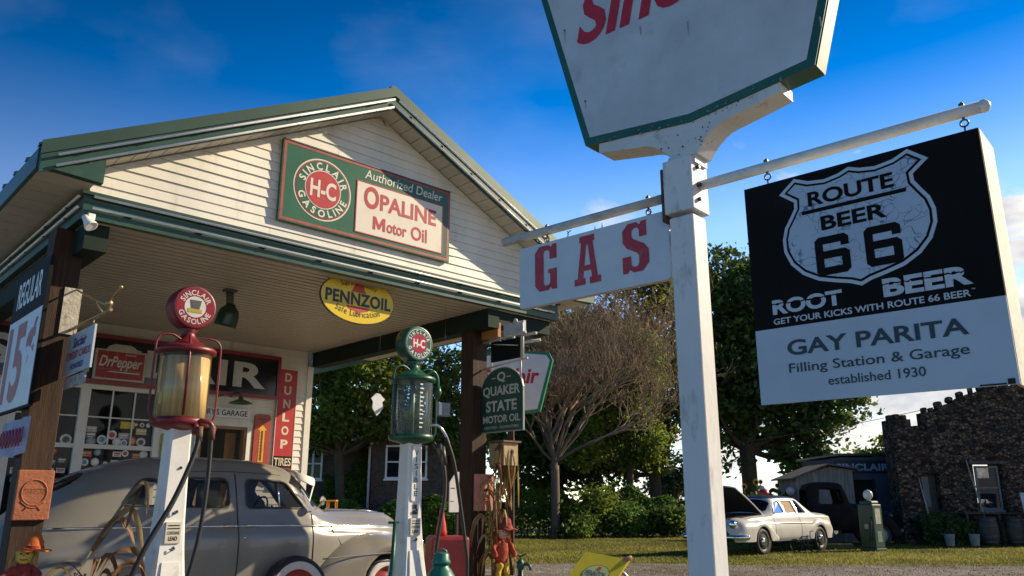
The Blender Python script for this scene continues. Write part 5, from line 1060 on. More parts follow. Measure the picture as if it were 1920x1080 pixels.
M_or = mat('felt_orange', (.58,.13,.02), .85, var=.25, vs=12); M_cl = mat('sack_cloth_yellow', (.62,.46,.10), .85, var=.25, vs=14); M_plaid = mat('plaid_red', (.30,.035,.028), .85, var=.5, vs=30); M_ye = mat('felt_yellow', (.66,.48,.05), .85, var=.25, vs=14); M_den = mat('denim_dark', (.04,.05,.09), .85, var=.4, vs=20)
doll('scarecrow doll with orange felt hat and yellow face at the foot of the left post', (1.66, 7.05, .46), M_or, M_straw, M_plaid, M_den, M_cl, .60, rad(-18))
doll('scarecrow doll with red checked shirt and ragged orange hair at the right post', (6.72, 7.30, .44), M_plaid, M_or, mat('shirt_orange_red', (.42,.06,.025), .85, var=.5, vs=26, stain=.5, ss=20, scol=(.7,.55,.4)), M_ye, mat('sack_cloth_pale', (.55,.42,.28), .85, var=.2), .66, rad(-12))
for nm, lab, u, v, z, w_, h_ in (('straw_bale', 'small straw bale under the doll with orange felt hat', 1.66, 7.05, 0, .44, .46), ('straw_bale', 'small straw bale under the doll with red checked shirt', 6.74, 7.32, 0, .42, .44)):
    T = Thing(nm, lab, 'straw bale', STN, (u, v, z), 'straw bales at the posts'); b = MB(); b.box((u, v-.0, h_/2), (w_, .30, h_-.002), 0, .03); T.part('bale', b, mat('bale_straw', (.48,.34,.12), .9, var=.5, vs=26, bump=.6, bs=60, stretch=(.3, 1, 3)))
    b = MB()
    for s in (-1, 1): b.mark(); b.frame(u-.5, u+.5, -1, 1, .01, 0, 1) if False else b.tube([(u+s*w_*.25, v-.154, .005), (u+s*w_*.25, v-.154, h_), (u+s*w_*.25, v+.154, h_)], .005, 5)
    T.part('twine', b, mat('twine', (.30,.10,.04), .8))
# wooden box on the right post
T = Thing('nesting_box', 'small weathered plywood box with rusty stains, mounted high on the right canopy post', 'box', STN, (6.85, 7.40, 1.78))
b = MB(); b.b2(6.74, 6.98, 7.30, 7.566, 1.785, 2.06, .005); T.part('box', b, mat('weathered_plywood', (.46,.34,.18), .75, var=.4, vs=7, stain=.8, ss=7, scol=(.12,.055,.025), bump=.2, stretch=(3, 3, .7)))
b = MB(); b.b2(6.71, 7.01, 7.27, 7.566, 2.063, 2.085); T.part('lid', b, mat('box_lid', (.16,.06,.04), .7, var=.4))
b = MB(); b.prism(outline_ellipse(6.88, 1.95, .028, .028, 20), 7.2965, 7.2995); T.part('entrance_hole', b, M_darkhole)
# pale board on a stake behind the right post
T = Thing('pale_board', 'pale grey board with a clipped corner on a stake, behind the right canopy post', 'sign', STN, (7.84, 9.5, 0))
b = MB(); b.prism([(7.68, 1.21), (8.06, 1.21), (8.06, 1.79), (7.80, 1.79), (7.68, 1.64)], 9.49, 9.51); T.part('board', b, mat('pale_board_paint', (.55,.55,.54), .5, var=.15, vs=4, stain=.3))
b = MB(); b.b2(7.84, 7.89, 9.511, 9.55, 0, 1.7); T.part('stake', b, M_wood)
b = MB(); b.b2(7.70, 7.78, 9.487, 9.4895, 1.545, 1.56); b.b2(7.70, 7.76, 9.487, 9.4895, 1.36, 1.37); T.part('mark', b, M_steel, each=True)
# red oil cabinet with cone
T = Thing('oil_cabinet', 'dull red steel oil cabinet with a red cone on top, behind the hoses', 'oil cabinet', WLD, (-.70, 9.05, 0))
M_cab = mat('cabinet_red', (.25,.018,.02), .45, var=.35, vs=5, stain=.3, ss=4, scol=(.08,.02,.015))
b = MB(); b.box((-.70, 9.05, .50), (.41, .36, 1.0), rad(20), .035); T.part('cabinet', b, M_cab)
b = MB(); b.lathe([(.062, 1.0), (.058, 1.05), (.046, 1.13), (.03, 1.21), (.024, 1.27), (.018, 1.285)], (-.76, 9.0, 0), 20); T.part('cone', b, mat('cone_red', (.50,.04,.03), .35, var=.2))
b = MB(); b.tube([(-.76, 9.0, 1.28), (-.755, 9.0, 1.30), (-.75, 9.0, 1.33)], [.018, .024, .01], 8); T.part('spout', b, M_rust)
b = MB(); b.box((-.78, 8.862, .72), (.02, .02, .10), rad(20)); T.part('latch', b, M_steel)
# green can
T = Thing('milk_can', 'teal green milk can with domed lid standing on the pump island', 'milk can', WLD, (-.655, 7.8, 0))
M_can = mat('can_teal', (.012,.16,.115), .4, var=.25, vs=6, stain=.25, ss=6, scol=(.03,.08,.06))
b = MB(); b.lathe([(.15, .14), (.16, .16), (.165, .62), (.15, .66), (.10, .745), (.072, .775), (.068, .80)], (-.655, 7.8, 0), 30); T.part('can', b, M_can)
b = MB(); b.lathe([(.085, .80), (.088, .825), (.075, .845), (.073, .885), (.06, .90), (.01, .905)], (-.655, 7.8, 0), 26); lid = T.part('lid', b, M_can)
b = MB(); b.tube([(-.655+.05*math.cos(a), 7.8, .895+.038*math.sin(a)) for a in np.linspace(0, math.pi, 9)], .009, 6); T.part('handle', b, mat('can_handle', (.16,.20,.19), .5, .4), lid)
b = MB()
for s in (-1, 1): b.mark(); b.tube([(-.655+s*.165, 7.8, .60), (-.655+s*.22, 7.8, .58), (-.655+s*.22, 7.8, .46), (-.655+s*.165, 7.8, .44)], .011, 6)
T.part('side_handle', b, M_can)
b = MB(); b.box((-.60, 7.9, .07), (.62, .55, .137), rad(43.3), .01); tag(b.build('pump_island', MCON), 'concrete pad', None, None, 'structure')
# green yard hydrant
T = Thing('yard_hydrant', 'slim dark green yard hydrant standing in the gravel right of the canopy', 'hydrant', WLD, (.10, 10.0, 0))
M_hy = mat('hydrant_green', (.015,.085,.06), .45, var=.3, vs=8, stain=.2, scol=(.02,.03,.03))
b = MB(); b.tube([(.10, 10, 0), (.10, 10, .60)], .032, 12); b.lathe([(.035, .58), (.045, .60), (.045, .66), (.03, .69), (.02, .70)], (.10, 10, 0), 14); T.part('pipe', b, M_hy)
b = MB(); b.tube(spline([(.12, 9.99, .63), (.18, 9.98, .645), (.215, 9.97, .61), (.215, 9.97, .575)]), .018, 8); T.part('spout', b, M_hy)
b = MB(); b.tube([(.10, 10, .69), (.10, 10, .735)], .012, 6); b.tube(spline([(.03, 10, .775), (.06, 10, .745), (.10, 10, .735), (.14, 10, .745), (.165, 10, .765)]), .010, 6); T.part('handle', b, M_hy)
# yellow oil stand with crank
T = Thing('oil_stand', 'leaning yellow sheet metal oil sign with a small oval emblem, beside a crank handle', 'sign', WLD, (.86, 8.5, 0))
M_ys = mat('oil_stand_yellow', (.50,.42,.015), .4, var=.2, vs=5, stain=.2, ss=6, scol=(.3,.22,.02))
P3 = lambda a, c, d=0: (.74+a*.44+.0*c-c*.36, 8.46+a*.04+c*-.30-d*.8, .875-a*.085-c*.42+d*.6)   # a across, c down the sheet
b = MB(); q = [P3(0, 0), P3(1, 0), P3(1, 1.3), P3(0, 1.3)]; q2 = [(x+.012, y+.016, z-.012) for x, y, z in q]; b.add(q+q2, [(0, 3, 2, 1), (4, 5, 6, 7), (0, 1, 5, 4), (1, 2, 6, 5), (2, 3, 7, 6), (3, 0, 4, 7)]); T.part('sheet', b, M_ys)
def flat(pts, d): return [P3(.52+x, .40+z, d) for x, z in pts]
b = MB(); e = [(.29*math.cos(t), .19*math.sin(t)) for t in np.linspace(0, 2*math.pi, 40, endpoint=False)]; b.add(flat(e, .003), [tuple(range(40))]); T.part('emblem_ring', b, mat('emblem_green', (.10,.14,.03), .4))
b = MB(); b.add(flat([(x*.93, z*.93) for x, z in e], .005), [tuple(range(40))]); T.part('emblem_field', b, mat('emblem_pale', (.40,.48,.20), .4))
v_, f_ = glyphs('PENNZOIL', .02); a_ = v_[:, :2].min(0); c_ = v_[:, :2].max(0); qn = (v_[:, :2]-a_)/(c_-a_)-.5
b = MB(); b.add(flat([(x*.46, -z*.11) for x, z in qn], .007), f_); T.part('emblem_lettering', b, mat('emblem_navy', (.06,.08,.16), .4))
b = MB(); b.add(flat([(-.05,-.08),(.05,-.08),(.03,-.15),(-.03,-.15)], .007)+flat([(-.10,.07),(.10,.07),(.06,.13),(-.06,.13)], .007), [(0, 1, 2, 3), (4, 5, 6, 7)]); T.part('emblem_bell', b, M_pr, each=True)
b = MB(); b.tube([(.86, 8.40, 0), (.80, 8.45, .60)], .025, 8); T.part('leg', b, M_steel)
T = Thing('crank_handle', 'curved grey metal crank arm with a wooden grip, right of the leaning yellow sheet', 'crank', WLD, (1.22, 8.55, 0))
b = MB(); b.tube(spline([(1.10, 8.5, .775), (1.075, 8.5, .745), (1.09, 8.5, .69), (1.15, 8.5, .63), (1.22, 8.52, .5), (1.24, 8.55, .2), (1.24, 8.55, 0)]), .018, 8); T.part('arm', b, mat('crank_grey', (.38,.38,.40), .35, .6))
b = MB(); b.tube([(1.095, 8.5, .772), (1.15, 8.5, .79), (1.21, 8.5, .818)], [.017, .025, .02], 10); T.part('grip', b, mat('grip_wood', (.36,.19,.08), .5, var=.3, vs=14))
# ================================================================== vegetation
def leaf_cards(b, C, size, r_, flat=.0, asp=.55, ver=False):
    """many small leaf-shaped faces at the points C"""
    n = len(C); s = size*r_.uniform(.6, 1.35, n)
    d = r_.normal(size=(n, 3)); d[:, 2] *= .8; d /= np.linalg.norm(d, axis=1)[:, None]+1e-9
    if ver: d = d*np.array([.3, .3, 1]); d /= np.linalg.norm(d, axis=1)[:, None]
    e = r_.normal(size=(n, 3)); e -= (e*d).sum(1)[:, None]*d; e /= np.linalg.norm(e, axis=1)[:, None]+1e-9
    nn = np.cross(d, e)
    p0 = C-d*s[:, None]; p1 = C+e*(s*asp)[:, None]+nn*(s*.15)[:, None]; p2 = C+d*s[:, None]; p3 = C-e*(s*asp)[:, None]+nn*(s*.15)[:, None]
    V = np.stack([p0, p1, p2, p3], 1).reshape(-1, 3); o = len(b.v)
    b.v += [tuple(p) for p in V.tolist()]; b.f += [(o+4*i, o+4*i+1, o+4*i+2, o+4*i+3) for i in range(n)]; b.sm += [False]*n
def clumps(blobs, r_, per, spread, ncl):
    """clump centres biased to each blob's shell, leaves scattered round them"""
    pts = []; cen = []
    tot = sum(bl[3]*bl[4]*bl[5] for bl in blobs)
    for (cx, cy, cz, rx, ry, rz) in blobs:
        k = max(4, int(ncl*(rx*ry*rz)/tot)); d = r_.normal(size=(k, 3)); d /= np.linalg.norm(d, axis=1)[:, None]; rr = r_.uniform(.35, 1.08, k)**.55
        c = np.array([cx, cy, cz])+d*rr[:, None]*np.array([rx, ry, rz])*(1+.16*np.sin(d[:, :1]*5+cx)*np.cos(d[:, 2:]*4)); cen.append(c)
        m_ = (per*r_.uniform(.35, 1.6, k)).astype(int)
        for q, mm in zip(c, m_):
            sp = spread*r_.uniform(.6, 1.4); g_ = r_.normal(size=(mm, 3))*np.array([sp, sp, sp*.62]); pts.append(q+g_)
    return np.vstack(pts), np.vstack(cen)
def limbs(b, base, tops, r0, r_):
    for t in tops:
        p0 = Vector(base); p1 = Vector(t); mid = p0.lerp(p1, .5)+Vector((r_.uniform(-.3, .3), r_.uniform(-.3, .3), -.12*(p1-p0).length))
        P = spline([p0, mid, p1], 4); n = len(P); b.tube(P, [r0*(1-.85*i/(n-1)) for i in range(n)], 5, False)
M_bark = mat('bark', (.085,.06,.042), .9, var=.5, vs=6, bump=.6, bs=18, stretch=(2, 2, .5)); M_bark2 = mat('pale_bark', (.15,.115,.085), .9, var=.4, vs=5, bump=.5, bs=16, stretch=(2, 2, .5))
def tree(name, label, cat, x, y, tr, blobs, ma, leaf, per, spread, ncl, seed, group=None, bark=None, fork=None, nl=14, ver=False, z0=0, asp=.55):
    r_ = np.random.default_rng(seed); T = Thing(name, label, cat, WLD, (x, y, z0), group)
    C, cen = clumps(blobs, r_, per, spread, ncl); C = C[C[:, 2] > z0+.05]; b = MB(); leaf_cards(b, C, leaf, r_, asp=asp, ver=ver); o = b.build('crown', ma, T.o, (x, y, z0), False)
    if tr:
        fz = fork or min(bl[2]-bl[5]*.5 for bl in blobs); b = MB(); b.tube(spline([(x, y, z0-.05), (x+.02, y, z0+.3), (x+.08*r_.normal(), y, z0+fz*.55), (x+.1*r_.normal(), y, z0+fz)], 4), [tr*1.5, tr*1.25, tr*1.1, tr*1.05]+[tr]*9, 10)
        tp = cen[r_.choice(len(cen), min(nl, len(cen)), replace=False)]; limbs(b, (x, y, z0+fz*.92), tp, tr*.55, r_); T.part('trunk', b, bark or M_bark)
    return T
L_mid = leafmat('leaf_mid_green', (0.057,0.114,0.023), (0.162,0.237,0.042), .40, .5, .45); L_dark = leafmat('leaf_dark_green', (0.042,0.092,0.026), (0.125,0.185,0.042), .35, .4, .45); L_yel = leafmat('leaf_yellow_green', (.085,.145,.02), (.25,.30,.045), .42, .45, .45); L_aut = leafmat('leaf_turning', (0.085,0.128,0.024), (0.255,0.221,0.051), .4, .35, .45, (.36,.13,.035))
L_hedge = leafmat('hedge_leaf', (0.055,0.132,0.026), (0.165,0.275,0.044), .35, .8, .5); L_far = leafmat('far_leaf', (0.032,0.061,0.026), (0.072,0.104,0.042), .3, .3, .35)
# trees seen under the canopy
tree('broadleaf_tree', 'yellow green tree before the brown brick house, seen left of the green pump', 'tree', -6.35, 30.2, .17, [(-7.2, 30.2, 4.6, 1.5, 1.2, 1.3), (-5.6, 30.2, 5.9, 1.7, 1.4, 1.5), (-5.0, 30.4, 4.5, 1.2, 1.1, .9), (-7.4, 30.2, 6.9, 1.8, 1.4, 1.4), (-6.6, 30.2, 3.6, .9, .9, .6)], L_yel, .11, 58, .26, 330, 21, 'trees behind the station')
tree('broadleaf_tree', 'dark green tree beside the house, seen between the green pump and right post', 'tree', -2.9, 31.2, .17, [(-3.3, 31.2, 4.5, 1.3, 1.2, 1.2), (-2.2, 31.2, 5.9, 1.3, 1.2, 1.2), (-1.9, 31.2, 4.0, .8, .9, .9), (-3.6, 31.2, 6.6, 1.4, 1.2, 1.2)], L_mid, .10, 50, .26, 190, 22, 'trees behind the station')
tree('broadleaf_tree', 'turning tree with rust-red sprays of leaves behind the white sign post', 'tree', 7.2, 41, .30, [(6.9, 41, 11.4, 1.9, 2.2, 2.9), (7.6, 41, 7.4, 2.2, 2.2, 2.6), (5.6, 41, 5.4, 1.9, 2, 1.9), (4.4, 41, 8.4, 1.9, 2, 2.6), (7.5, 41, 14, 1.3, 1.5, 1.5), (6.4, 41, 3.6, 1.7, 1.6, 1.2), (6.0, 42, 7.6, 2.6, 1.8, 2.4), (4.6, 42, 6.0, 2.0, 1.8, 2.0)], L_aut, .17, 56, .42, 460, 23, 'trees behind the station')
tree('broadleaf_tree', 'dark shaded tree behind the bare tree, right of the right post', 'tree', 2.4, 43, .26, [(.4, 43, 5.0, 2.0, 2, 1.7), (2.4, 43, 7.8, 2.6, 2.2, 2.4), (3.8, 43, 4.2, 1.7, 1.8, 1.6), (1.0, 43, 10, 2.4, 2, 1.6), (1.6, 43, 3.0, 2.0, 1.8, 1.4), (4.6, 43, 3.4, 1.8, 1.8, 1.6), (3.2, 43, 5.6, 2.0, 1.8, 1.6), (3.6, 43.5, 9.4, 2.2, 1.8, 2.2), (1.4, 43.5, 6.6, 2.4, 1.8, 2.0)], L_mid, .18, 56, .40, 520, 24, 'trees behind the station')
tree('broadleaf_tree', 'huge dark tree with dense backlit foliage and a thick trunk behind the white car', 'tree', 12.95, 45, .42, [(12.6, 45, 12.4, 2.6, 2.6, 3.0), (14.6, 45, 9.2, 3.4, 2.8, 3.2), (12.0, 45, 7.6, 2.2, 2.4, 2.2), (17.0, 45, 7.2, 2.2, 2.2, 2.8), (11.6, 45, 4.4, 1.1, 1.5, 1.4), (16.0, 45, 4.6, 1.8, 2, 1.9), (15.6, 45, 13.0, 3.4, 2.6, 2.4), (18.6, 45, 6.6, 1.1, 1.2, 1.3), (13.6, 45, 6.2, 1.6, 1.6, 1.5), (15.4, 45.6, 7.4, 2.8, 1.6, 2.4), (12.6, 45.6, 9.8, 2.6, 1.6, 2.4)], L_dark, .19, 62, .42, 640, 25, 'trees behind the station', None, 4.6, 22)
tree('small_tree', 'small bright green tree behind the stone building, left of its corner tower', 'tree', 27.3, 62, .2, [(27.3, 62, 3.6, 2.4, 2, 1.6), (28.6, 62, 5.0, 1.5, 1.5, 1.3), (25.6, 62, 2.6, 1.4, 1.4, 1.2)], L_yel, .2, 40, .45, 90, 26, 'trees behind the station')
tree('round_tree', 'round dark tree far away, just left of the white sign post', 'tree', 17.4, 88, .3, [(17.4, 88, 4.3, 2.3, 2, 2.0), (16.4, 88, 3.0, 1.8, 2, 1.5)], L_far, .26, 40, .5, 70, 27, 'far trees')
tree('broadleaf_tree', 'light green leafy tree directly behind the right side of the bare tree', 'tree', 5.3, 36.5, .16, [(4.9, 36.5, 5.6, 1.5, 1.2, 1.5), (5.9, 36.5, 7.4, 1.2, 1.2, 1.6), (5.7, 36.5, 3.9, 1.2, 1.1, 1.0), (3.4, 36.5, 3.6, 1.1, 1.0, .9)], L_yel, .11, 54, .27, 230, 29, 'trees behind the station')
# distant wood line
r_ = np.random.default_rng(5); P = []
for i in range(300):
    x = r_.uniform(-60, 90); hgt = 1.6+1.3*math.sin(x*.12)+.9*math.sin(x*.37+1); k = 26; P.append(np.array([x, 110+r_.uniform(-3, 3), 0])+np.abs(r_.normal(size=(k, 3)))*np.array([1, .6, 1.0])*np.array([1.3, 1, max(.8, hgt*.62)])*np.sign(r_.normal(size=(k, 3))+np.array([0, 0, 9])))
b = MB(); leaf_cards(b, np.vstack(P), .42, r_); tag(b.build('far_wood', L_far, None, None, False), 'dark far-off line of woodland along the horizon', 'woodland', None, 'stuff')
# bare tree full of twigs
T = Thing('bare_tree', 'grey brown bare tree with a dense tangle of dry twigs on the lawn', 'tree', WLD, (1.72, 33, 0))
b = MB(); tw = MB(); rb = random.Random(4); tips = []
def grow(p, d, l, r, dep):
    n = 3; P = [p]; q = p; dd = d.copy()
    for i in range(n):
        dd = (dd+Vector((rb.uniform(-.34, .34), rb.uniform(-.34, .34), rb.uniform(-.16, .2)+(.07 if dep >= 3 else 0)))).normalized(); q = q+dd*(l/n); P.append(q)
    (b if dep < 2 else tw).tube(P, [max(.0075, r*(1-.35*i/n)) for i in range(n+1)], 6 if dep < 3 else 3, False)
    if dep >= 6: tips.append(q); return
    for k in range(rb.choice((3, 3, 4)) if dep else 5):
        a = rb.uniform(0, 6.28); sp = rb.uniform(.35, .85)
        nd = (dd+Vector((math.cos(a)*sp, math.sin(a)*sp*.8, rb.uniform(-.25, .35)))).normalized(); grow(P[-1] if k < 2 else P[2], nd, l*rb.uniform(.64, .90), r*.58, dep+1)
grow(Vector((1.72, 33, 2.7)), Vector((.1, 0, 1)), 1.4, .15, 0)
for a, ln in ((-.55, 2.0), (.55, 2.2), (.25, 2.4), (-.2, 2.4), (.8, 2.2), (-.8, 1.8), (.1, 2.6), (.65, 2.6), (.95, 1.9)): grow(Vector((1.72, 33, 2.9)), Vector((math.sin(a), rb.uniform(-.3, .3), math.cos(a))).normalized(), ln, .075, 1)
b.tube(spline([(1.68, 33, -.05), (1.70, 33, .4), (1.73, 33, 1.6), (1.72, 33, 2.8)], 4), [.24]+[.18]*12, 10); T.part('trunk', b, M_bark2)
tw.build('twigs', mat('dry_twigs', (.30,.215,.15), .9, var=.4, vs=2, stain=.4, ss=.8, scol=(.26,.14,.08)), T.o, T.base)
r_ = np.random.default_rng(3); tp = np.array([t[:] for t in tips]); C = tp[r_.integers(0, len(tp), 4600)]+r_.normal(size=(4600, 3))*.2; b = MB(); leaf_cards(b, C, .055, r_, ver=True, asp=.3)
b.build('dry_leaves', leafmat('dry_tree_leaf', (.22,.14,.08), (.38,.28,.18), .35, .5, .4), T.o, T.base, False)
# hedge in two lengths and loose bushes
def hedge(name, label, cat, x0, x1, y, h, th_, n, seed, ma, group=None, leaf=.085):
    r_ = np.random.default_rng(seed); X = r_.uniform(x0, x1, n); t = r_.uniform(0, 1, n)**.6; hh = h*(.86+.12*np.sin(X*1.7+seed)+.08*np.sin(X*4.1)); Z = t*hh; bul = np.sqrt(np.clip(1-(t*.96)**4, 0, 1))*(1+.3*np.sin(X*2.6)*np.sin(Z*3)); Y = y+r_.choice([-1, -1, -1, 1], n)*th_*bul*r_.uniform(.55, 1.05, n)
    b = MB(); leaf_cards(b, np.stack([X, Y, Z], 1), leaf, r_); T = Thing(name, label, cat, WLD, ((x0+x1)/2, y, 0), group); b.build('foliage', ma, T.o, T.base, False)
    b = MB()
    for k in range(int((x1-x0)*1.6)): x = r_.uniform(x0+.1, x1-.1); b.tube([(x, y, -.02), (x+.05, y-.05, h*.45), (x+r_.uniform(-.3, .3), y-.1, h*.72)], [.03, .022, .01], 5)
    T.part('stems', b, M_bark); return T
hedge('hedge', 'long clipped hedge behind the bare tree along the back of the lawn', 'hedge', -.9, 8.4, 35, 1.95, .8, 15000, 31, L_hedge, 'hedges')
hedge('hedge', 'hedge below the windows of the brown brick house, seen past the grey car', 'hedge', -8.8, -1.2, 29.5, 1.55, .7, 13000, 32, L_hedge, 'hedges')
for i, (x, y, rx, rz, ma, lb) in enumerate([(3.1, 33.8, 1.25, 1.7, L_yel, 'tall bright green bush just right of the bare tree trunk'), (4.6, 34.0, .9, 1.05, L_hedge, 'lower rounded bush right of the tall bright green bush'), (2.55, 32.8, .5, .6, L_mid, 'smallest bush, at the foot of the tall bright green bush'), (6.3, 34.0, 1.0, 1.0, L_mid, 'bush at the end of the hedge beside the white sign post'), (-1.3, 30.5, .9, 1.0, L_yel, 'light bush behind the pale board and right post')]):
    tree('bush', lb, 'bush', x, y, .04, [(x, y, rz*.55, rx, .8, rz*.55), (x+rx*.3, y, rz*.9, rx*.6, .6, rz*.35)], ma, .085, 46, .2, 62, 50+i, 'bushes on the lawn', None, .3, 6)
# grass blades on the lawn
r_ = np.random.default_rng(9); n = 60000; Y = 18.4+(r_.uniform(0, 1, n)**1.6)*17; X = r_.uniform(-.30, .66, n)*Y
keep = Y > 18.95+.25*np.sin(X*.9)+.3*np.sin(X*.31+1)+np.maximum(0, X-5)*.06-(.3+np.maximum(0, X-4)*.5)*r_.uniform(0, 1, n)**4; X, Y = X[keep], Y[keep]; n = len(X); h = r_.uniform(.02, .055, n); a = r_.uniform(0, 6.28, n); wd = .012
V = np.stack([np.stack([X-wd*np.cos(a), Y-wd*np.sin(a), 0*X], 1), np.stack([X+wd*np.cos(a), Y+wd*np.sin(a), 0*X], 1), np.stack([X+.03*np.sin(a*3), Y+.03*np.cos(a*3), h], 1)], 1).reshape(-1, 3)
b = MB(); b.v = [tuple(p) for p in V.tolist()]; b.f = [(3*i, 3*i+1, 3*i+2) for i in range(n)]; b.sm = [False]*n
tag(b.build('grass', leafmat('grass_blade', (.11,.12,.016), (.30,.26,.045), .4, .35, .4), None, None, False), 'short dry-tipped grass of the lawn', 'grass', None, 'stuff')
# loose stones on the gravel
r_ = np.random.default_rng(8); b = MB(); n = 9000; Y = 9+(r_.uniform(0, 1, n)**1.2)*10; X = r_.uniform(-.25, .66, n)*Y
oc = [(1, 0, 0), (0, 1, 0), (-1, 0, 0), (0, -1, 0), (0, 0, .8)]
V = []; Fs = []
for i in range(n):
    s_ = r_.uniform(.008, .028); o = len(V); an = r_.uniform(0, 6.28); c, s2 = math.cos(an), math.sin(an)
    for (p, q, z) in oc: V.append((X[i]+(p*c-q*s2*.7)*s_, Y[i]+(p*s2+q*c*.7)*s_, .006+z*s_))
    Fs += [(o, o+1, o+4), (o+1, o+2, o+4), (o+2, o+3, o+4), (o+3, o, o+4)]
b.add(V, Fs); tag(b.build('loose_stones', mat('gravel_stone', (.36,.34,.31), .9, var=.4, vs=3, island=.45), None, None, False), 'loose pale stones scattered over the gravel', 'stones', None, 'stuff')

# ================================================================== brick house behind
M_brick = mat('brown_brick', (.085,.058,.044), .85, var=.5, vs=7, stain=.5, ss=12, scol=(.26,.18,.13), bump=.3, bs=20)
T = Thing('brick_house', 'brown brick house with grey gabled roof and white windows behind the hedge', 'house', WLD, (-6.2, 34, 0))
b = MB(); b.b2(-10.5, -2.0, 32.0, 37, 0, 3.7); b.prism([(-6.1, 3.3), (-2.0, 3.3), (-2.0, 3.5), (-3.6, 4.9), (-6.1, 3.3)][:4]+[(-3.9, 4.6)], 31.9, 32.0) if False else b
T.part('wall', b, M_brick)
b = MB(); b.add([(-10.9, 31.6, 3.62), (-1.6, 31.6, 3.62), (-2.6, 34.5, 5.1), (-9.9, 34.5, 5.1), (-10.9, 37.4, 3.62), (-1.6, 37.4, 3.62)], [(0, 1, 2, 3), (5, 4, 3, 2), (0, 3, 4), (1, 5, 2), (0, 4, 5, 1)]); rf = T.part('roof', b, mat('slate_roof', (.05,.06,.08), .7, var=.3, vs=3, stretch=(1, 1, 6), bump=.2))
b = MB(); b.b2(-10.95, -1.55, 31.55, 31.62, 3.50, 3.64); T.part('gutter', b, mat('gutter_white', (.55,.56,.58), .5), rf)
# projecting gabled bay
b = MB(); b.b2(-5.3, -2.5, 30.9, 31.999, 0, 3.6); b.prism([(-5.3, 3.6), (-2.5, 3.6), (-3.9, 4.65)], 30.9, 31.999); T.part('bay', b, M_brick)
b = MB()
for s in (-1, 1): x0 = -3.9; xe = x0+s*1.65; b.mark(); b.add([(x0, 30.75, 4.77), (xe, 30.75, 3.53), (xe, 32.4, 3.53), (x0, 32.4, 4.77), (x0, 30.75, 4.67), (xe, 30.75, 3.43), (xe, 32.4, 3.43), (x0, 32.4, 4.67)], [(0, 1, 2, 3), (4, 7, 6, 5), (0, 4, 5, 1), (1, 5, 6, 2), (2, 6, 7, 3), (3, 7, 4, 0)])
T.part('bay_roof', b, MATS['slate_roof'], rf)
def hwin(T, x0, x1, z0, z1, y, n=2, trim=M_white):
    b = MB(); b.frame(x0, x1, z0, z1, .07, y-.05, y-.002); b.b2(x0-.05, x1+.05, y-.09, y-.002, z0-.06, z0-.001)
    for k in range(1, n): xm = x0+(x1-x0)*k/n; b.b2(xm-.04, xm+.04, y-.048, y-.003, z0+.07, z1-.07)
    b.b2(x0+.071, x1-.071, y-.044, y-.008, (z0+z1)/2-.025, (z0+z1)/2+.025) if n == 1 else [b.b2(x0+(x1-x0)*k/n+(.071 if k == 0 else .041), x0+(x1-x0)*(k+1)/n-(.071 if k == n-1 else .041), y-.044, y-.008, (z0+z1)/2-.025, (z0+z1)/2+.025) for k in range(n)]
    w_ = T.part('window', b, trim); b = MB(); b.quad((x0+.07, y-.02, z0+.07), (x1-.07, y-.02, z0+.07), (x1-.07, y-.02, z1-.07), (x0+.07, y-.02, z1-.07)); T.part('pane', b, glass('house_glass', (.012,.016,.024), .04, .95), w_); return w_
hwin(T, -8.15, -7.4, 2.2, 3.42, 32.0, 2); hwin(T, -4.78, -3.2, 2.2, 3.45, 30.9, 2)
b = MB(); b.tube([(-5.38, 30.85, .0), (-5.38, 30.85, 3.4), (-5.30, 30.8, 3.55)], .05, 6); T.part('downspout', b, MATS['gutter_white'])
# ivy on the brick wall
hedge('ivy', 'grey green ivy climbing the brick wall between the two white windows', 'ivy', -7.2, -5.5, 31.6, 3.0, .22, 3600, 36, L_mid, None, .07)
# small orange stool
T = Thing('stool', 'tall orange wooden stool standing in the yard behind the grey car', 'stool', WLD, (-3.48, 16, 0)); M_os = mat('stool_orange', (.62,.22,.02), .5, var=.2)
b = MB(); b.b2(-3.58, -3.38, 15.9, 16.1, 1.365, 1.395, .005); T.part('seat', b, M_os)
for sx in (-3.565, -3.405):
    for sy in (15.92, 16.07): b = MB(); b.b2(sx, sx+.02, sy, sy+.02, 0, 1.3645); T.part('leg', b, M_os)
# second five-sided sign, on a pole behind the right post
T = Thing('brand_sign', 'smaller white five-sided sign with green rim on a pole behind the right post', 'sign', WLD, (-.02, 16.2, 0), None, rad(-12))
def small(ins): return [(x, z) for x, z in [(-.60+ins, 3.10+ins), (0, 3.04+ins*1.05), (.60-ins, 3.10+ins), (.87-ins*1.1, 4.12), (.80-ins*1.1, 4.28-ins), (.0, 4.36-ins), (-.80+ins*1.1, 4.28-ins), (-.87+ins*1.1, 4.12)]]
b = MB(); b.prism(small(0), -.06, .06); T.part('board', b, mat('rim_bright_green', (.02,.22,.10), .4, var=.3, vs=4), None, None, True)
b = MB(); b.prism(small(.05), -.064, -.0605); T.part('face_panel', b, mat('small_sign_white', (.66,.68,.72), .4, var=.1), None, None, True)
b = MB(); text(b, 'Sinclair', -.58, .60, 3.66, 3.98, -.066, .03, .2); T.part('lettering', b, M_signred, None, None, True)
b = MB(); b.b2(-.06, .06, -.055, .055, 0, 3.04); T.part('pole', b, M_wood, None, None, True)
b = MB(); b.tube([(.1, 0, 4.50), (.62, 0, 4.56)], .03, 8); b.tube([(.05, 0, 4.30), (.05, 0, 4.9)], .035, 8); T.part('top_bracket', b, M_pipe, None, None, True)

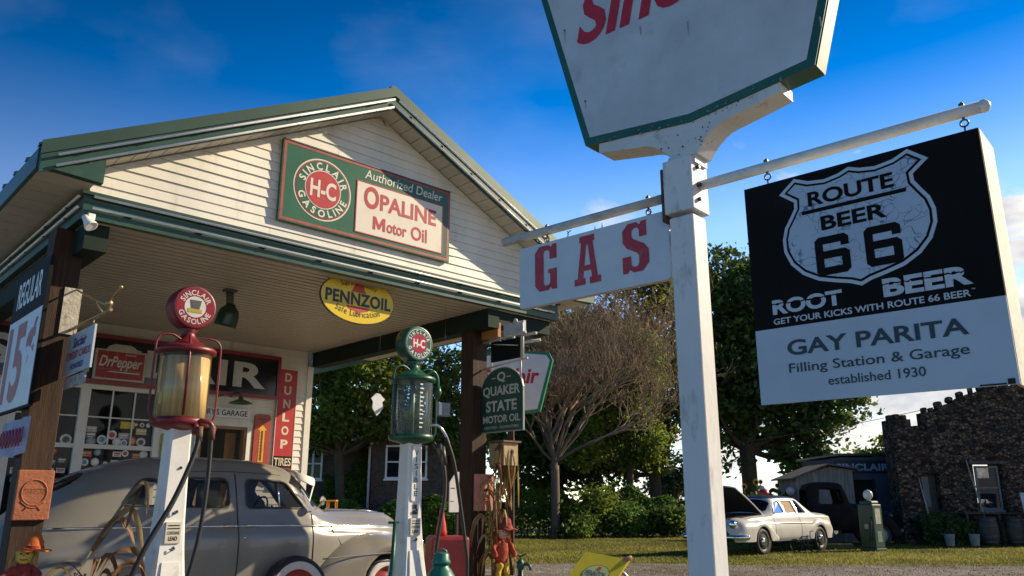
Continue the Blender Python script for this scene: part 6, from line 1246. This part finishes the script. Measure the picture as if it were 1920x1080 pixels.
# ================================================================== the old cars and buildings on the right
FP = Frame((7.28, 24.2, 0), rad(90-228))     # white sedan: local x points to its front
T = Thing('parked_car', 'cream and white 1950s sedan with dark roof and its hood propped open on the lawn', 'car', FP, (0, 0, 0)); yc = 0.0
M_pk = mat('cream_car_paint', (.60,.58,.52), .35, var=.12, vs=2, stain=.2, ss=3, scol=(.35,.30,.22), coat=.3); M_pkd = mat('dark_car_roof', (.03,.035,.04), .3, var=.2)
tab = np.array([[-2.62, .45, .55, .62, .50, .80, .40, .86, .88], [-2.50, .38, .80, .66, .74, .90, .60, .97, .99], [-2.1, .34, .90, .66, .84, .95, .68, 1.02, 1.06], [-1.55, .32, .93, .66, .86, .97, .68, 1.06, 1.11], [-1.25, .32, .94, .66, .86, .98, .64, 1.22, 1.30], [-.85, .32, .94, .66, .86, .98, .60, 1.42, 1.51], [-.3, .32, .94, .66, .86, .98, .60, 1.46, 1.56], [.25, .32, .94, .66, .86, .98, .60, 1.45, 1.55], [.55, .32, .94, .66, .86, .98, .62, 1.38, 1.49], [.80, .32, .93, .66, .85, .97, .66, 1.14, 1.28], [1.0, .33, .93, .66, .84, .96, .66, 1.03, 1.07], [1.5, .34, .92, .66, .82, .94, .64, .99, 1.01], [2.1, .36, .90, .66, .78, .90, .60, .94, .96], [2.45, .40, .84, .64, .70, .82, .5, .86, .88], [2.58, .45, .70, .60, .55, .74, .4, .76, .78]]).T
body2 = Body(tab, 150, 7)
pw1 = rounded([(-1.02, 1.06), (-.55, 1.05), (-.55, 1.40), (-.78, 1.40)], .06); pw2 = rounded([(-.47, 1.05), (.12, 1.05), (.12, 1.40), (-.47, 1.40)], .05); pw3 = rounded([(.20, 1.05), (.72, 1.05), (.48, 1.38), (.20, 1.39)], .05)
hood_ = lambda c: c[0] > 1.02 and abs(c[1]) < .64 and c[2] > .80 and c[0] < 2.42
Vv, bf, ex, Wd = body2.mesh([pw1, pw2, pw3], [('windshield', lambda c: .62 < c[0] < 1.0 and c[2] > 1.12 and abs(c[1]) < .62), ('roof', lambda c: -.95 < c[0] < .62 and c[2] > 1.455), ('hood_bay', hood_)])
shell(bf, 'body', M_pk); shell(ex['windshield'], 'windshield', M_cgd); shell(ex['roof'], 'roof', M_pkd); shell(ex['hood_bay'], 'engine_bay', M_darkhole)
for P, gm in ((pw1, M_cg), (pw2, None), (pw3, M_cg)):
    for s in (-1, 1):
        b = MB(); q = onside(P, s, -.015, body2); b.add(q, [tuple(range(len(q)))]); o = T.part('side_window', b, gm or (mat('cardboard', (.42,.30,.19), .9, var=.15) if s > 0 else M_cg)); b = MB(); b.tube(onside(P+P[:1], s, .0, body2), .014, 5, False); T.part('window_trim', b, M_chrome, o)
for s in (-1, 1):
    b = MB(); b.tube(onside([(x, .79+.01*x) for x in np.linspace(-2.2, 2.2, 24)], s, .004, body2), .016, 5); T.part('side_trim', b, M_chrome)
    b = MB()
    for x in (-.51, .86): b.mark(); b.tube(onside([(x, z) for z in np.linspace(.98, .36, 12)], s, -.001, body2), .007, 4)
    T.part('door_seam', b, M_gask)
    for x in (1.58, -1.52):
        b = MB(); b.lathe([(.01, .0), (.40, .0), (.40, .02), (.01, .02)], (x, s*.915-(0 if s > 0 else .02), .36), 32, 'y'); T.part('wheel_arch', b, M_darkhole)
        wheel(T, 'wheel', x, s*.87, .335, .335, s, mat('dusty_rim', (.20,.18,.16), .5, .4, var=.4, vs=12), False)
    b = MB(); b.lathe([(.10, -.04), (.115, 0), (.11, .03), (.07, .055), (.01, .065)], (2.62, s*.70, .78), 20, 'x'); T.part('headlight', b, M_chrome)
    b = MB(); b.lathe([(.05, -.03), (.055, 0), (.01, .035)], (-2.60, s*.66, .72), 14, 'x', Matrix.Diagonal((-1, 1, 1, 1))); T.part('tail_light', b, mat('tail_red', (.35,.03,.02), .2))
b = MB(); vs = []
for i in range(9):
    t = i/8; y = .0
    for k in range(9):
        w_ = -1+2*k/8; L_ = 1.28*t; vs.append((1.05+L_*math.cos(rad(33))+.02, w_*(.66-.12*t), 1.03+L_*math.sin(rad(33))+.06*(1-w_*w_)+.03*math.sin(math.pi*t)))
b.add(vs, [(i*9+k, i*9+k+1, i*9+k+10, i*9+k+9) for i in range(8) for k in range(8)], True); b.add([(x-.012, y, z+.014) for x, y, z in vs], [(i*9+k, i*9+k+9, i*9+k+10, i*9+k+1) for i in range(8) for k in range(8)], True)
T.part('hood', b, mat('hood_underside', (.03,.03,.03), .5, var=.3)); b = MB(); b.tube([vs[9*i] for i in range(9)]+[vs[72+k] for k in range(1, 9)]+[vs[9*i+8] for i in range(7, -1, -1)], .018, 6); T.part('hood_edge', b, M_pk)
for s in (-1, 1):
    fe = loft_fender(s, [-2.60, -2.3, -1.9, -1.5, -1.1, -.75], [.66, .86, .94, .95, .86, .60], [.80, .93, .975, .985, .97, .93], .6, (-1.52, .34, .375), .34, 0); T.part('rear_fender', fe, M_pk)
    fe = loft_fender(s, [.75, 1.1, 1.6, 2.1, 2.45, 2.66], [.60, .86, .94, .95, .90, .66], [.93, .97, .985, .97, .92, .80], .5, (1.58, .34, .385), .34, 0); T.part('front_fender', fe, M_pk)
b = MB(); b.tube(spline([(2.35, -.98, .46), (2.68, -.8, .46), (2.76, 0, .46), (2.68, .8, .46), (2.35, .98, .46)]), .07, 8); T.part('bumper', b, M_chrome)
b = MB(); b.tube(spline([(-2.4, -.98, .48), (-2.74, -.8, .48), (-2.78, 0, .48), (-2.74, .8, .48), (-2.4, .98, .48)]), .06, 8); T.part('bumper', b, M_chrome)
b = MB()
for z in (.58, .68): b.mark(); b.tube([(2.50, -.6, z), (2.62, -.2, z), (2.64, 0, z), (2.62, .2, z), (2.50, .6, z)], .022, 6)
T.part('grille_bar', b, M_chrome)
b = MB(); b.b2(-.95, .6, -.7, .7, .4, .62, .04); b.b2(-.35, -.22, -.66, .66, .62, 1.1, .04); b.b2(-1.1, -.95, -.66, .66, .62, 1.1, .04); T.part('seats', b, M_seat, each=True)
# loose car parts on the grass beside it
T = Thing('bicycle', 'small dark bicycle frame lying against the rear fender of the cream car', 'bicycle', WLD, (8.2, 23.4, 0))
for x in (7.95, 8.45): b = MB(); b.tube([(x+.16*math.cos(a), 23.5+.05*math.sin(a), .18+.17*math.sin(a)) for a in np.linspace(0, 2*math.pi, 21)], .018, 5, False); T.part('wheel', b, M_rubber)
b = MB(); b.tube([(7.95, 23.5, .18), (8.1, 23.45, .42), (8.35, 23.45, .44), (8.45, 23.5, .18), (8.2, 23.48, .2), (8.1, 23.45, .42)], .014, 5); b.tube([(8.35, 23.45, .44), (8.36, 23.45, .56), (8.44, 23.4, .58)], .012, 5); T.part('frame', b, M_steel)
# dark pickup truck
FTk = Frame((10.55, 27.2, 0), rad(-8)); T = Thing('pickup_truck', 'black rusty vintage pickup truck parked behind the cream car, before the shed', 'truck', FTk, (0, 0, 0)); M_tk = mat('truck_black', (.012,.010,.009), .75, spec=.15, var=.5, vs=4, stain=.5, ss=4, scol=(.06,.03,.02))
tabt = np.array([[-.95, .6, .66, .9, .64, 1.25, .5, 1.72, 1.76], [-.85, .55, .74, .9, .72, 1.25, .6, 1.85, 1.93], [-.3, .5, .76, .9, .74, 1.25, .64, 1.90, 2.0], [.15, .5, .76, .9, .74, 1.25, .64, 1.86, 1.95], [.30, .5, .76, .9, .72, 1.23, .62, 1.40, 1.72], [.42, .5, .74, .9, .64, 1.18, .5, 1.25, 1.34], [.9, .5, .60, .9, .52, 1.12, .36, 1.22, 1.29], [1.45, .5, .48, .9, .42, 1.08, .28, 1.18, 1.25], [1.6, .55, .36, .85, .32, 1.0, .2, 1.08, 1.12]]).T
bodyt = Body(tabt, 70, 7); tw_ = rounded([(-.62, 1.30), (.16, 1.30), (.08, 1.76), (-.55, 1.78)], .08); Vv, bf, ex, Wd = bodyt.mesh([tw_], [('windshield', lambda c: .2 < c[0] < .42 and c[2] > 1.38 and abs(c[1]) < .56)]); yc = 0
shell(bf, 'cab', M_tk); shell(ex['windshield'], 'windshield', M_cgd)
for s in (-1, 1):
    fe = loft_fender(s, [.35, .6, 1.0, 1.35, 1.65, 1.8], [.55, .80, .95, .95, .80, .55], [.80, .86, .90, .90, .86, .78], .4, (1.12, .36, .38), .35, 0); T.part('front_fender', fe, M_tk); wheel(T, 'wheel', 1.12, s*.74, .37, .37, s, mat('truck_rim', (.30,.29,.28), .5, .3), False); wheel(T, 'wheel', -2.0, s*.74, .37, .37, s, mat('truck_rim', (.1, .1, .11), .4, .5), False)
    fe = loft_fender(s, [-2.55, -2.35, -2.0, -1.6, -1.35], [.55, .80, .92, .78, .5], [.84, .90, .93, .90, .84], .6, (-2.0, .36, .38), .35, 0); T.part('rear_fender', fe, M_tk)
    b = MB(); b.lathe([(.03, -.12), (.10, -.02), (.105, 0), (.01, .02)], (1.62, s*.5, .95), 16, 'x'); T.part('headlight', b, M_steel)
b = MB(); b.b2(-2.7, -.98, -.7, .7, .72, .78); b.b2(-2.7, -.98, -.74, -.70, .72, 1.15); b.b2(-2.7, -.98, .70, .74, .72, 1.15); b.b2(-2.74, -2.70, -.74, .74, .72, 1.15); T.part('bed', b, M_tk)
b = MB(); b.tube([(1.80, -.8, .5), (1.86, 0, .5), (1.80, .8, .5)], .05, 6); T.part('bumper', b, M_steel)
# grey plank shed
T = Thing('plank_shed', 'low weathered grey plank shed with a sloping roof behind the black truck', 'shed', WLD, (11.0, 29.6, 0)); M_plank = mat('grey_planks', (.26,.25,.235), .85, var=.5, vs=3, stain=.4, ss=5, scol=(.05,.045,.04), stretch=(5, 5, .4), bump=.4)
b = MB(); r2 = random.Random(2)
for k in range(14): x = 10.0+.145*k; zt = 2.22+.045*k*1.0 if k < 8 else 2.57-.02*(k-8); b.b2(x, x+.14, 29.0-r2.uniform(0, .02), 29.06, 0, zt)
b.b2(10.0, 10.05, 29.07, 31, 0, 2.2); T.part('plank_wall', b, M_plank)
b = MB(); b.add([(9.75, 28.7, 2.12), (11.1, 28.7, 2.62), (12.2, 28.7, 2.46), (12.2, 31, 2.46), (11.1, 31, 2.62), (9.75, 31, 2.12)]+[(x, y, z+.05) for x, y, z in [(9.75, 28.7, 2.12), (11.1, 28.7, 2.62), (12.2, 28.7, 2.46), (12.2, 31, 2.46), (11.1, 31, 2.62), (9.75, 31, 2.12)]], [(0, 1, 4, 5), (1, 2, 3, 4), (6, 11, 10, 7), (7, 10, 9, 8), (0, 6, 7, 1), (1, 7, 8, 2), (2, 8, 9, 3), (5, 11, 6, 0)]); T.part('roof', b, mat('shed_roof', (.10,.095,.09), .7, var=.4, vs=4))
# slate blue garage with a navy name board
T = Thing('blue_garage', 'slate blue stuccoed garage with a dark opening beside the stone building', 'garage', WLD, (13.0, 31, 0)); M_gar = mat('slate_blue_stucco', (.085,.10,.135), .85, var=.25, vs=2, stain=.3, ss=3, scol=(.06,.065,.08), bump=.2)
b = MB(); b.b2(12.05, 12.35, 30, 34, 0, 2.95); b.b2(13.25, 14.35, 30, 34, 0, 3.0); b.b2(12.351, 13.249, 30, 34, 2.15, 2.95); b.b2(12.35, 13.25, 33.5, 34, 0, 2.149); T.part('wall', b, M_gar, each=True)
b = MB(); b.b2(11.9, 14.4, 29.8, 34.2, 3.003, 3.08); T.part('roof', b, M_steel)
b = MB(); b.b2(12.351, 13.249, 30.25, 30.3, 0, 2.14); T.part('door_panel', b, M_darkhole)  # near-black sheet stands in for the shade inside the open garage
T = Thing('garage_sign', 'navy name board with pale blue capitals over the opening of the slate blue garage', 'sign', WLD, (13.0, 29.98, 2.42))
b = MB(); b.b2(11.75, 13.93, 29.93, 29.985, 2.38, 2.84); T.part('board', b, mat('navy_board', (.012,.018,.05), .5)); b = MB(); text(b, 'SINCLAIR', 11.85, 13.78, 2.47, 2.72, 29.927, .04, 0, 0, 1.05); T.part('lettering', b, mat('pale_blue_letters', (.36,.42,.52), .5))
# stone building with a crenellated, arched parapet
def stonemat():
    ma = mat('rubble_stone', (.085,.052,.033), .95, var=.6, vs=2.2, stain=.4, ss=5, scol=(.05,.04,.035)); t = ma.node_tree; n = t.nodes; l = t.links.new; b_ = n['Principled BSDF']; src = b_.inputs['Base Color'].links[0].from_socket
    co = n.new('ShaderNodeTexCoord'); mp_ = n.new('ShaderNodeMapping'); mp_.inputs['Scale'].default_value = (1, 1, 1.35); l(co.outputs['Object'], mp_.inputs[0]); nz_ = n.new('ShaderNodeTexNoise'); nz_.inputs['Scale'].default_value = 3; l(mp_.outputs[0], nz_.inputs['Vector']); mw = n.new('ShaderNodeMix'); mw.data_type = 'RGBA'; mw.inputs[0].default_value = .10; l(mp_.outputs[0], mw.inputs[6]); l(nz_.outputs[1], mw.inputs[7])
    v1 = n.new('ShaderNodeTexVoronoi'); v1.inputs['Scale'].default_value = 8.5; l(mw.outputs[2], v1.inputs['Vector']); v2 = n.new('ShaderNodeTexVoronoi'); v2.feature = 'DISTANCE_TO_EDGE'; v2.inputs['Scale'].default_value = 8.5; l(mw.outputs[2], v2.inputs['Vector'])
    sx = n.new('ShaderNodeSeparateColor'); l(v1.outputs['Color'], sx.inputs[0]); rr = n.new('ShaderNodeMapRange'); rr.inputs[1].default_value = .1; rr.inputs[3].default_value = .2; rr.inputs[4].default_value = 3.0; l(sx.outputs[0], rr.inputs[0]); hsv = n.new('ShaderNodeHueSaturation'); l(rr.outputs[0], hsv.inputs['Value']); l(src, hsv.inputs['Color'])
    er = n.new('ShaderNodeMapRange'); er.inputs[1].default_value = 0; er.inputs[2].default_value = .07; l(v2.outputs[0], er.inputs[0]); m2 = n.new('ShaderNodeMix'); m2.data_type = 'RGBA'; l(er.outputs[0], m2.inputs[0]); m2.inputs[6].default_value = (.02,.017,.014, 1); l(hsv.outputs[0], m2.inputs[7]); l(m2.outputs[2], b_.inputs['Base Color'])
    bp = n.new('ShaderNodeBump'); bp.inputs['Strength'].default_value = 1; bp.inputs['Distance'].default_value = .08; e2 = n.new('ShaderNodeMapRange'); e2.inputs[2].default_value = .14; l(v2.outputs[0], e2.inputs[0]); l(e2.outputs[0], bp.inputs['Height']); l(bp.outputs[0], b_.inputs['Normal']); return ma
M_stone = stonemat()
T = Thing('stone_building', 'dark rubble stone building with an arched crenellated parapet and corner tower', 'building', WLD, (17, 28.5, 0))
def arc_z(x): return 4.40+.95*math.sin(math.pi*min(1, max(0, (x-14.8)/6.6)))**.8
xs = np.linspace(14.8, 21.4, 34); rz_ = random.Random(6)
# front wall in pieces round the window and the door
top = [(x, arc_z(x)+rz_.uniform(-.05, .05)) for x in xs]
def wpoly(b, x0, x1, z0): 
    P = [(x0, z0), (x1, z0)]+[(x, z) for x, z in top[::-1] if x0 < x < x1]; P = [(x0, z0), (x1, z0), (x1, arc_z(x1))]+[(x, z) for x, z in top[::-1] if x0+.01 < x < x1-.01]+[(x0, arc_z(x0))]; b.prism(P, 28, 28.6)
b = MB(); wpoly(b, 14.75, 15.75, 0); wpoly(b, 15.75, 16.75, 2.62); wpoly(b, 16.75, 21.4, 0); b.b2(15.75, 16.75, 28, 28.6, 0, 1.02); b.prism([(13.05, 0), (13.75, 0), (13.72, 4.12), (13.08, 4.12)], 27.8, 28.6); b.b2(13.75, 14.75, 28.0, 28.6, 2.3, 3.78); b.b2(13.75, 13.95, 28.0, 28.6, 0, 2.3); b.b2(14.55, 14.75, 28.0, 28.6, 0, 2.3); b.b2(14.35, 14.75, 27.99, 28.61, 3.785, 4.38)
b.b2(14.42, 14.8, 28.61, 29.9, 0, 3.8); b.b2(20.9, 21.4, 28.61, 36, 0, 4.2)
T.part('wall', b, M_stone)
b = MB()
for x, z in [(13.17, 4.18), (13.40, 4.20), (13.63, 4.18)]+[(13.85+.2*k, 3.83) for k in range(3)]+[(14.42, 4.44), (14.66, 4.44)]: b.box((x, 28.2, z), (rz_.uniform(.13, .19), .3, rz_.uniform(.16, .26)), rz_.uniform(-.3, .3), .03)
for k in range(17):
    x = 14.95+.40*k; b.box((x, 28.2, arc_z(x)+.10), (rz_.uniform(.15, .23), .34, rz_.uniform(.22, .34)), rz_.uniform(-.5, .5), .07, 0, rz_.uniform(-.25, .25))
T.part('parapet_stone', b, M_stone, each=True)
b = MB(); b.add([(15.2, 28.6, 3.7), (21, 28.6, 3.9), (21, 31.5, 3.9), (16.9, 31.5, 3.7)], [(0, 1, 2, 3)]); T.part('flat_roof', b, M_steel)
M_lint = mat('old_wood_trim', (.09,.075,.06), .8, var=.4, vs=8); b = MB(); b.b2(15.6, 16.9, 27.94, 27.998, 2.62, 2.72); T.part('lintel', b, M_lint)
w_ = hwin(T, 15.85, 16.65, 1.10, 2.56, 28.15, 1, mat('window_grey_trim', (.17,.17,.17), .6)); b = MB(); b.b2(15.93, 16.57, 28.145, 28.16, 1.45, 2.15); T.part('curtain', b, mat('blue_white_curtain', (.13,.15,.24), .8, var=.3, vs=12), w_)
b = MB(); b.b2(13.95, 14.55, 28.3, 28.34, 0, 2.29); T.part('side_door', b, M_lint); b = MB(); b.b2(13.99, 14.3, 28.27, 28.298, 1.2, 2.2); T.part('door_curtain', b, mat('grey_drape', (.20,.20,.22), .8, var=.3, vs=5))
b = MB(); b.b2(14.9, 17.2, 27.3, 27.95, .98, 1.03); 
for x in (14.95, 16.0, 17.1): b.b2(x, x+.06, 27.35, 27.41, 0, .979)
T.part('porch_bench', b, M_lint)
def stuff_box(n_, lab, cat, F): pass
T = Thing('leaning_pole', 'thin pale pole leaning on the stone wall left of the window', 'pole', WLD, (15.75, 27.6, 0)); b = MB(); b.tube([(15.78, 27.5, 0), (15.52, 27.95, 2.75)], .022, 6); T.part('shaft', b, mat('pale_pole', (.42,.38,.28), .6)); b = MB(); b.sphere((15.52, 27.95, 2.78), .035, 8); T.part('tip', b, M_steel)
T = Thing('leaning_pole', 'short pale pole leaning by the curtained side door', 'pole', WLD, (14.0, 27.6, 0)); b = MB(); b.tube([(13.98, 27.6, 0), (13.82, 27.95, 2.15)], .025, 6); T.part('shaft', b, MATS['pale_pole']); b = MB(); b.sphere((13.82, 27.95, 2.17), .035, 8); T.part('tip', b, M_steel)
M_bar = mat('barrel_grey', (.08,.06,.045), .7, var=.4, vs=6)
for k, (x, lab) in enumerate(((15.40, 'grey barrel left of the window of the stone building'), (16.28, 'grey barrel beside the white display board'))):
    T = Thing('barrel', lab, 'barrel', WLD, (x, 27.0, 0), 'barrels before the stone building'); b = MB(); b.lathe([(.24, 0), (.29, .25), (.305, .45), (.29, .65), (.24, .90), (.22, .90), (.21, .85), (.01, .85)], (x, 27, 0), 24); T.part('staves', b, M_bar)
    b = MB()
    for z, r in ((.12, .27), (.30, .298), (.62, .298), (.80, .264)): b.mark(); b.lathe([(r, z-.02), (r+.006, z), (r, z+.02)], (x, 27, 0), 24, 'z', None, False)
    T.part('hoop', b, M_steel)
for k, (x, lab) in enumerate(((14.0, 'white enamel bucket nearest the side door'), (14.80, 'white enamel bucket beside the grey barrel'))):
    T = Thing('bucket', lab, 'bucket', WLD, (x, 26.8, 0), 'white buckets before the stone building'); b = MB(); b.lathe([(.12, 0), (.125, .01), (.165, .36), (.172, .37), (.158, .36), (.118, .02), (.01, .02)], (x, 26.8, 0), 20); T.part('pail', b, mat('bucket_white', (.35,.35,.32), .5, var=.3)); b = MB(); b.tube([(x+.16*math.cos(a), 26.8, .34+.17*math.sin(a)) for a in np.linspace(0, math.pi, 9)], .008, 5); T.part('bail', b, M_steel)
T = Thing('display_board', 'white display board with blue print leaning at the right edge by the stone building', 'board', WLD, (16.9, 26.6, 0)); b = MB(); b.box((16.86, 26.6, .86), (.9, .04, 1.6), 0, .004, rad(-8)); T.part('panel', b, mat('board_white', (.42,.45,.52), .5, var=.15)); b = MB(); b.box((16.80, 26.56, .62), (.5, .01, .45), 0, 0, rad(-8)); T.part('print', b, mat('board_blue', (.08,.13,.32), .5, var=.4)); b = MB()
for s in (-.35, .35): b.mark(); b.tube([(16.86+s, 26.58, 0), (16.86+s, 26.72, 1.4)], .02, 5)
T.part('leg', b, M_lint)
# planting trough and dark shrub in front of the wall
hedge('low_shrubs', 'dark low shrubs along the foot of the stone wall behind the buckets', 'shrub', 13.4, 15.4, 27.45, 1.0, .3, 2200, 41, L_dark, None, .07)
# slim green gas pump with white globe
T = Thing('gas_pump', 'slim green box-shaped gas pump with a white ball globe, beside the cream car', 'gas pump', WLD, (10.42, 24.2, 0), None, rad(-58)); M_gp = mat('old_pump_green', (.02,.062,.034), .45, var=.3, vs=5, stain=.2, scol=(.06,.07,.05))
b = MB(); b.b2(-.24, .24, -.22, .22, .08, 1.30, .03); b.b2(-.20, .20, -.19, .19, 1.27, 1.40, .05); b.b2(-.26, .26, -.24, .24, 0, .079, .01); T.part('cabinet', b, M_gp, None, None, True)
b = MB(); b.lathe([(.05, 1.39), (.06, 1.41), (.05, 1.43)], (0, 0, 0), 14); b.sphere((0, 0, 1.56), .145, 20, (1, .8, 1)); T.part('globe', b, mat('globe_white', (.70,.68,.62), .3, var=.08), None, None, True)
b = MB(); b.b2(.2405, .247, -.12, .12, .75, 1.18); T.part('dial_face', b, mat('dial_cream', (.55,.55,.42), .4, var=.3, vs=14), None, None, True); b = MB(); b.b2(.2405, .246, -.10, .10, .25, .55); T.part('dial_panel', b, mat('dial_green', (.20,.30,.16), .5, var=.4, vs=12), None, None, True); b = MB(); b.b2(-.06, .06, -.228, -.2205, .62, .74); T.part('decal', b, mat('decal_pale', (.36,.38,.36), .5), None, None, True)
b = MB(); b.tube(spline([(.18, -.24, .95), (.22, -.32, .7), (.18, -.34, .4), (.1, -.3, .3), (.14, -.25, .8)]), .016, 6); T.part('hose', b, M_rubber, None, None, True)
# spoked wheel standing beyond the car's tail
T = Thing('timber_beam', 'green wooden beam lying in the grass behind the tail of the cream car', 'beam', WLD, (9.6, 24.9, 0)); b = MB(); b.b2(9.2, 10.1, 24.85, 25.0, .02, .16, .01); T.part('timber', b, mat('mossy_beam', (.09,.10,.04), .85, var=.4)); b = MB(); b.b2(9.25, 9.33, 24.84, 24.849, .04, .14); T.part('end_band', b, M_rust)
# sunflowers
L_sf = leafmat('sunflower_leaf', (.035,.07,.015), (.09,.13,.03), .35, 2, .4); M_pet = leafmat('sunflower_petal', (.55,.32,.02), (.75,.48,.03), .3, 4, .2)
rs = random.Random(12)
for k in range(7):
    x, y = 8.55+k*.34+rs.uniform(-.1, .1), 30.2+rs.uniform(-.6, .6); h = 1.55+rs.uniform(0, .55); T = Thing('sunflower', 'yellow sunflower in the row behind the cream car', 'sunflower', WLD, (x, y, 0), 'sunflowers behind the cream car')
    b = MB(); b.tube(spline([(x, y, 0), (x+.03, y, h*.6), (x, y-.03, h)]), .016, 6); T.part('stem', b, mat('green_stem', (.06,.11,.03), .7)); b = MB()
    for j in range(10): a = rs.uniform(0, 6.28); zz = h*rs.uniform(.25, .92); ribbon(b, [(x, y, zz), (x+.16*math.cos(a), y+.16*math.sin(a), zz+.06), (x+.33*math.cos(a), y+.33*math.sin(a), zz-.08)], .075, 0, j)
    T.part('leaves', b, L_sf); b = MB()
    for j in range(16): a = j/16*6.283; b.add([(x+.06*math.cos(a-.2), y-.06, h+.06*math.sin(a-.2)), (x+.15*math.cos(a), y-.05, h+.15*math.sin(a)), (x+.06*math.cos(a+.2), y-.06, h+.06*math.sin(a+.2))], [(0, 1, 2)])
    T.part('petals', b, M_pet); b = MB(); b.lathe([(.075, .0), (.06, .025), (.01, .03)], (x, y-.05, h), 14, 'y', Matrix.Diagonal((1, -1, 1, 1))); T.part('seed_head', b, mat('seed_brown', (.06,.03,.015), .9))
hedge('flower_bed_foliage', 'rank green foliage of the flower bed behind the cream car and sunflowers', 'plant', 7.9, 11.1, 31.2, 1.75, .5, 5200, 43, L_hedge, None, .09)
for x, y, z, c1, lab in ((8.72, 28.6, 1.62, (.55,.03,.03), 'red and white ball on a thin pole above the roof of the cream car'), (9.75, 28.9, 1.72, (.55,.54,.50), 'white ball on a thin pole between the sunflowers and the shed')):
    T = Thing('garden_ball', lab, 'garden ornament', WLD, (x, y, 0), 'balls on poles'); b = MB(); b.sphere((x, y, z), .20 if c1[1] < .1 else .15, 18); T.part('ball', b, mat('ball_%s' % ('red' if c1[1] < .1 else 'white'), c1, .35, var=.15)); b = MB(); b.tube([(x, y, 0), (x, y, z-.14)], .02, 6); T.part('pole', b, M_steel)
    if c1[1] < .1: b = MB(); b.lathe([(.16, -.15), (.21, -.03), (.205, .0)], (x, y, z-.03), 18, 'z', None, False); b.sphere((x-.03, y, z+.2), .10, 12); T.part('white_cap', b, mat('ball_white', (.55,.54,.5), .35, var=.15), each=True)
# overhead wire
b = MB(); b.tube([(x, 40+.1*(x-10), 4.55+.19*(x-14)+.004*(x-18)**2) for x in np.linspace(8, 34, 20)], .016, 5)
tag(b.build('overhead_wire', M_rubber), 'thin black overhead wire crossing the clouds behind the stone building', 'wire')
